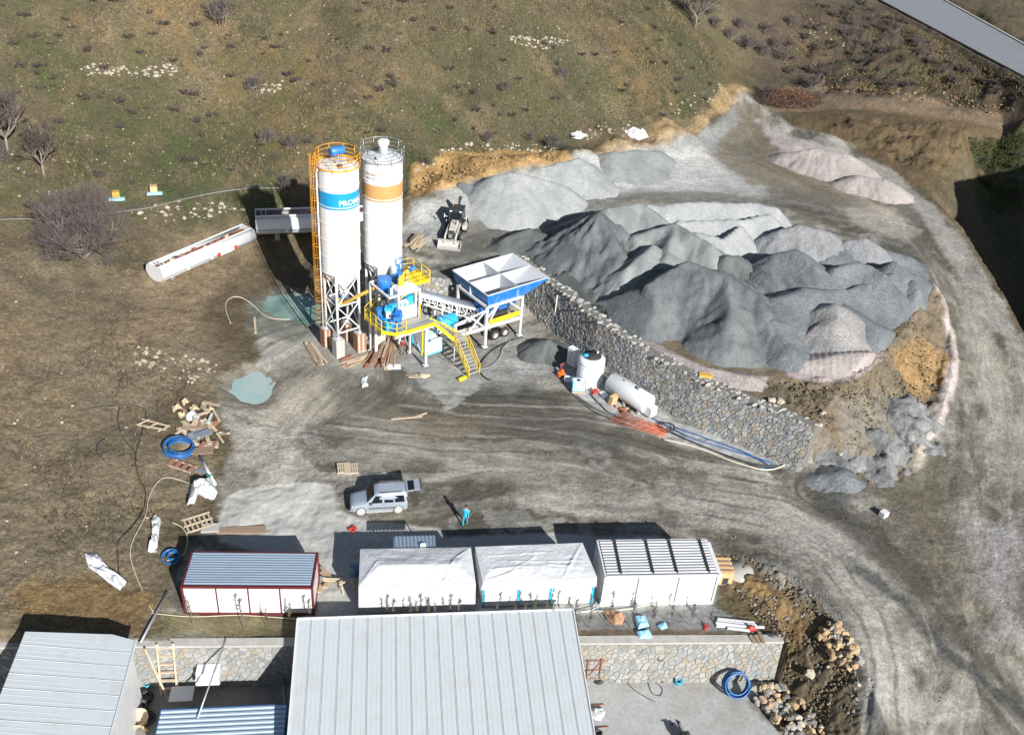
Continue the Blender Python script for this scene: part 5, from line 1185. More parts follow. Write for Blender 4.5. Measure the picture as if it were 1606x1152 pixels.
for (a, b, c, d) in ((0,mu,0,mv),(mu,U1,0,mv),(0,mu,mv,V1),(mu,U1,mv,V1)):
    m = MB(); zl_ = 3.6 if a == 0 else 4.12; lo = (.8 if a == 0 else 3.56, 3.4 if a == 0 else 4.0, .75 if c == 0 else 2.9, 2.7 if c == 0 else 4.5)
    frustum(m, lo, zl_, (a+.035,b-.035,c+.035,d-.035), ZT-.01, True); m.add([(lo[0],lo[2],zl_),(lo[1],lo[2],zl_),(lo[1],lo[3],zl_),(lo[0],lo[3],zl_)],[(0,1,2,3)]); m.build('compartment', M['bin_inside'], hp)
m = MB(); m.bx(mu-.03,mu+.03,.02,V1-.02,3.8,ZT+.03); m.bx(.02,mu-.034,mv-.03,mv+.03,3.8,ZT+.02); m.bx(mu+.034,U1-.02,mv-.03,mv+.03,3.8,ZT+.02); m.build('divider', M['bin_inside'], hp)
m = MB()
for a, b in (((0,0),(U1,0)),((U1,0),(U1,V1)),((U1,V1),(0,V1)),((0,V1),(0,0))): m.bar((*a,ZT+.01),(*b,ZT+.01),.1,.06)
m.build('rim', M['white'], hp)
for k in range(1,8): MB().bar((k*.85,-.03,ZT-.2),(min(k*.62+.1,4.2),.09,4.2),.05,.06).build('stiffener', M['blue'], hp)
for i in (0,1): MB().bx(.4+2.0*i,1.7+2.0*i,1.3,2.5,2.6,3.4).build('discharge_gate', M['blue'], hp)
for u_ in (0, 4.05):
    for v_ in (.0, 4.6):
        m = MB(); m.bx(u_-.12,u_+.12,v_-.12,v_+.12,.05,4.3); m.bx(u_-.24,u_+.24,v_-.24,v_+.24,0,.06); m.build('leg', M['steelw'], hp)
m = MB()
for v_ in (0.0,4.6):
    m.bar((0,v_,4.2),(4.05,v_,4.2),.2,.2); m.bar((-3.2,v_*.6+.3,1.95),(4.1,v_*.6+.3 if v_ else .0,1.95),.2,.28)
for u_ in (0,4.05): m.bar((u_,0,4.2),(u_,4.6,4.2),.2,.2); m.bar((u_,0,1.95),(u_,4.6,1.95),.16,.2)
m.build('frame', M['steelw'], hp)
for a, b in (((.1,.02,2.1),(1.3,.02,4.1)),((3.95,.02,2.9),(2.5,.02,4.1)),((-.1,.02,2.1),(-1.6,.25,3.6)),((1.2,.02,4.1),(0,.02,2.9)),((0,.02,3.9),(-3.4,.25,3.2)),((-1.6,.3,2.1),(0,.03,4.0))):
    MB().bar(a,b,.12,.12).build('brace', M['steelw'], hp)
MB().bx(.3,3.9,-.06,.06,2.3,2.75).build('yellow_beam', M['yellow'], hp)
for u_ in (1.55, 2.68):
    for v_ in (.55, 3.4):
        w = tyre((0,0,0), .5, .32, M['black'], 'Y').build('tyre', M['black'], hp, (u_,v_,.5)); MB().lathe([(.0,-.08),(.12,-.1),(.26,-.06),(.3,-.14),(.3,.14)],(0,0,0),18,False,axis='Y').build('rim', M['alloy'], w)
MB().bar((1.55,.5,.5),(1.55,3.5,.5),.12).bar((2.68,.5,.5),(2.68,3.5,.5),.12).build('axle', M['grey'], hp)
MB().bx(.2,3.9,.9,3.3,1.2,1.35).build('belly_plate', M['galv'], hp)
MB().bx(1.1,3.2,.9,3.0,2.1,2.6).build('weigh_belt', M['dark'], hp)

cv = empty('belt_conveyor', PO, PA, 'inclined belt conveyor with zinc cover from the hopper to the mixer', 'conveyor')
A, B = Vector((1.6,2.5,2.3)), Vector((-5.9,2.5,6.1)); d = (B-A).normalized(); nrm = Vector((0,1,0)).cross(d)*-1; L = (B-A).length
m = MB()
K = 7; prof = [(.62*math.cos(math.pi*k/K), .42*math.sin(math.pi*k/K)) for k in range(K+1)]; vs = []
for p in (A+d*.9, B): vs += [p+Vector((0,1,0))*x+Vector((0,0,1))*z_ for x, z_ in prof]
m.add(vs, [(k,k+1,K+2+k,K+1+k) for k in range(K)], True); o = m.build('cover', M['galv'], cv); sm = o.modifiers.new('s','SOLIDIFY'); sm.thickness = .02
MB().bar(A, B, 1.0, .06).build('belt', M['black'], cv)
for v_ in (-.62,.62):
    m = MB(); o1 = Vector((0,v_,0)); m.bar(A+o1, B+o1, .08, .22); m.bar(A+o1+Vector((-.9,0,-.75)), B+o1+Vector((.3,0,-.85)), .08, .12)
    n = 9
    for k in range(n):
        p = A+d*(L*(k+.9)/n)+o1; q = p+Vector((-.05,0,-.8)); m.bar(p, q, .07); m.bar(q, A+d*(L*min(k+1.7,n)/n)+o1, .06)
    m.build('truss', M['steelw'], cv)
MB().tube([(1.6,1.9,2.3),(1.6,3.1,2.3)],.25,16).build('tail_drum', M['dark'], cv)
for u_ in (-2.0,-3.6):
    for v_ in (1.9,3.1): z_ = 2.3+(1.6-u_)*.5; MB().bar((u_,v_,0),(u_,v_,z_-.2),.14).build('support_leg', M['steelw'], cv)
wt = empty('water_tank', PO, PA, 'blue horizontal cylindrical tank under the belt conveyor', 'tank')
MB().lathe([(.3,-1.0),(.62,-.85),(.68,-.7),(.68,.7),(.62,.85),(.3,1.0)],(-3.3,1.5,2.95),24,axis='X').build('shell', mat('tank_cyan',(.02,.38,.68),.35,var=.1,dirt=(.4,.5,.55),dirt_amt=.2), wt)
for x in (-3.9,-2.7): MB().bx(x-.06,x+.06,1.0,2.0,1.7,2.5).build('saddle', M['steelw'], wt)
MB().bar((-5.4,.9,1.85),(-.2,.9,1.85),.2,.2).bar((-5.4,2.1,1.85),(-.2,2.1,1.85),.2,.2).build('frame', M['steelw'], wt)

tw = empty('mixer_tower', PO, PA, 'blue concrete mixer on a white tower with yellow railed platforms and stairs', 'mixer')
zp = 4.3
for u_, v_ in ((-6.4,.2),(-6.4,2.76),(-9.3,3.9),(-6.4,4.6),(-9.3,4.8)):
    m = MB(); m.bx(u_-.11,u_+.11,v_-.11,v_+.11,.03,zp-.2); m.bx(u_-.22,u_+.22,v_-.22,v_+.22,0,.05); m.build('leg', M['steelw'], tw)
MB().bar((-6.4,.2,.3),(-6.4,2.7,2.6),.08).bar((-6.4,2.7,.3),(-6.4,1.3,1.9),.08).build('brace', M['steelw'], tw)
MB().bar((-6.62,.45,1.0),(-6.62,.45,3.6),.12).build('bumper_post', M['yellow'], tw)
m = MB(); m.bar((-6.4,.2,zp-.35),(-6.4,4.7,zp-.35),.16,.28); m.bar((-9.6,.2,zp-.35),(-5.4,.2,zp-.35),.16,.28); m.bar((-9.4,4.6,zp-.35),(-5.4,4.6,zp-.35),.16,.28); m.bar((-9.3,.3,zp-.35),(-9.3,4.7,zp-.35),.16,.28); m.build('platform_beam', M['steelw'], tw)
PL = [(-9.55,0.0),(-5.7,0.0),(-5.5,4.6),(-9.0,4.9),(-10.3,3.9),(-10.4,.95)]
M['grate'] = mat('platform_grating', (.4,.39,.35), .7, .1, var=.25, scale=12, dirt=(.3,.27,.2), dirt_amt=.5)
MB().prism(PL, zp-.05, zp).build('platform_floor', M['grate'], tw)
m = MB(); order = [5,0,1]
def fence_path(pl, z, h, m_post, parent, closed=False, toe=True, step=1.1):
    n = len(pl); rail = MB(); 
    for i in range(n if closed else n-1):
        a = Vector((*pl[i],0)); b = Vector((*pl[(i+1)%n],0)); L_ = (b-a).length; k = max(1, round(L_/step))
        for hh in (h, h*.55): rail.tube([(a.x,a.y,z+hh),(b.x,b.y,z+hh)],.027,6)
        if toe: rail.bar((a.x,a.y,z+.05),(b.x,b.y,z+.05),.03,.34)
        for j in range(k+(0 if i < n-2 or closed else 1)):
            p = a.lerp(b, j/k); MB().bar((p.x,p.y,z-.25),(p.x,p.y,z+h),.07,.07).build('rail_post', m_post, parent)
    rail.build('guard_rail', m_post, parent)
fence_path([(-8.6,4.9),(-10.35,3.9),(-10.45,.95),(-9.55,-.05),(-8.6,-.05)], zp, 1.1, M['yellow'], tw)
MB().bar((-8.6,-.05,zp-.05),(-5.65,-.05,zp-.05),.06,.36).build('edge_beam', M['yellow'], tw)
MB().bar((-9.5,.35,zp+.12),(-5.8,.35,zp+.12),.3,.05).bar((-9.5,-.02,zp+.03),(-5.8,-.02,zp+.03),.12,.04).build('kick_plate', M['galv'], tw)
# pan mixer and gearboxes
mb = MB(); mb.lathe([(1.05,zp+.1),(1.15,zp+.3),(1.15,zp+1.15),(1.0,zp+1.3),(.2,zp+1.4)],(-9.1,2.0,0),24); mb.build('mixer_pan', M['blue'], tw)
for k,(a_,b_,c_,x_,y_,z_) in enumerate([(-9.7,.95,zp+.6,.8,.5,.8),(-9.1,.75,zp+.5,.5,.4,.6),(-8.75,1.0,zp+1.2,.5,.6,.7),(-9.5,1.4,zp+1.7,.7,.6,.7),(-8.9,1.9,zp+1.8,.8,.8,.5),(-9.9,2.0,zp+1.3,.5,.8,.9),(-9.2,1.2,zp+2.1,.5,.5,.5),(-9.6,.75,zp+.2,.6,.3,.3)]):
    MB().box((a_,b_,c_),(x_,y_,z_),rz=.3*k).build('gearbox', M['blue'] if k % 3 else M['cyanp'], tw, bevel=.03)
for k in range(4): MB().lathe([(.17,-.25),(.2,-.2),(.2,.2),(.14,.27)],(-9.7+.35*k,.6+.1*k,zp+1.0+.25*(k%2)),12,axis='Y').build('motor', M['blue'], tw)
MB().lathe([(.2,-.35),(.22,-.3),(.22,.3),(.14,.36)],(-9.3,1.5,zp+2.5),14,axis='X').build('motor', M['dark'], tw)
for k in range(14):
    r_m = random.Random(200+k); MB().box((r_m.uniform(-9.9,-8.6), r_m.uniform(.5,1.5), zp+r_m.uniform(.3,2.2)),(r_m.uniform(.15,.4),r_m.uniform(.12,.35),r_m.uniform(.15,.5)),rz=k).build(['bracket','cover','housing'][k%3], M[['dark','blue','plastic','grey'][k%4]], tw)  # small clutter; the dark boxes stand in for shaded gaps between the blue parts
# white housing with rounded portal
m = MB(); u0, u1, vf, vb = -8.35, -6.4, 1.65, 2.9
m.bx(u0,u0+.2,vf,vb,zp+.05,zp+2.85); m.bx(u1-.2,u1,vf,vb,zp+.05,zp+2.85); m.bx(u0,u1,vf+.002,vb,zp+2.55,zp+3.1); m.build('portal', M['white'], tw, bevel=.1)
MB().bx(u0+.21,u1-.21,vf+.02,vb-.1,zp+.1,zp+1.25).build('motor_cover', M['white'], tw, bevel=.05)
MB().bx(u0+.75,u1-.75,vf-.005,vf+.02,zp+.62,zp+.7).build('name_plate', M['galv'], tw)
MB().bx(u0+.22,u1-.22,vb-.5,vb-.3,zp+1.2,zp+2.5).build('back_panel', M['blue'], tw)
MB().lathe([(.2,-.4),(.3,-.3),(.3,.3),(.2,.4)],(u0+.75,vf+.35,zp+1.6),18,axis='X').build('drive_drum', M['plastic'], tw)
MB().lathe([(.1,-.01),(.16,.02)],(u0+.7,vf+.02,zp+1.6),14,axis='Y').build('drum_cap', M['cyanp'], tw)
MB().box((u1-.65,vf+.4,zp+1.75),(.6,.5,.8),rz=.2).build('gearbox', M['cyanp'], tw, bevel=.06)
MB().tube([(u0+.25,vf+.2,zp+2.2),(-7.2,vf+.2,zp+2.55),(u1-.1,vf+.1,zp+2.5),(u1+.12,vf-.1,zp+2.3),(u1+.12,vf-.3,zp+.1)],.06,8).build('pipe', M['yellow'], tw)
# upper deck with cement and water scales
zt = 7.1
m = MB(); q = [(-9.35,1.5),(-6.3,1.5),(-6.3,4.7),(-9.35,4.7)]
for i in range(4): m.bar((*q[i],zt),(*q[(i+1)%4],zt),.14,.16)
m.bar((-7.8,1.5,zt),(-7.8,4.7,zt),.1,.14); m.build('deck_frame', M['steelw'], tw)
for a, b in q: MB().bar((a,b,zp),(a,b,zt),.14,.14).build('deck_post', M['steelw'], tw)
MB().bx(-6.9,-4.75,2.5,4.9,zt-.05,zt).build('deck_floor', M['yellow'], tw)
fence_path([(-7.7,2.4),(-6.7,2.4),(-4.7,2.4),(-4.7,5.0),(-6.2,5.4)], zt, 1.05, M['yellow'], tw)
MB().hexa([(-7.9,2.3,zt-.6),(-7.55,2.3,zt-.6),(-7.55,2.5,zt-.6),(-7.9,2.5,zt-.6)],[(-7.9,2.3,zt+1.0),(-7.35,2.3,zt+1.4),(-7.35,2.5,zt+1.4),(-7.9,2.5,zt+1.0)]).build('guard_plate', M['yellow'], tw)
for px, py, r1, r2 in ((-8.5,3.7,.62,.2),(-7.0,3.9,.5,.2)):
    MB().lathe([(r2,zt-.9),(r1,zt-.1),(r1,zt+.6),(r1*.9,zt+.7)],(px,py,0),20).build('weigh_hopper', M['blue'], tw)
for k in range(7): MB().box((-9.0+.42*k, 2.2+.35*(k%3), zt-.35+.25*(k%2)),(.36,.36,.4),rz=.4*k).build('valve_box', M['blue'] if k % 2 else M['cyanp'], tw, bevel=.03)
for a, b in ((-8.9,2.0),(-8.75,2.0),(-8.2,1.9)): MB().tube([(a,b,zt-.8),(a,b,zt+.6)],.05,8).build('pipe', M['plastic'], tw)
m = MB()
for x, y in ((-6.9,4.4),(-6.3,4.4),(-6.9,5.0),(-6.3,5.0)): m.bar((x,y,zt),(x,y,zt+1.7),.07)
for z_ in (.6,1.2,1.7): m.bar((-6.9,4.4,zt+z_),(-6.3,4.4,zt+z_),.05); m.bar((-6.9,5.0,zt+z_),(-6.3,5.0,zt+z_),.05); m.bar((-6.3,4.4,zt+z_),(-6.3,5.0,zt+z_),.05)
m.build('valve_stand', M['blue'], tw)
MB().lathe([(.25,0),(.28,.1),(.28,.6),(.15,.7)],(-6.6,4.7,zt+.3),16).build('pump', M['blue'], tw)
MB().box((-7.3,4.2,zt+.9),(.35,.4,.9)).build('post_box', M['plastic'], tw)
MB().lathe([(.7,zp-.9),(.8,zp-.2),(.8,zp-.1)],(-7.6,2.0,0),20).build('discharge_chute', M['cyanp'], tw)
# stairs: upper flight along the platform, landing, lower flight to the ground
m = MB(); m.bar((-5.7,-.03,zp-.05),(-4.07,-.92,2.5),.06,.3); m.bar((-5.6,.95,zp-.05),(-3.05,.1,2.5),.06,.28); m.build('stringer', M['yellow'], tw)
for k in range(7):
    t_ = (k+.5)/7; a = Vector((-5.7,-.03,zp)).lerp(Vector((-4.07,-.92,2.5)), t_); b = Vector((-5.6,.95,zp)).lerp(Vector((-3.05,.1,2.5)), t_)
    MB().bar(a, b, .26, .04).build('step', M['grate'], tw)
MB().prism([(-4.1,-.95),(-2.95,-.95),(-2.95,.15),(-4.1,.15)], 2.42, 2.5).build('landing', M['grate'], tw)
for x in (-4.1,-2.95): MB().tube([(x,-.95,0),(x,-.95,2.45)],.04,6).build('landing_post', M['steelw'], tw)
for x in (-4.12,-2.95):
    MB().bar((x,-.95,2.45),(x,-3.3,.05),.06,.26).build('stringer', M['yellow'], tw)
    m = MB(); m.tube([(x,-.95,3.4),(x,-3.3,1.0)],.028,6); m.tube([(x,-.95,2.95),(x,-3.3,.55)],.022,6); m.build('hand_rail', M['yellow'], tw)
    for k in range(4): y_ = -.95-2.35*k/3; z_ = 2.45-2.4*k/3; MB().bar((x,y_,z_-.1),(x,y_,z_+.97),.06).build('rail_post', M['yellow'], tw)
for k in range(10):
    t_ = (k+.5)/10; MB().bx(-4.08,-2.98,-.95-2.35*t_-.12,-.95-2.35*t_+.12,2.45-2.4*t_-.02,2.45-2.4*t_+.02).build('step', M['grate'], tw)
m = MB(); m.tube([(-5.7,-.03,zp+1.0),(-4.07,-.95,3.45)],.028,6); m.tube([(-5.5,.95,zp+1.0),(-3.0,.12,3.5)],.028,6); m.tube([(-4.1,-.95,3.45),(-4.1,-.95,2.5)],.028,6); m.build('hand_rail', M['galv'], tw)
for t_ in (.25,.6): p = Vector((-5.5,.95,zp)).lerp(Vector((-3.0,.12,2.5)),t_); MB().bar(p, p+Vector((0,0,1.0)),.05).build('rail_post', M['galv'], tw)
MB().tube([(-3.6,-1.3,2.2),(-3.75,-1.35,1.6),(-3.7,-1.4,.9)],.05,6).build('hanging_strap', M['blue'], tw)
# control cabin under the tower
cb_ = empty('control_cabin', PO, PA, 'small white control cabin with light blue edges under the mixer tower', 'cabin')
MB().bx(-5.4,-3.72,1.4,3.9,.12,2.35).build('wall', M['white'], cb_)
m = MB(); 
for x in (-5.42,-3.7):
    for y in (1.38,3.92): m.bx(x-.05,x+.05,y-.05,y+.05,.0,2.42)
for z in (.08,2.4):
    for y in (1.38,3.92): m.bar((-5.42,y,z),(-3.7,y,z),.1,.101)
    for x in (-5.42,-3.7): m.bar((x,1.38,z),(x,3.92,z),.099,.1)
m.build('frame', M['cyanp'], cb_); MB().bx(-5.45,-3.68,1.36,3.95,2.46,2.5).build('roof', M['plastic'], cb_)
MB().bx(-4.35,-4.12,1.36,1.395,1.55,1.95).build('window', M['glass'], cb_)

# scaffold pole beside the wall
sp_ = empty('lamp_pole', tuple(ground(867,515)), 0, 'thin white pole standing before the stone wall right of the hopper', 'pole')
MB().tube([(0,0,0),(.1,0,3.7)],.05,8).build('pole', M['white'], sp_); MB().tube([(-.9,0,3.4),(.3,0,3.55)],.025,6).build('cross_arm', M['dark'], sp_)
# ================================================================ water, tanks, vehicles, people, loose things
def water_mat():
    m = bpy.data.materials.new('milky_water'); m.use_nodes = True; nt = m.node_tree; b = nt.nodes['Principled BSDF']
    n = nt.nodes.new('ShaderNodeTexNoise'); n.inputs['Scale'].default_value = .5; n.inputs['Detail'].default_value = 5; tc = nt.nodes.new('ShaderNodeTexCoord'); nt.links.new(tc.outputs['Object'], n.inputs[0])
    r = nt.nodes.new('ShaderNodeValToRGB'); r.color_ramp.elements[0].position = .35; r.color_ramp.elements[0].color = (.12,.21,.18,1); r.color_ramp.elements[1].position = .65; r.color_ramp.elements[1].color = (.24,.34,.3,1)
    nt.links.new(n.outputs[0], r.inputs[0]); nt.links.new(r.outputs[0], b.inputs['Base Color']); b.inputs['Roughness'].default_value = .08; b.inputs['Specular IOR Level'].default_value = .4; return m
M['water'] = water_mat(); M['water2'] = M['water'].copy(); M['water2'].node_tree.nodes['Color Ramp'].color_ramp.elements[0].color = (.3,.42,.42,1); M['water2'].node_tree.nodes['Color Ramp'].color_ramp.elements[1].color = (.36,.45,.44,1)
for pl, mm, nm in ((POND, 'water', 'pond behind the left silo'), (POND2, 'water2', 'puddle in the mud left of the yard')):
    cx = sum(p[0] for p in pl)/len(pl); cy = sum(p[1] for p in pl)/len(pl)
    o = MB().add([(cx+(p[0]-cx)*1.25, cy+(p[1]-cy)*1.25, -.16) for p in pl], [tuple(range(len(pl)))[::1]]).build('water', M[mm]); tag(o, kind='structure')
    if o.data.polygons[0].normal.z < 0: o.data.flip_normals()

# ---- tanks beside the stone wall
t = empty('water_tank', (17.75,70.2,0), .4, 'tall round white plastic water tank with pale blue lid beside the stone wall', 'tank')
pr = [(1.16,0),(1.2,.08)]
for k in range(7): z = .15+.3*k; pr += [(1.2,z),(1.16,z+.05),(1.16,z+.22),(1.2,z+.27)]
pr += [(1.2,2.3),(1.16,2.5),(1.0,2.66),(.6,2.72)]
MB().lathe(pr+[(0,2.74)],(0,0,0),40,False).build('shell', M['plastic'], t)
MB().lathe([(.85,2.68),(.84,2.735),(.0,2.76)],(.05,.1,0),30,False).build('top_recess', M['dark'], t)
MB().lathe([(.25,2.74),(.26,2.84),(.0,2.87)],(-.5,.3,0),20,False).build('lid', M['cyanp'], t)
MB().lathe([(.1,2.74),(.1,2.88),(.05,2.9)],(.7,.2,0),12).build('vent_cap', M['plastic'], t)
a = Vector(P(959.5,598,1.15)); b = Vector(P(1017,634,1.15)); dd = (b-a); Lh = dd.length; rz = math.atan2(dd.y, dd.x)
t = empty('oil_tank', (a.x,a.y,0), rz, 'white horizontal cylindrical tank lying on supports beside the stone wall', 'tank')
MB().lathe([(0,-.06),(.6,-.04),(.86,0),(.89,.05),(.89,Lh-.05),(.86,Lh),(.6,Lh+.05),(0,Lh+.06)],(0,0,1.15),36,False,axis='X').build('shell', M['white'], t)
MB().bx(Lh+.02,Lh+.75,-.45,.35,.35,1.25).build('valve_box', M['white'], t, bevel=.03)
MB().lathe([(.2,0),(.22,.18),(.12,.22)],(Lh*.7,0,2.0),16).build('manhole', M['galv'], t)
MB().lathe([(.06,0),(.06,.2)],(Lh*.35,-.1,2.0),10).build('vent_pipe', M['galv'], t)
for x in (.5,Lh*.5,Lh-.5): MB().bx(x-.1,x+.1,-.7,.7,.02,.55).build('support', M['concrete'], t)
p = ground(894,575); t = empty('electric_cabinet', tuple(p), rz, 'narrow white electric cabinet standing left of the round water tank', 'cabinet')
MB().bx(-.5,.5,0,.55,.1,1.9).build('housing', M['plastic'], t, bevel=.02); MB().bx(-.46,.0-.01,-.03,.0,.15,1.85).build('door', M['white'], t); MB().bx(.01,.46,-.03,.0,.15,1.85).build('door', M['white'], t)
MB().bx(-.1,-.04,-.05,-.03,.9,1.05).build('door_handle', M['dark'], t); MB().bx(.04,.1,-.05,-.03,1.3,1.45).build('door_handle', M['dark'], t)
p = ground(906,612); t = empty('ibc_tote', tuple(p), rz+.9, 'pale blue caged liquid container on a pallet before the round tank', 'liquid container')
MB().bx(-.55,.55,-.47,.47,.15,1.05).build('bottle', M['plastic'], t, bevel=.08); MB().bx(-.6,.6,-.5,.5,0,.13).build('pallet', M['palew'], t)
m = MB()
for k in range(7):
    x = -.58+k*1.16/6; m.tube([(x,-.51,.13),(x,-.51,1.1),(x,.51,1.1) if k in (0,6) else (x,-.5,1.1)],.014,4)
for k in range(6): y = -.5+k*.2; m.tube([(-.59,y,.13),(-.59,y,1.1)],.014,4); m.tube([(.59,y,.13),(.59,y,1.1)],.014,4)
for z in (.3,.5,.7,.9,1.1): m.tube([(-.59,-.51,z),(.59,-.51,z),(.59,.51,z),(-.59,.51,z)],.014,4,True)
m.build('cage', M['cyanp'], t); MB().lathe([(.14,1.05),(.15,1.12),(0,1.13)],(0,0,0),14,False).build('lid', M['dark'], t)
p = ground(879,590); tag(MB().box((0,0,.22),(.6,.4,.4)).box((.2,.1,.48),(.3,.3,.2)).build('orange_machine', M['orangep'], loc=tuple(p), rot=(0,0,.5), bevel=.04), 'small bright orange machine on the slab before the cabinet', 'pump')
p = ground(877,597); tag(MB().lathe([(.3,.06),(.42,.35),(.38,.35),(.24,.08)],(0,0,0),16).build('wheelbarrow_tub', M['plastic'], loc=tuple(ground(889,598)), rot=(.2,.3,0)), 'white tub beside the orange machine', 'tub')
p = ground(932,617); tag(MB().box((0,0,.2),(.5,.35,.3)).ball((.1,0,.4),.15).build('red_pump', M['red'], loc=tuple(p), rot=(0,0,.4), bevel=.03), 'small red pump on the slab between the two white tanks', 'pump')
p = ground(960,633); tag(MB().bx(-.2,.2,-.35,.35,0,.9).build('brown_box', M['fresh'], loc=tuple(p), rot=(0,.1,rz)), 'tan upright box below the left end of the horizontal tank', 'box')
for i,(px,py,s_) in enumerate([(968,640,.25),(974,643,.3),(982,642,.22),(978,648,.28),(990,648,.2)]):
    tag(MB().ball((0,0,.12), s_, 7, 5, (1,.7,.6), .3).build('scrap_metal', M['rust' if i%2 else 'wood'], loc=tuple(ground(px,py))), ['brown lump nearest the tan box','second brown lump under the horizontal tank','dark lump under the middle of the horizontal tank','rusty lump in front of the horizontal tank','small rusty lump at the left end of the orange bars'][i], 'scrap')
# orange steel lattice lying before the tank
la = ground(958,654,.1); lb = ground(1048,682,.1); dr_ = (lb-la); rzb = math.atan2(dr_.y,dr_.x); Lb = dr_.length
t = empty('lattice_girder', tuple(la), rzb, 'bundle of orange steel lattice girders lying before the horizontal tank', 'girders')
for g in range(5):
    y = -.7+g*.36; m = MB()
    for dy, dz in ((-.1,.02),(.1,.02),(0,.22)): m.tube([(.15*g,y+dy,dz+.05*g%.12),(Lb-.1*g,y*.7+dy,dz)],.018,4)
    k = 0.0
    while k < Lb-.6: m.tube([(k+.15*g,y*(1-.3*k/Lb)-.1,.02),(k+.3+.15*g,y*(1-.3*k/Lb),.22),(k+.6,y*(1-.3*k/Lb)+.1,.02)],.012,4); k += .6
    m.build('girder', M['rebar'], t)
coil(tuple(ground(1046,672,.1)), .6, .03, 4, M['dark'], 'dark cable coil at the right end of the orange girders', 'cable_coil', (0,0,0), 'cable coil', .12)
sheet_obj('white_board', [(938,615),(948,612),(958,622),(948,628)], M['plastic'], 'pale board lying on the slab left of the horizontal tank', 'board', .05, .02, seed=12)
hose([(905,622),(930,640),(960,652),(1000,664)], .035, M['hose'], 'upper black hose along the slab before the tanks')
hose([(870,580),(890,610),(930,645),(985,668)], .03, M['hose'], 'lower black hose along the slab edge before the tanks')
hose([(925,618),(940,634),(952,646),(966,652)], .05, M['hose'], 'thick short black hose below the pale board')
hose([(1020,655),(1060,676),(1090,690),(1150,708),(1215,728)], .05, M['pvcb'], 'blue pipe running along the foot of the stone wall', 'pipe', 'water_pipe')
hose([(1040,690),(1090,702),(1150,725),(1200,738),(1230,730),(1222,722)], .06, M['creamh'], 'pale pipe curving along the edge of the slab below the wall', 'pipe', 'water_pipe')
hose([(1030,668),(1080,692),(1130,712),(1185,730),(1225,732)], .07, M['hose'], 'black pipe between the blue and the pale one below the wall', 'pipe', 'water_pipe')
hose([(1060,672),(1110,690),(1170,712),(1210,735),(1190,736)], .045, M['pvcb'], 'second blue pipe closest to the stone wall', 'pipe', 'water_pipe', .05)
hose([(820,530),(800,536),(770,552),(752,575),(757,590),(770,598)], .06, M['hose'], 'thick black hose looping on the yard right of the stairs')
hose([(812,528),(790,545),(783,562),(770,575),(752,581)], .05, M['grey'], 'grey hose inside the black loop right of the stairs')
hose([(680,558),(700,572),(720,580),(752,584)], .02, M['creamh'], 'thin cream cable under the stairs', 'cable', 'cable')
hose([(362,508),(355,490),(355,475),(365,467),(380,468),(400,482),(425,500),(455,502)], .035, M['creamh'], 'pale hose curling from the bank into the pond')
tag(MB().bar(ground(399,498,.05), ground(401,523,.05),.2,.08).build('plank', M['palew']), 'single pale plank lying left of the pond', 'plank')
# hoses in the field
hose([(-10,345),(60,342),(110,338),(170,332),(230,322),(300,305),(360,296),(430,293),(490,290)], .045, M['hose'], 'dark water pipe crossing the grass behind the trailers', 'pipe', 'water_pipe')
hose([(-10,347),(80,344),(170,336),(240,326),(310,309),(370,299),(440,296)], .035, M['grey'], 'bluish pipe running beside the dark one across the grass', 'pipe', 'water_pipe', .02)
hose([(126,646),(160,638),(205,636),(228,645),(225,670),(214,710),(213,725),(218,750),(228,770),(225,800),(205,830),(186,850),(185,880),(190,925)], .035, M['hose'], 'long black hose wandering down the bare field')
hose([(188,640),(185,660),(195,690),(212,710),(210,730),(180,733),(158,718),(152,700),(170,684)], .03, M['hose'], 'black hose loop joined to the long one on the field')
hose([(328,780),(300,760),(258,750),(236,775),(228,810),(208,850),(206,880),(225,930),(240,960)], .025, M['creamh'], 'cream hose running down the field from the debris heap')
hose([(270,820),(286,828),(294,845),(288,870),(262,880)], .03, M['creamh'], 'short cream hose beside the corner of the red-framed container')
coil(tuple(ground(270,875,.05)), .45, .05, 4, M['pvcb'], 'bundle of blue pipe on the grass left of the red-framed container', 'pipe_coil', (.2,0,0), 'pipe coil', .2)
sheet_obj('plastic_sheet', [(236,815),(243,808),(250,815),(246,845),(243,868),(234,866),(238,840)], M['tarp'], 'long crumpled plastic sheet on the field, upright one', 'sheet', .25, .5, seed=15)
sheet_obj('plastic_sheet', [(133,872),(150,868),(160,885),(198,912),(192,928),(160,905),(140,890)], M['tarp'], 'long crumpled plastic sheet on the field, slanted one', 'sheet', .25, .5, seed=17)
for i,(px,py) in enumerate([(183,313),(242,304)]):
    p = ground(px,py); t = empty('bee_box', tuple(p), .2, ['orange box on a pale board with a long plank, near the big bare tree','orange box on a pale blue board, farther from the tree'][i], 'box')
    MB().bx(-.35,.35,-.2,.4,.25,.85).build('box_body', M['fresh'] if i else M['auger'], t); MB().bx(-.7,.8,-.5,-.15,.05,.3).build('board', M['board'], t)
    if i == 0: MB().bar((-3.0,-1.2,.1),(.3,-.3,.15),.16,.06).build('plank', M['palew'], t)
sheet_obj('cloth', [(895,212),(905,207),(921,214),(910,220),(897,217)], M['tarp'], 'white sheet lying at the top of the cut bank', 'sheet', .3, .4, seed=19)
sheet_obj('cloth', [(980,208),(992,202),(1010,205),(1016,216),(1000,221),(988,216)], M['tarp'], 'white plastic sheet above the far end of the cut bank', 'sheet', .5, .6, seed=21)
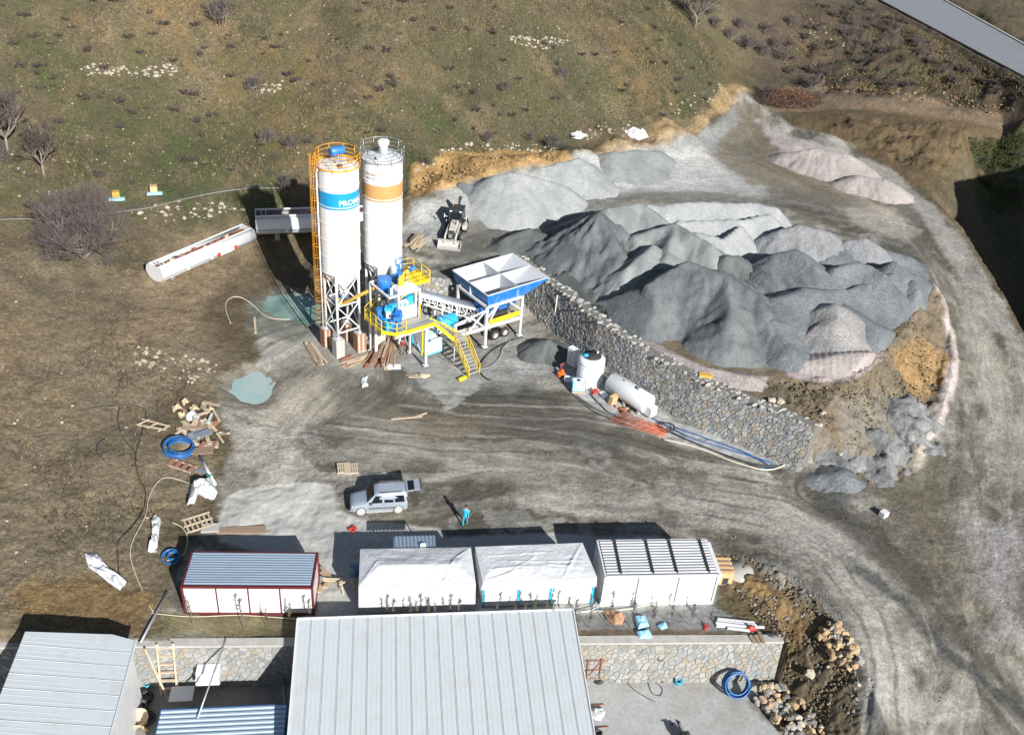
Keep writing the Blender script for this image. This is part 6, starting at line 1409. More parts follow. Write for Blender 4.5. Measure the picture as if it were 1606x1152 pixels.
# debris heap left of the yard
def brd(px, py, l_, w_, a, m, label, z=.08, th=.06, name='board', cat='board', tilt=(0,0)):
    return tag(MB().bx(-l_/2,l_/2,-w_/2,w_/2,0,th).build(name, M[m], loc=tuple(ground(px,py,z)), rot=(tilt[0],tilt[1],a)), label, cat)
M['foam'] = mat('yellow_foam', (.55,.44,.27), .85, var=.15)
for i,(px,py,s_) in enumerate([(276,640,1.3),(290,632,1.1),(286,652,1.0),(303,641,1.2),(295,657,.8),(328,643,1.2)]):
    c = ground(px,py); sheet_obj('foam_piece', [(px-7*s_,py-1),(px-1,py-2*s_),(px+3,py-6*s_),(px+8*s_,py),(px+2*s_,py+2),(px-2*s_,py+6*s_)], M['foam'], ['leftmost yellow foam piece of the debris heap','upper yellow foam piece of the debris heap','lower left yellow foam piece','middle yellow foam piece beside the white sheet','small yellow foam scrap under the white sheet','yellow foam board at the right top of the heap'][i], 'foam', .1, .3, seed=23+i)
sheet_obj('white_sheet', [(292,650),(305,645),(315,655),(310,664),(295,662)], M['tarp'], 'small white sheet on top of the debris heap', 'sheet', .35, .3, seed=31)
sheet_obj('white_bag', [(300,765),(312,755),(330,757),(340,775),(335,790),(322,786),(312,778),(302,795),(296,797)], M['tarp'], 'big white tarpaulin bag left of the concrete slab', 'bag', .9, .5, seed=33)
DB = [(312,668,2.4,.5,.3,'palew'),(320,680,2.0,.4,1.2,'palew'),(300,675,2.2,.3,.1,'wood'),(308,690,2.4,.8,.5,'galv'),(325,700,1.6,.9,.2,'palew'),(310,700,2.0,.3,-.4,'palew'),(330,670,1.8,.25,-.9,'palew'),(318,712,1.6,.9,.1,'wood'),(296,700,1.5,.3,.9,'wood'),(340,655,1.6,.2,2.0,'palew'),(325,690,1.9,.3,-1.2,'palew'),(314,655,1.6,.3,.5,'palew'),(345,688,1.3,.15,2.1,'palew')]
LBS = ['long pale board at the top of the debris heap','pale board standing out at the right of the heap','grey plank across the heap under the white sheet','zinc sheet in the middle of the debris heap','broad pale board at the right edge of the heap','pale slat slanting over the zinc sheet','slat slanting at the upper right of the heap','wide grey board at the foot of the heap','short grey plank beside the blue hose coil','thin pale lath right of the yellow foam','slanted slat near the broad pale board','short pale board touching the white sheet','single lath lying right of the debris heap']
for i,(px,py,l_,w_,a,m_) in enumerate(DB): brd(px,py,l_,w_,a,m_,LBS[i],.1+.07*(i%4), tilt=(rnd.uniform(-.12,.12),rnd.uniform(-.12,.12)))
for i in range(30):
    px, py = rnd.gauss(312,17), rnd.gauss(678,20); brd(px,py,rnd.uniform(.5,1.9),rnd.uniform(.08,.4),rnd.uniform(0,3.1),rnd.choice(['palew','wood','ply','galv','plastic','palew']),'broken board among the scraps of the debris heap',.05+.3*rnd.random(),.05,'scrap_board','board',(rnd.uniform(-.25,.25),rnd.uniform(-.25,.25)))['group'] = 'scraps in the debris heap'
coil(tuple(ground(282,706,.08)), 1.0, .05, 7, M['pvcb'], 'large dark blue hose coil on the left of the debris heap', 'pipe_coil', (0,.12,0), 'pipe coil', .22)
t = empty('trestle', tuple(ground(240,670,.05)), -.45, 'pale wooden trestle frame lying left of the blue hose coil', 'frame')
for y in (-.4,.4): MB().bar((-1.3,y,.1),(1.4,y*.6,.35),.13,.1).build('rail', M['palew'], t)
for x in (-1.1,-.2,.8): MB().bar((x,-.45,.15),(x+.5,.35,.3),.1,.08).build('crosspiece', M['palew'], t)
t = empty('trestle', tuple(ground(285,733,.05)), -.5, 'reddish wooden frame lying below the blue hose coil', 'frame')
for y in (-.35,.35): MB().bar((-1.1,y,.1),(1.1,y,.15),.12,.08).build('rail', M['palew'], t)
for x in (-.9,-.3,.3,.9): MB().bar((x,-.4,.17),(x,.4,.2),.3,.04).build('crosspiece', M['ply'], t)
tag(MB().tube([tuple(ground(314,718,.15)), tuple(ground(338,762,.15))],.11,10).build('white_pipe', M['white']), 'long white plastic pipe pointing down from the debris heap', 'pipe')
brd(320,741,1.4,.35,-.4,'galv','small zinc offcut beside the white plastic pipe')
sheet_obj('green_net', [(322,748),(332,745),(336,758),(328,762)], mat('green_net',(.05,.2,.16),.8), 'dark green netting beside the white plastic pipe', 'net', .2, .3, seed=35)
def pallet(px, py, a, label, z=.0, L_=1.3, W_=1.1, n=6, m='palew'):
    t = empty('pallet', tuple(ground(px,py,z)), a, label, 'pallet')
    for k in range(n): x = -L_/2+L_*(k+.5)/n; MB().bx(x-.06,x+.06,-W_/2,W_/2,.12,.145).build('slat', M[m], t)
    for y in (-W_/2+.06,0,W_/2-.06): MB().bx(-L_/2,L_/2,y-.05,y+.05,.02,.12).build('bearer', M[m], t)
    return t
pallet(311,820,.45,'wooden pallet lying at the corner of the concrete slab', L_=2.0, W_=1.5)
brd(330,829,1.2,.8,.05,'concrete','grey concrete slab piece beside the wooden pallet', .02, .15)
for i in range(3): brd(378,829+i*3.2,3.4,.28,.05-.04*i,'wood',['upper long plank of three on the slab behind the red-framed container','middle long plank of the three on the slab','lowest long plank of the three on the slab'][i], .02+.02*i, .08)
pallet(539,735,.1,'pale pallet lying on the yard above the van', .02, 1.0, 1.2)
pallet(551,736,.1,'second pale pallet right beside the first above the van', .02, 1.0, 1.2)
for i,(px,py,l_,a,m_) in enumerate([(638,656,2.6,.12,'palew'),(658,652,1.4,.5,'palew'),(655,592,1.6,.0,'palew'),(648,588,1.4,.2,'wood'),(662,590,1.2,-.3,'palew')]):
    brd(px,py,l_,.16,a,m_,['long pale lath lying in the middle of the yard','short lath crossing the long one in the yard','pale lath in front of the tower leg','brown lath in front of the tower leg','short lath right of the two before the tower'][i],.04,.06,'lath','lath')
sheet_obj('paper_sack', [(567,592),(577,591),(573,598),(577,606),(568,608),(565,600)], M['tarp'], 'grey-white scrap sheet on the mud before the planks', 'sheet', .12, .15, seed=37)
brd(618,576,1.2,.8,.05,'plastic','pale flat panel lying before the heap of planks', .05,.04)
tag(MB().lathe([(.16,-.4),(.18,-.36),(.18,.36),(.16,.4)],(0,0,.18),14,axis='X').build('yellow_cylinder', M['yellow'], loc=tuple(ground(725,596)), rot=(0,0,.6)), 'yellow cylinder lying at the foot of the yellow stairs', 'cylinder')
tag(MB().ball((0,0,.12),.4,8,5,(1.2,.8,.45),.35).build('rag_heap', M['palew'], loc=tuple(ground(665,591))), 'small heap of pale rags before the control cabin', 'rags')
# formwork planks round the silo piers
rp = random.Random(5)
def plank_heap(label, n, a, b, spread, L0, mats, zs=.5):
    t = None; A_ = ground(*a); B_ = ground(*b); base = (A_+B_)/2; t = empty('plank_heap', tuple(base), 0, label, 'planks')
    ang = math.atan2(B_.y-A_.y, B_.x-A_.x)
    for i in range(n):
        l_ = L0*rp.uniform(.6,1.1); aa = ang+rp.uniform(-.13,.13); off = rp.uniform(-spread,spread); sx = rp.uniform(-.4,.4)
        c = Vector((-math.sin(ang)*off+math.cos(ang)*sx, math.cos(ang)*off+math.sin(ang)*sx, .05+zs*rp.random()*(1-abs(off)/spread))); d = Vector((math.cos(aa), math.sin(aa), rp.uniform(-.06,.06)))*l_/2
        MB().bar(c-d, c+d, rp.choice((.1,.2,.25)), .05).build('plank', M[rp.choice(mats)], t)
    return t
plank_heap('long heap of brown planks leaning right of the silo piers', 34, (612,520), (586,590), 1.3, 5.2, ['wood','wood','ply','palew'], .9)
plank_heap('row of grey planks on the edge of the silo base, left side', 16, (480,535), (512,578), .55, 3.6, ['palew','wood'], .25)
plank_heap('pale planks lying below the right silo pier', 12, (540,573), (582,560), .6, 3.2, ['palew','wood'], .25)
plank_heap('small tangle of red-brown boards between the piers', 12, (538,570), (556,562), .7, 1.2, ['ply','ply','wood'], .3)
t = plank_heap('stack of bundled timber beside the right silo on the platform', 22, (640,392), (662,372), .9, 3.0, ['palew','palew','wood'], .8)
MB().prism([tuple(P(a,b,.1)[:2]) for a,b in ((478,533),(500,520),(560,520),(640,518),(640,548),(600,570),(556,580),(530,584),(512,578))], 0.0, .13)

# ---- tank bodies on the bank
def trailer(loc, rz, L_, label, tilt=0.0, red=False, junk=True):
    t = empty('tanker_body', loc, rz, label, 'tank body'); t.rotation_euler = (tilt, 0, rz)
    W_, H_ = 1.25, 1.75; n = 14; prof = []
    for k in range(n+1):
        a = math.pi*(1.0+k/n)          # lower half
        prof.append((W_*math.cos(a), .95+.85*math.sin(a)))
    prof = [(-.62,H_+.02),(-1.05,H_-.12)]+[(p[0],p[1]) for p in prof]+[(1.05,H_-.12),(.62,H_+.02)]
    prof = [(x, z+.1) for x, z in prof]
    vs = [(0,y,z) for y, z in prof]+[(L_,y,z) for y, z in prof]; m_ = len(prof)
    m = MB(); m.add(vs, [(i,i+1,m_+i+1,m_+i) for i in range(m_-1)], True); o = m.build('shell', M['white'], t); sm = o.modifiers.new('s','SOLIDIFY'); sm.thickness = .05
    for x in (0.0, L_): MB().add([(x,y,z) for y, z in prof]+[(x+.06,y,z) for y, z in prof], [tuple(range(m_)), tuple(range(m_,2*m_))[::-1]]+[(i,(i+1)%m_,m_+(i+1)%m_,m_+i) for i in range(m_)]).build('end_plate', M['white'], t)
    for y in (-.66,.66): MB().bar((0,y,H_+.15),(L_,y,H_+.15),.07,.1).build('top_rail', M['white'], t)
    MB().bx(.05,L_-.05,-.6,.6,H_-.35,H_-.3).build('inner_floor', M['rust'], t)
    for x in (.5,.85): MB().bar((x,-.62,H_+.16),(x,.62,H_+.16),.06).build('cross_bar', M['white'], t)
    for k in range(1,4): MB().bar((L_*k/4,-1.27,1.05),(L_*k/4,-1.27,.75),.3,.1).build('bracket', M['white'], t)
    MB().bar((0,-1.29,.92),(L_,-1.29,.92),.05,.12).build('side_rail', M['galv'], t)
    for x in (1.6,L_/2,L_-1.6): MB().bx(x-.2,x+.2,-.5,.5,-.35,.22).build('cradle', M['grey'], t)
    if red:
        for k, c in ((0,'red'),(1,'white'),(2,'red')): MB().bx(L_*.56+[0,.35,2.1][k],L_*.56+[.35,2.1,2.5][k],-1.38,-1.32,.78,1.14).build('marker_strip', M[c], t)
    if junk:
        r = random.Random(9)
        for k in range(26):
            x = r.uniform(1.2,L_-.4); MB().ball((x,r.uniform(-.45,.45),H_-.22),r.uniform(.12,.28),6,4,(1.3,.8,.6),.35).build('debris', M[r.choice(['rust','palew','wood','dark','ply'])], t)
    return t
a = P(238,432,2.4); b = P(380,372,2.6)
trailer((-22.0,84.9,zat(-19,88)-.15), math.radians(49.5), 11.7, 'white open-topped tank body full of scrap lying on the bank left of the silos', red=True)
t_ = trailer((-13.6,94.6,zat(-10,96)-.1), math.radians(7), 9.5, 'white open-topped tank body lying behind the silos, partly in their shadow', junk=False); t_.scale = (1.3,1.3,1.3)
for px,py,s_ in ((470,340,.5),): pass

M['dustyw'] = mat('dusty_white_paint', (.5,.49,.45), .6, var=.15, scale=3, dirt=(.2,.18,.14), dirt_amt=.7, dscale=2)
# ---- compact loader on the loading ramp
bh = empty('backhoe_loader', (6.9,91.3,4.0), math.atan2(-.97,-.24), 'dusty white backhoe loader with black cab on the loading ramp, bucket towards the hopper', 'loader')
for x, y, R_, w in ((1.35,.85,.52,.3),(1.35,-.85,.52,.3),(-.95,.9,.78,.42),(-.95,-.9,.78,.42)):
    w_ = tyre((0,0,0),R_,w,M['black'],'Y').build('tyre', M['black'], bh, (x,y,R_)); MB().lathe([(0,-.06),(.12,-.1),(R_*.5,-.04),(R_*.58,-.12),(R_*.58,.12)],(0,0,0),16,False,axis='Y').build('rim', M['alloy'], w_)
MB().bx(-1.6,1.9,-.35,.35,.5,.9).build('chassis', M['grey'], bh)
MB().hexa([(.1,-.42,.9),(1.95,-.36,.85),(1.95,.36,.85),(.1,.42,.9)],[(.1,-.42,1.75),(1.9,-.34,1.5),(1.9,.34,1.5),(.1,.42,1.75)]).build('bonnet', M['dustyw'], bh, bevel=.06)
MB().bx(1.96,2.0,-.28,.28,.95,1.4).build('grille', M['dark'], bh)
MB().lathe([(.05,0),(.05,.6)],(1.0,.2,1.6),10).build('exhaust', M['dark'], bh)
MB().hexa([(-1.5,-.72,1.0),(.1,-.72,1.0),(.1,.72,1.0),(-1.5,.72,1.0)],[(-1.45,-.62,2.6),(-.1,-.62,2.6),(-.1,.62,2.6),(-1.45,.62,2.6)]).build('cab', M['glass'], bh, bevel=.05)
for x, y in ((-1.48,-.68),(.0,-.68),(.0,.68),(-1.48,.68)): MB().bar((x,y,1.0),(x*.97,y*.92,2.6),.1).build('cab_pillar', M['dark'], bh)
MB().bx(-1.6,.1,-.75,.75,2.6,2.74).build('cab_roof', M['dark'], bh, bevel=.05)
for y in (-.5,.5): MB().box((.12,y,2.66),(.08,.22,.12)).build('work_light', M['lamp'], bh)
MB().lathe([(.07,0),(.07,.16)],(-1.2,-.5,2.74),10).build('beacon', M['amber'], bh)
for y in (-1.05,.95): MB().bx(-1.5,-.3,y-.0,y+.12,1.3,1.45).build('mudguard', M['dustyw'], bh)
MB().bx(-.5,.3,.75,1.2,.8,1.3).build('fuel_tank', M['dustyw'], bh, bevel=.06)
MB().bar((.1,-.85,2.0),(.1,-1.15,2.1),.05).bar((.1,-1.15,1.9),(.1,-1.15,2.3),.16,.05).build('mirror', M['plastic'], bh)
MB().bar((.1,.85,2.0),(.1,1.15,2.1),.05).bar((.1,1.15,1.9),(.1,1.15,2.3),.16,.05).build('mirror', M['plastic'], bh)
for y in (-.55,.55): MB().bar((.1,y,1.35),(2.3,y,1.15),.13,.2).bar((2.3,y,1.15),(3.0,y,.45),.13,.2).build('lift_arm', M['dustyw'], bh); MB().tube([(1.0,y,.7),(2.1,y,1.0)],.05,8).build('ram', M['galv'], bh)
m = MB(); bp = [(2.95,.85),(2.75,.5),(2.85,.15),(3.1,.03),(3.65,.0),(3.66,.05),(3.12,.09),(2.92,.2),(2.83,.5),(3.0,.85)]
m.add([(x,-1.15,z) for x,z in bp]+[(x,1.15,z) for x,z in bp], [tuple(range(10)),tuple(range(10,20))[::-1]]+[(i,(i+1)%10,10+(i+1)%10,10+i) for i in range(10)]); m.build('bucket', M['alloy'], bh)
for y in (-1.17,1.13): MB().add([(x,y,z) for x,z in ((2.8,.12),(3.6,.02),(3.4,.35),(3.0,.85),(2.76,.5))]+[(x,y+.04,z) for x,z in ((2.8,.12),(3.6,.02),(3.4,.35),(3.0,.85),(2.76,.5))],[(0,1,2,3,4),(9,8,7,6,5)]+[(i,(i+1)%5,5+(i+1)%5,5+i) for i in range(5)]).build('bucket_side', M['alloy'], bh)
MB().bx(-2.0,-1.65,-.95,.95,.45,.9).build('backhoe_frame', M['dark'], bh)
MB().bar((-1.95,0,.9),(-2.35,0,3.2),.3,.34).build('boom', M['dark'], bh); MB().bar((-2.35,0,3.25),(-2.9,0,1.3),.22,.26).build('dipper', M['dark'], bh)
MB().hexa([(-3.2,-.3,.9),(-2.7,-.3,.9),(-2.7,.3,.9),(-3.2,.3,.9)],[(-3.0,-.3,1.5),(-2.6,-.3,1.45),(-2.6,.3,1.45),(-3.0,.3,1.5)]).build('digging_bucket', M['dark'], bh)
MB().tube([(-2.0,.15,1.5),(-2.2,.15,3.0)],.06,8).build('ram', M['galv'], bh)
for y in (-.9,.9): MB().bar((-1.85,y,.9),(-1.85,y,.1),.14).bar((-2.0,y,.04),(-1.6,y,.04),.3,.06).build('stabiliser', M['dustyw'], bh)

# ---- estate van with its tail door open (x runs from the nose to the tail)
vn = empty('van', (-2.72,54.02,0), math.radians(3.5), 'silver-blue van with its tail door raised, parked on the yard', 'van')
ST = [(0.0,.60,.42,.66,.60,.62,.68),(.06,.72,.26,.76,.58,.70,.80),(.35,.79,.22,.81,.72,.74,.93),(.95,.82,.22,.83,.86,.76,1.04),(1.18,.82,.22,.84,.95,.74,1.12),(1.75,.82,.22,.84,1.02,.62,1.72),(2.1,.82,.22,.84,1.04,.63,1.79),(3.0,.82,.22,.84,1.05,.63,1.82),(3.85,.81,.24,.83,1.05,.61,1.79),(3.98,.80,.28,.82,1.05,.60,1.74),(4.06,.78,.34,.80,1.0,.58,1.66)]
vs = []
for x, wb, zb_, ws, zs, wr, zr in ST:
    half = [(wb*.96,zb_),(wb,zb_+.08),(ws,(zb_+zs)/2),(ws,zs),((ws+wr)/2+.02,(zs+zr)/2),(wr+.03,zr-.07),(wr-.05,zr-.01),(wr*.5,zr+.02)]
    vs += [(x,-a,b) for a,b in half]+[(x,a,b) for a,b in half[::-1]]
k_ = 16; m = MB(); m.add(vs, [(i*k_+j, i*k_+(j+1)%k_, (i+1)*k_+(j+1)%k_, (i+1)*k_+j) for i in range(len(ST)-1) for j in range(k_)]+[tuple(range(k_))[::-1], tuple((len(ST)-1)*k_+j for j in range(k_))], True)
m.build('body', M['van'], vn)
for sgn in (-1,1):
    def sd(x, t):      # on the glass flank: t from belt to roof
        w = .845+(.66-.845)*t if x > 1.7 else .845+(.66-.845)*t; return (x, sgn*(w+.012), 1.04+(1.70-1.04)*t)
    for (xa, xb, xc, xd) in ((1.42,2.25,2.25,1.78),(2.4,3.05,3.05,2.4),(3.15,3.85,3.8,3.15)):
        q = [sd(xa,.06),sd(xb,.06),sd(xc,.86),sd(xd,.86)]; q2 = [(p[0],p[1]-sgn*.03,p[2]) for p in q]
        MB().hexa(q2, q).build('side_window', M['glass'], vn)
    MB().bar((1.3,sgn*.85,.62),(3.3,sgn*.85,.6),.03,.1).build('side_trim', M['bumper'], vn)
    MB().bx(.55+.1,3.0,sgn*.79,sgn*.83,.18,.3).build('sill', M['alloy'], vn)
    MB().bx(1.35,1.55,sgn*.86,sgn*1.02,1.05,1.2).build('wing_mirror', M['bumper'], vn, bevel=.02)
    MB().bar((2.3,sgn*.845,.98),(2.42,sgn*.845,.98),.03,.05).build('door_handle', M['bumper'], vn)
    MB().bar((2.1,sgn*.62,1.86),(3.7,sgn*.6,1.86),.04,.05).build('roof_rail', M['bumper'], vn)
    MB().box((.2,sgn*.62,.72),(.24,.26,.16)).build('headlight', M['lamp'], vn, bevel=.03)
    MB().box((4.04,sgn*.74,1.1),(.08,.1,.6)).build('tail_light', M['rlamp'], vn)
    for x in (.72,3.38):
        MB().lathe([(.39,-.02),(.39,.02)],(x,sgn*.815,.33),24,axis='Y').build('wheel_arch', M['bumper'], vn)
        w_ = tyre((0,0,0),.32,.2,M['black'],'Y').build('tyre', M['alloy'], vn, (x,sgn*.77,.32))
        m = MB(); m.lathe([(.0,-.08),(.22,-.09),(.24,-.1),(.24,.1)],(0,0,0),20,False,axis='Y')
        m.build('rim', M['alloy'], w_)
        for k in range(5): a = 2*math.pi*k/5; MB().bar((0,sgn*.11,0),(math.cos(a)*.2,sgn*.105,math.sin(a)*.2),.05,.02).build('spoke', M['white'], w_)
def ws(y, t): x = 1.17+.58*t; return (x-.012, y*(.74-.12*t), 1.125+.6*t+.012)
MB().hexa([tuple(Vector(ws(a,t_))-Vector((0,0,.03))) for a,t_ in ((-1,.04),(1,.04),(.98,.94),(-.98,.94))],[ws(a,t_) for a,t_ in ((-1,.04),(1,.04),(.98,.94),(-.98,.94))]).build('windscreen', M['glass'], vn)
MB().bx(-.04,.12,-.7,.7,.28,.5).build('front_bumper', M['van'], vn, bevel=.05); MB().bx(3.98,4.14,-.78,.78,.3,.55).build('rear_bumper', M['bumper'], vn, bevel=.04)
MB().bx(4.05,4.075,-.62,.62,.6,1.62).build('boot_opening', M['dark'], vn)
td = MB().hexa([(3.98,-.62,1.78),(5.05,-.6,1.9),(5.05,.6,1.9),(3.98,.62,1.78)],[(3.98,-.62,1.84),(5.05,-.6,1.96),(5.05,.6,1.96),(3.98,.62,1.84)]).build('tail_door', M['van'], vn, bevel=.02)
MB().hexa([(4.12,-.52,1.862),(4.58,-.52,1.912),(4.58,.52,1.912),(4.12,.52,1.862)],[(4.12,-.52,1.872),(4.58,-.52,1.922),(4.58,.52,1.922),(4.12,.52,1.872)]).build('rear_window', M['glass'], td)
MB().bx(5.0,5.16,-.62,.62,1.84,1.99).build('door_edge', M['bumper'], td)
for y in (-.55,.55): MB().tube([(4.0,y,1.3),(4.5,y,1.86)],.015,5).build('gas_strut', M['dark'], vn)

# ---- people
def person(loc, rz, label, J, shirt, trousers, hairc='hair', cap=None):
    """J: joints of the pose; one skinned body"""
    t = empty('person', loc, rz, label, 'person')
    names = list(J.keys()); idx = {n: i for i, n in enumerate(names)}
    E = [('pelvis','spine'),('spine','chest'),('chest','neck'),('neck','head0'),('head0','head1')]
    for s in 'lr': E += [('chest','sh'+s),('sh'+s,'el'+s),('el'+s,'wr'+s),('wr'+s,'ha'+s),('pelvis','hi'+s),('hi'+s,'kn'+s),('kn'+s,'an'+s),('an'+s,'to'+s)]
    me = bpy.data.meshes.new('body'); me.from_pydata([J[n] for n in names], [(idx[a],idx[b]) for a,b in E], [])
    o = bpy.data.objects.new('body', me); C.objects.link(o)
    o.modifiers.new('skin','SKIN'); R_ = dict(pelvis=.15,spine=.135,chest=.16,neck=.055,head0=.075,head1=.085,sh=.08,el=.05,wr=.035,ha=.045,hi=.1,kn=.065,an=.045,to=.045)
    for n in names:
        r = R_.get(n, R_.get(n[:-1], .05)); sv = me.skin_vertices[0].data[idx[n]]; sv.radius = (r*1.15, r*.95); sv.use_root = (n == 'pelvis')
    ss = o.modifiers.new('sub','SUBSURF'); ss.levels = 1; ss.render_levels = 1
    dg = bpy.context.evaluated_depsgraph_get(); bm2 = bpy.data.meshes.new_from_object(o.evaluated_get(dg)); bpy.data.objects.remove(o)
    bm2.materials.clear(); [bm2.materials.append(M[k]) for k in (shirt, trousers, 'skin', 'dark')]
    V = {n: Vector(J[n]) for n in names}; own = {'pelvis':1,'spine':0,'chest':0,'neck':2,'head0':2,'head1':2}
    for s in 'lr': own.update({'sh'+s:0,'el'+s:0,'wr'+s:2,'ha'+s:2,'hi'+s:1,'kn'+s:1,'an'+s:1,'to'+s:3})
    pts_ = [(V[n], own[n]) for n in names]+[((V['el'+s]+V['wr'+s])/2, 0) for s in 'lr']+[((V['kn'+s]+V['hi'+s])/2, 1) for s in 'lr']+[((V['kn'+s]+V['an'+s])/2, 1) for s in 'lr']+[((V['el'+s]+V['sh'+s])/2, 0) for s in 'lr']
    for p in bm2.polygons: p.material_index = min(pts_, key=lambda q: (q[0]-p.center).length)[1]; p.use_smooth = True
    link('body', bm2, None, t)
    hd = V['head1']; m = MB(); m.ball((hd.x-.01,hd.y,hd.z+.03),.115,12,8,(1.0,.9,.95)); m.build('cap' if cap else 'hair', M[cap or hairc], t)
    f = V['head0'].lerp(hd,.5); m = MB(); m.ball((f.x+.1,f.y,f.z+.0),.022,6,4); m.build('nose', M['skin'], t)
    for s in (-1,1):
        MB().ball((f.x+.085,f.y+s*.035,f.z+.03),.013,6,4).build('eye', M['dark'], t); MB().ball((f.x,f.y+s*.1,f.z),.025,6,4,(.6,.5,1.2)).build('ear', M['skin'], t)
    MB().ball((f.x+.092,f.y,f.z-.045),.02,6,4,(.5,1.3,.4)).build('mouth', M['maroonc'], t)
    for s in 'lr':
        h = V['ha'+s]; w = V['wr'+s]; d = (h-w).normalized()
        for k in range(5):
            q = Vector((-.03+.018*k, 0, 0)); a = h+q*.9; m = MB(); L_ = (.05,.075,.082,.078,.06)[k]
            m.tube([tuple(a), tuple(a+d*L_*.5), tuple(a+d*L_*.95+Vector((.012,0,0)))],.011,5); m.build('finger' if k else 'thumb', M['skin'], t)
    return t
def stand(step=.0, arm=.1, lean=0.0, h=1.0):
    J = dict(pelvis=(0,0,.95),spine=(.02+lean*.3,0,1.12),chest=(.03+lean*.8,0,1.34),neck=(.04+lean*1.1,0,1.5),head0=(.06+lean*1.3,0,1.58),head1=(.07+lean*1.4,0,1.68))
    for s, g in (('l',1),('r',-1)):
        J.update({'sh'+s:(.02+lean*.9,g*.19,1.40),'el'+s:(.0+lean*.6+g*arm,g*.25,1.14),'wr'+s:(.05+lean*.6+g*arm*2,g*.25,.92),'ha'+s:(.07+lean*.6+g*arm*2.2,g*.25,.84),
                  'hi'+s:(0,g*.1,.88),'kn'+s:(.04-g*step*.6,g*.11,.50),'an'+s:(-g*step,g*.11,.09),'to'+s:(.15-g*step,g*.12,.05)})
    return {k: tuple(x*h for x in v) for k, v in J.items()}
person(tuple(ground(729,823)), math.radians(70), 'person in a long bright blue coat walking across the yard', stand(.16,.1,.05), 'cyanp', 'cyanp')
person(tuple(ground(631.5,556)), math.radians(-100), 'person in a dark red top and khaki trousers beneath the mixer tower', stand(.05,.05), 'maroonc', 'khaki')
J = dict(pelvis=(0,0,.42),spine=(.08,0,.58),chest=(.22,0,.74),neck=(.33,0,.86),head0=(.4,0,.92),head1=(.46,0,1.0))
for s, g in (('l',1),('r',-1)): J.update({'sh'+s:(.22,g*.19,.78),'el'+s:(.4,g*.26,.55),'wr'+s:(.6,g*.2,.42),'ha'+s:(.67,g*.18,.38),'hi'+s:(.02,g*.11,.38),'kn'+s:(.38,g*.17,.42),'an'+s:(.08,g*.16,.09),'to'+s:(.24,g*.18,.05)})
person(tuple(ground(878,580)), math.radians(-60), 'person in a dark red top crouching beside the white cabinet', J, 'maroonc', 'navy')
for p, c in ((ground(553,830),'red'),): tag(MB().tube([(-.3,0,.05),(.1,.3,.1),(.3,0,.08),(0,-.3,.06)],.06,6,True).bar((-.3,0,.1),(.3,.05,.12),.1).build('red_hose_reel', M['red'], loc=tuple(p)), 'small red reel on the slab above the tarpaulin shadow', 'reel')
p = ground(1385,809); tag(MB().box((0,0,.25),(.6,.5,.45),rz=.5).build('white_block', M['white'], loc=tuple(p), bevel=.03), 'single white block lying on the muddy track', 'block')
p = ground(1020,600); p = ground(1106,592); tag(MB().box((0,0,.2),(1.1,.5,.3),rz=-.2).build('wooden_crate', M['auger'], loc=tuple(p), bevel=.02), 'orange-brown timber block on top of the stone wall', 'timber')
# ================================================================ road beyond the hill
RL = [P(a,b,11.05) for a,b in ((1380,0),(1493,60),(1606,120))]; RR = [P(a,b,11.05) for a,b in ((1480,0),(1543,35),(1606,70))]
def ext(a, b, k): return a+(a-b)*k
Lp = [ext(RL[0],RL[2],1.2)]+RL+[ext(RL[2],RL[0],.2)]; Rp = [ext(RR[0],RR[2],1.5)]+RR+[ext(RR[2],RR[0],.3)]
M['asphalt'] = mat('worn_asphalt', (.21,.225,.25), .85, var=.1, scale=.6, bump=.2, bscale=6, dirt=(.22,.22,.21), dirt_amt=.5, dscale=.3)
mb = MB(); n = len(Lp); mb.add([tuple(p) for p in Lp]+[tuple(p) for p in Rp], [(i,n+i,n+i+1,i+1) for i in range(n-1)])
o = mb.build('road', M['asphalt']); tag(o, kind='structure')
if o.data.polygons[0].normal.z < 0: o.data.flip_normals()
for side, nm, lb in ((Lp,'kerb','dark concrete edge along the near side of the paved road'),(Rp,'kerb','pale concrete edge along the far side of the paved road')):
    mb = MB()
    for a, b in zip(side[:-1], side[1:]): mb.bar(Vector(a)+Vector((0,0,.05)), Vector(b)+Vector((0,0,.05)), .4, .22)
    tag(mb.build('kerb', M['concrete'] if side is Rp else M['grey']), lb, 'kerb')

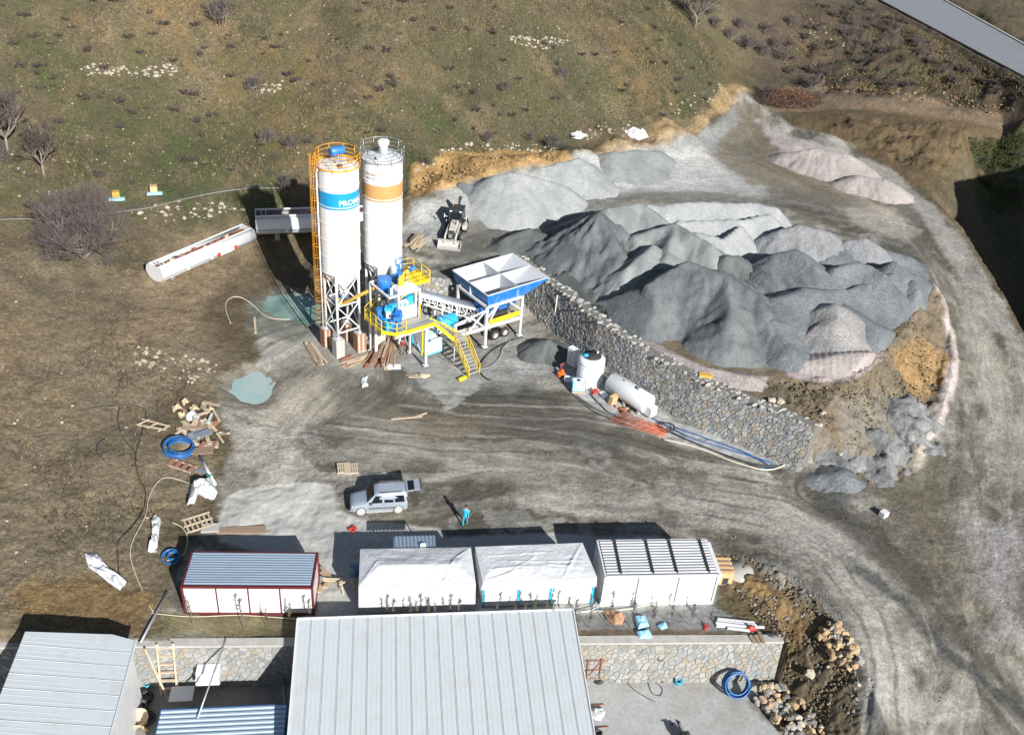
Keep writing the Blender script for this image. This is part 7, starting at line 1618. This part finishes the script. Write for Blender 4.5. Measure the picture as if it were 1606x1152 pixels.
# ================================================================ vegetation
def cone3(V, F, a, b, r):
    d = (b-a); L = d.length
    if L < 1e-5: return
    d /= L; x = d.orthogonal().normalized(); y = d.cross(x); k = len(V)
    for i in range(3):
        an = 2.0944*i; V.append(tuple(a+x*math.cos(an)*r+y*math.sin(an)*r))
    V.append(tuple(b)); F += [(k,k+1,k+3),(k+1,k+2,k+3),(k+2,k,k+3)]
def bare_tree(seed, h, spread, trunk_r, stems=1, trunk_h=.25, depth=5, kids_=3, twig=.03, up=.35):
    """returns (limbs mesh builder, twig verts, twig faces)"""
    r = random.Random(seed); limbs = MB(); V = []; F = []
    def grow(p, d, L, rad, lev):
        n = 3; pts_ = [p]; q = p; dd = d.copy()
        for i in range(n):
            dd = (dd+Vector((r.uniform(-1,1), r.uniform(-1,1), r.uniform(-.6,1)*up))*.22).normalized(); q = q+dd*L/n; pts_.append(q)
        if lev <= 2: limbs.tube([tuple(x) for x in pts_], rad, 5 if lev < 2 else 4, radii=[rad*(1-.35*i/n) for i in range(n+1)], caps=False)
        else:
            for a, b in zip(pts_[:-1], pts_[1:]): cone3(V, F, a, b+(b-a)*.25, rad)
        if lev >= depth: return
        for k in range(kids_+(1 if lev == 0 else 0)):
            t = r.uniform(.35,1.0); b = pts_[min(int(t*n),n-1)].lerp(pts_[min(int(t*n)+1,n)], t*n-int(t*n))
            ax = Vector((r.uniform(-1,1), r.uniform(-1,1), r.uniform(-.25,.7))).normalized(); nd = (dd*.75+ax*spread).normalized()
            grow(b, nd, L*r.uniform(.55,.8), max(rad*.5, twig*.35), lev+1)
        grow(q, dd, L*.62, max(rad*.55, twig*.35), lev+1)
    for s in range(stems):
        a = 6.283*s/stems+r.uniform(-.4,.4); lean = 0 if stems == 1 else r.uniform(.25,.8)
        base = Vector((math.cos(a)*.1*(stems > 1), math.sin(a)*.1*(stems > 1), -.15)); d = Vector((math.cos(a)*lean, math.sin(a)*lean, 1)).normalized()
        q = base+d*h*trunk_h
        if stems == 1: limbs.tube([tuple(base), tuple(base+d*h*trunk_h*.5+Vector((.05,0,0))), tuple(q)], trunk_r, 8, radii=[trunk_r*1.3,trunk_r,trunk_r*.8]); 
        for k in range(5 if stems == 1 else 1):
            b_ = 6.283*k/5+r.uniform(-.5,.5); l_ = r.uniform(.3,1.0)*(1 if stems == 1 else .0)
            grow(q if stems == 1 else base, (d+Vector((math.cos(b_)*l_, math.sin(b_)*l_, 0))).normalized(), h*.36, trunk_r*.6, 0)
    return limbs, V, F
PROTO = {}
def tree_kind(key, name, seed, h, spread, tr, stems, th, depth, kids_, twig, bark, twm, wig=None):
    limbs, V, F = bare_tree(seed, h, spread, tr, stems, th, depth, kids_, twig)
    a = limbs.mesh('trunk', M[bark]); b = bpy.data.meshes.new('crown'); b.from_pydata(V, [], F); b.materials.append(M[twm]); b.update(); PROTO[key] = (name, a, b)
tree_kind('big','bare_tree', 11, 6.6, .66, .19, 9, .05, 5, 3, .026, 'bark', 'twig')
tree_kind('tree','bare_tree', 12, 4.6, .7, .13, 1, .28, 4, 3, .05, 'bark', 'twigd')
tree_kind('tree2','bare_tree', 15, 4.6, .6, .12, 1, .3, 4, 3, .05, 'bark', 'twig')
for k in range(3): tree_kind('shrub%d' % k,'bare_shrub', 20+k, 2.3, .85, .05, 6+k, .1, 3, 3, .034, 'bark', ['twigp','twig','twigp'][k])
for k in range(3): tree_kind('low%d' % k,'low_shrub', 30+k, .8, 1.0, .03, 7, .1, 2, 3, .05, 'twigd', 'twigd')
def plant(key, px, py, s, label, cat, group=None, rz=None, loc=None, flat=1.0):
    nm, a, b = PROTO[key]; p = Vector(loc) if loc else ground(px, py)
    t = empty(nm, tuple(p), rnd.uniform(0,6.28) if rz is None else rz, label, cat, group); t.scale = (s, s, s*flat)
    link('trunk', a, None, t); link('crown', b, None, t); return t
plant('big', 130, 402, 1.32, 'very large round bare tree with many grey branches left of the tank body', 'tree', rz=1.0, flat=.95)
plant('shrub0', 84, 412, 1.2, 'small bare bush at the foot of the very large bare tree, left side', 'bush')
plant('shrub1', 168, 418, .85, 'low reddish bush right of the very large bare tree', 'bush', flat=.8)
plant('tree', 70, 277, 1.1, 'dark bare tree with a crooked trunk above the very large bare tree', 'tree')
plant('tree2', 14, 240, 1.3, 'grey bare tree at the left edge, upper one', 'tree')
plant('shrub2', -2, 258, 1.3, 'grey bush cut by the left edge below the bare tree', 'bush')
for px, py, s, k, lb in [(400,143,1.1,0,'purple-grey bush beside white stones on the upper left slope'),(418,226,1.2,1,'round pale grey bush on the slope left of the silos'),(455,232,.9,2,'darker bush right of the round pale grey bush'),(347,42,2.1,0,'big purple bush at the top left edge of the photo'),
    (878,122,.9,1,'purple bush alone in the middle of the upper slope'),(790,143,.75,2,'small brown bush in the middle of the upper slope'),(765,226,1.0,0,'purple bush on the rim above the cut bank, left one'),(832,222,.8,1,'purple bush on the rim of the cut bank, middle one'),
    (865,232,1.1,2,'purple bush on the rim of the cut bank, right one'),(448,300,1.2,0,'grey bush by the water pipe left of the silos'),(1240,42,1.3,1,'dark bush right of the gully at the top'),(1400,55,1.5,0,'purple bush below the paved road, left one'),
    (1440,75,1.2,2,'purple bush below the paved road, right one'),(1462,100,.9,1,'small pale bush under the paved road'),(1330,60,1.4,2,'bush on the scrub slope above the dirt road'),(1285,50,1.2,0,'stony bush at the left of the scrub slope')]:
    plant('shrub%d' % k, px, py, s, lb, 'bush')
plant('tree2', 1090, 45, 1.3, 'bare tree standing at the top edge by the gully', 'tree')
for i,(px,py,s,k) in enumerate([(1120,45,1.2,0),(1145,62,1.3,1),(1170,78,1.5,2),(1195,88,1.4,0),(1215,78,1.3,1),(1160,45,1.2,2),(1200,55,1.3,0),(1110,25,1.1,1),(1225,95,1.1,2)]):
    plant('shrub%d' % k, px, py, s, ['first bush of the gully row, nearest the bare tree','second bush down the gully row','third, large bush of the gully row','fourth, large bush of the gully row','bush at the lower right of the gully row','upper bush behind the gully row','bush behind the fourth of the gully row','topmost bush beside the bare tree','lowest bush of the gully row near the brushwood'][i], 'bush', 'bushes in the gully')
rs = random.Random(3)
def in_px(poly, x, y):
    c = False
    for i in range(len(poly)):
        (x1,y1),(x2,y2) = poly[i], poly[(i+1)%len(poly)]
        if (y1 > y) != (y2 > y) and x < (x2-x1)*(y-y1)/(y2-y1)+x1: c = not c
    return c
HILL = [(0,0),(1060,0),(1150,100),(1090,185),(980,200),(840,225),(690,235),(640,280),(480,260),(430,280),(300,290),(200,300),(0,320)]
FIELD = [(0,420),(180,440),(230,520),(300,600),(220,700),(240,800),(200,900),(0,930)]
SCRUB = [(1240,10),(1370,5),(1606,130),(1606,150),(1300,140),(1225,110)]
cnt = 0
while cnt < 160:
    x, y = rs.uniform(0,1150), rs.uniform(0,320)
    if not in_px(HILL, x, y): continue
    plant('low%d' % rs.randrange(3), x, y, rs.uniform(.7,1.8), 'small dark low shrub scattered on the grassy upper slope', 'shrub', 'small dark shrubs on the slope', flat=.8); cnt += 1
cnt = 0
while cnt < 80:
    x, y = rs.uniform(1220,1606), rs.uniform(0,150)
    if not in_px(SCRUB, x, y): continue
    plant('low%d' % rs.randrange(3), x, y, rs.uniform(1.2,2.8), 'brown low shrub among the scrub below the paved road', 'shrub', 'shrubs below the paved road'); cnt += 1
for i in range(10):
    x, y = rs.uniform(1530,1606), rs.uniform(220,330); plant('low%d' % rs.randrange(3), x, y, rs.uniform(1.0,1.8), 'dark low shrub on the green side of the shaded hollow', 'shrub', 'shrubs on the green slope')
# heap of dead brushwood with rusty leaves
bw = empty('brushwood_heap', tuple(ground(1238,158)), 0, 'wide heap of dead brushwood with rust-brown leaves beside the dirt road', 'brushwood'); V = []; F = []; VL = MB(); r = random.Random(5)
for k in range(1600):
    a = r.uniform(0,6.283); q = math.sqrt(r.random()); x = math.cos(a)*q*5.6; y = math.sin(a)*q*3.6; z = 1.7*(1-q*q)*r.random()
    d = Vector((r.uniform(-1,1), r.uniform(-1,1), r.uniform(-.1,1.2))).normalized()*r.uniform(.5,1.4); cone3(V, F, Vector((x,y,z)), Vector((x,y,z))+d, .035)
me = bpy.data.meshes.new('branches'); me.from_pydata(V, [], F); me.materials.append(M['twigd']); link('branches', me, None, bw)
V = []; F = []
for k in range(5200):
    a = r.uniform(0,6.283); q = math.sqrt(r.random()); x = math.cos(a)*q*4.6; y = math.sin(a)*q*2.9-.4; z = 1.9*(1-q*q)*r.random()+.1; s = r.uniform(.06,.16); k0 = len(V)
    for j in range(3): V.append((x+r.uniform(-s,s), y+r.uniform(-s,s), z+r.uniform(-s,s)))
    F.append((k0,k0+1,k0+2))
me = bpy.data.meshes.new('dead_leaves'); me.from_pydata(V, [], F); me.materials.append(M['twigr']); tag(link('dead_leaves', me, None, bw), kind='stuff')
plant('shrub1', 1275, 138, 1.5, 'grey bush at the right end of the brushwood heap', 'bush'); plant('shrub2', 1200, 150, 1.2, 'dark bush at the left end of the brushwood heap', 'bush')

# saplings in front of the containers
V = []; sap = []
for k in range(4):
    limbs = MB(); r = random.Random(40+k); h = 2.1; top = Vector((.1*r.uniform(-1,1),.1*r.uniform(-1,1),h)); limbs.tube([(0,0,-.1),(.03,0,h*.5),tuple(top)],.022,5,radii=[.028,.02,.008])
    V = []; F = []
    for j in range(46):
        t = r.uniform(.35,1); p = Vector((.03,0,0)).lerp(top, t); d = Vector((r.uniform(-1,1),r.uniform(-1,1),r.uniform(.2,1.2))).normalized()*r.uniform(.15,.42)*(1.25-t*.6); cone3(V, F, p, p+d, .014)
        if r.random() < .8: cone3(V, F, p+d*.5, p+d*.5+Vector((r.uniform(-.2,.2),r.uniform(-.2,.2),.18)), .02)
    b = bpy.data.meshes.new('crown'); b.from_pydata(V, [], F); b.materials.append(M['leaf' if k == 3 else 'twigd']); sap.append((limbs.mesh('trunk', M['bark']), b))
SX_ = [('red-framed container',[300,379,416,453,487]),('hipped white tarpaulin',[608,617,642,654,671,682,706,718]),('creased flat tarpaulin',[776,805,822,836,853,867,886,900,920]),('rightmost container',[950,984,1016,1047,1078,1106])]
for nm, xs in SX_:
    for j, x in enumerate(xs):
        p = ground(x+(2 if x < 560 else 4), 980+(j%3)*2.0) if not (470 < x < 905) else Vector(P(x, 979+(j%3)*2, 0)); p.z = zat(p.x, p.y)
        t = empty('sapling', tuple(p), rs.uniform(0,6.28), 'thin young %s sapling %s in the row before the %s' % ('green' if j % 5 == 3 else 'bare', ['leftmost','second from left','third from left','fourth from left','fifth from left','sixth from left','seventh from left','eighth from left','ninth from left'][j], nm), 'sapling', 'young trees planted before the containers')
        t.scale = [rs.uniform(.85,1.15)]*3; a, b = sap[3 if j % 5 == 3 else j % 3]; link('trunk', a, None, t); link('crown', b, None, t)

# ================================================================ grass, weeds, pebbles (nobody could count them)
def scatter_pts(n, polys, seed, dens=None):
    r = np.random.RandomState(seed); out = []
    for pl, k in polys:
        W_ = [tuple(ground(*q)[:2]) for q in pl]; xs = [p[0] for p in W_]; ys = [p[1] for p in W_]
        m = int(n*k*3.2); X_ = r.uniform(min(xs),max(xs),m); Y_ = r.uniform(min(ys),max(ys),m); i_ = inside(X_,Y_,W_)
        if dens is not None: i_ &= (r.rand(m) < dens(X_,Y_))
        out.append(np.column_stack([X_[i_],Y_[i_]])[:int(n*k)])
    A_ = np.concatenate(out); return A_, hz(A_[:,0], A_[:,1]), r
def mesh_np(name, V_, F_, m):
    me = bpy.data.meshes.new(name); me.vertices.add(len(V_)); me.vertices.foreach_set('co', V_.astype(np.float32).ravel()); k = F_.shape[1]
    me.loops.add(F_.size); me.polygons.add(len(F_)); me.loops.foreach_set('vertex_index', F_.astype(np.int32).ravel()); me.polygons.foreach_set('loop_start', (np.arange(len(F_))*k).astype(np.int32)); me.update(calc_edges=True)
    me.materials.append(m); return link(name, me)
M['drygrass'] = mat('dry_grass', (.2,.155,.08), .9, var=.35, scale=.4); M['greengrass'] = mat('short_grass', (.075,.09,.03), .9, var=.4, scale=.4); M['weed'] = mat('dark_weeds', (.075,.06,.04), .9, var=.4, scale=.5)
def tufts(name, n, polys, seed, m, h0, h1, w, dens=None, blades=3):
    A_, Z_, r = scatter_pts(n, polys, seed, dens); N_ = len(A_); A_ = np.repeat(A_,blades,0)+r.uniform(-.12,.12,(N_*blades,2)); Z_ = np.repeat(Z_,blades); K_ = len(A_)
    a = r.uniform(0,6.283,K_); h = r.uniform(h0,h1,K_); ww = w*r.uniform(.6,1.4,K_); lx = r.uniform(-.5,.5,K_)*h; ly = r.uniform(-.5,.5,K_)*h
    V_ = np.zeros((K_,3,3)); V_[:,0] = np.column_stack([A_[:,0]-np.cos(a)*ww, A_[:,1]-np.sin(a)*ww, Z_-.05]); V_[:,1] = np.column_stack([A_[:,0]+np.cos(a)*ww, A_[:,1]+np.sin(a)*ww, Z_-.05]); V_[:,2] = np.column_stack([A_[:,0]+lx, A_[:,1]+ly, Z_+h])
    return tag(mesh_np(name, V_.reshape(-1,3), np.arange(K_*3).reshape(-1,3), m), kind='stuff')
gd = lambda x, y: np.clip(.25+1.3*fbm(x,y,9,4,61),0,1)
tag(tufts('dry_grass', 42000, [(HILL,.72),(FIELD,.015),(SCRUB,.2)], 1, M['drygrass'], .12, .42, .035, gd), 'dry straw-coloured grass over the slopes', 'grass')
tag(tufts('short_grass', 40000, [(HILL,.85),([(1520,215),(1606,190),(1606,330),(1560,340)],.15)], 2, M['greengrass'], .06, .2, .05, lambda x,y: np.clip(.3-1.3*fbm(x,y,9,4,61),0,1)), 'short green grass on the upper slope', 'grass')
tag(tufts('dark_weeds', 26000, [(HILL,.6),(FIELD,.1),(SCRUB,.3)], 3, M['weed'], .08, .24, .05, lambda x,y: np.clip(.2+1.6*fbm(x,y,3,4,66),0,1)), 'dark dry weeds in patches over the slopes', 'weeds')
def rocks(name, n, polys, seed, m, s0, s1, label, dens=None, pw=2.5, top=False):
    A_, Z_, r = scatter_pts(n, polys, seed, dens); N_ = len(A_)
    base = np.array([(1,0,0),(.45,.85,.05),(-.6,.75,0),(-1,-.1,.05),(-.35,-.9,0),(.65,-.7,.05),(.35,.2,.75),(-.35,.1,.65),(0,0,-.5)],float)
    F0 = np.array([(0,1,6),(1,2,7),(2,3,7),(3,4,7),(4,5,6),(5,0,6),(1,7,6),(4,6,7),(1,0,8),(2,1,8),(3,2,8),(4,3,8),(5,4,8),(0,5,8)])
    s = s0+(s1-s0)*r.rand(N_)**pw; a = r.uniform(0,6.283,N_); B_ = base[None]*(1+r.uniform(-.25,.25,(N_,9,3)))*s[:,None,None]*np.stack([r.uniform(.7,1.3,N_),r.uniform(.7,1.1,N_),r.uniform(.6,1.1,N_)],1)[:,None,:]
    ca, sa = np.cos(a)[:,None], np.sin(a)[:,None]; V_ = np.stack([B_[...,0]*ca-B_[...,1]*sa+A_[:,0:1], B_[...,0]*sa+B_[...,1]*ca+A_[:,1:2], B_[...,2]+Z_[:,None]],-1)
    F_ = (F0[None]+(np.arange(N_)*9)[:,None,None]).reshape(-1,3); o = mesh_np(name, V_.reshape(-1,3), F_, m); return tag(o, label, 'stones', kind='stuff')
M['rockp'] = mat('pale_field_stone', (.33,.295,.235), .9, var=.4, scale=.6); M['rockg'] = mat('grey_field_stone', (.2,.19,.17), .9, var=.4, scale=.7); M['clod'] = mat('earth_clods', (.14,.105,.06), .95, var=.4, scale=.6)
M['bankrock'] = mat('ochre_lumps', (.3,.2,.1), .95, var=.4, scale=.6)
rocks('field_stones', 2600, [(HILL,.8),(FIELD,.05),(SCRUB,.15)], 11, M['rockp'], .03, .2, 'small pale stones strewn over the slopes', pw=4)
BANDS = [([(110,115),(140,100),(185,100),(225,112),(160,122)],.1),([(208,108),(280,100),(275,120),(215,125)],.08),([(650,262),(690,232),(740,222),(745,232),(690,246),(655,275)],.16),([(740,222),(860,225),(900,235),(840,240),(745,234)],.07),([(795,58),(890,60),(895,70),(850,78),(800,68)],.14),([(905,205),(990,195),(1000,215),(910,222)],.06),
         ([(390,130),(450,125),(455,140),(410,148)],.05),([(270,310),(400,320),(395,332),(300,345),(230,350),(200,330)],.1),([(200,540),(330,555),(345,580),(300,600),(210,570)],.12),([(1040,165),(1130,130),(1140,150),(1060,180)],.06),([(1270,30),(1330,60),(1330,75),(1270,60)],.06)]
rocks('stone_rows', 900, BANDS, 12, M['rockp'], .06, .38, 'pale stones in rows and patches on the slope and the rim of the cut', pw=2)
SL1 = [(1120,870),(1180,875),(1270,930),(1340,1010),(1350,1152),(1225,1152),(1230,1090),(1225,1000),(1180,960)]; SL2 = [(1190,600),(1277,680),(1290,720),(1340,760),(1410,745),(1465,640),(1490,540),(1480,460),(1440,460),(1330,600)]
rocks('bank_clods', 6500, [(SL1,.45),(SL2,.55)], 13, M['clod'], .03, .17, 'brown earth clods on the banks', pw=3)
rocks('bank_stones', 1500, [(SL1,.45),(SL2,.3),([(1395,615),(1450,620),(1455,690),(1405,690)],.25)], 14, M['rockg'], .03, .2, 'grey and white stones on the banks', pw=2.6)
YD = [(360,690),(500,620),(700,620),(900,650),(1200,750),(1400,800),(1560,700),(1606,900),(1500,1100),(1380,1150),(1330,960),(1150,850),(560,830)]
rocks('yard_pebbles', 1800, [(YD,.6),([(1180,870),(1300,930),(1380,1080),(1360,1100),(1290,960),(1180,885)],.4)], 15, M['rockg'], .02, .09, 'loose pebbles on the yard and along the track', pw=3)
rocks('bank_rocks', 900, [([(640,305),(655,262),(760,238),(840,240),(900,240),(900,252),(760,275),(690,297)],.5),([(1290,100),(1606,152),(1606,166),(1290,140)],.5)], 16, M['bankrock'], .05, .28, 'earth lumps on the cut banks', pw=2)

# cut building stones lying loose: one object each
bs = []
for k in range(5):
    m = MB(); r = random.Random(60+k); m.ball((0,0,.14),.27,5,4,(1.2,.85,.7),.28); m.sm = [False]*len(m.f); bs.append(m)
SMat = [mat('cut_stone_%d' % i, c, .9, var=.2, scale=5) for i, c in enumerate([(.42,.3,.18),(.36,.27,.18),(.3,.29,.27),(.42,.38,.31),(.2,.19,.18),(.45,.33,.2)])]
bsm = [[b.mesh('stone', m) for m in SMat] for b in bs]
for pl, n, wts, lb, gp in (([(1285,985),(1310,975),(1325,1000),(1345,1020),(1350,1048),(1325,1052),(1300,1030),(1283,1005)], 70, [5,2,1,2,.3,5], 'loose tan cut stone in the upper heap by the track edge', 'tan stones by the track'),
                           ([(1182,1080),(1215,1075),(1240,1090),(1262,1115),(1300,1152),(1235,1160),(1205,1125),(1183,1100)], 95, [2,2,3,2,4,2], 'rough block in the lower heap on the edge of the concrete slab', 'blocks beside the lower slab')):
    k = 0; r = random.Random(n)
    while k < n:
        x, y = r.uniform(1180,1350), r.uniform(970,1160)
        if not in_px(pl, x, y): continue
        p = ground(x, y); s = r.uniform(.6,1.3); o = bpy.data.objects.new('cut_stone', bsm[r.randrange(5)][r.choices(range(6),weights=wts)[0]]); C.objects.link(o)
        o.location = (p.x, p.y, p.z+r.uniform(-.05,.35)); o.rotation_euler = (r.uniform(-.8,.8), r.uniform(-.8,.8), r.uniform(0,6.28)); o.scale = (s,s,s); tag(o, lb, 'stone', gp); k += 1
for i,(px,py,s) in enumerate([(1210,630,1.3),(1222,632,1.5),(1205,637,1.0),(1290,650,.8),(1318,715,.8),(1292,648,.7),(1268,1058,1.4),(1298,1048,.8),(1343,1075,1.0),(1090,550,.9)]):
    p = ground(px,py); o = bpy.data.objects.new('pale_stone', bsm[i%5][3]); C.objects.link(o); o.location = (p.x,p.y,p.z+.05); o.scale = (s,s,s*.8); o.rotation_euler = (.2,.3,i)
    tag(o, ['left of two big pale stones above the wall end','right of two big pale stones above the wall end','small pale stone touching the two big ones','pale stone on the brown slope right of the wall end','pale stone low on the brown slope near the rubble','small stone on the brown slope above the others','big pale stone above the blocks at lower right','white stone over the dark hollow','pale stone alone on the bank by the track','pale stone on the wall top'][i], 'stone')
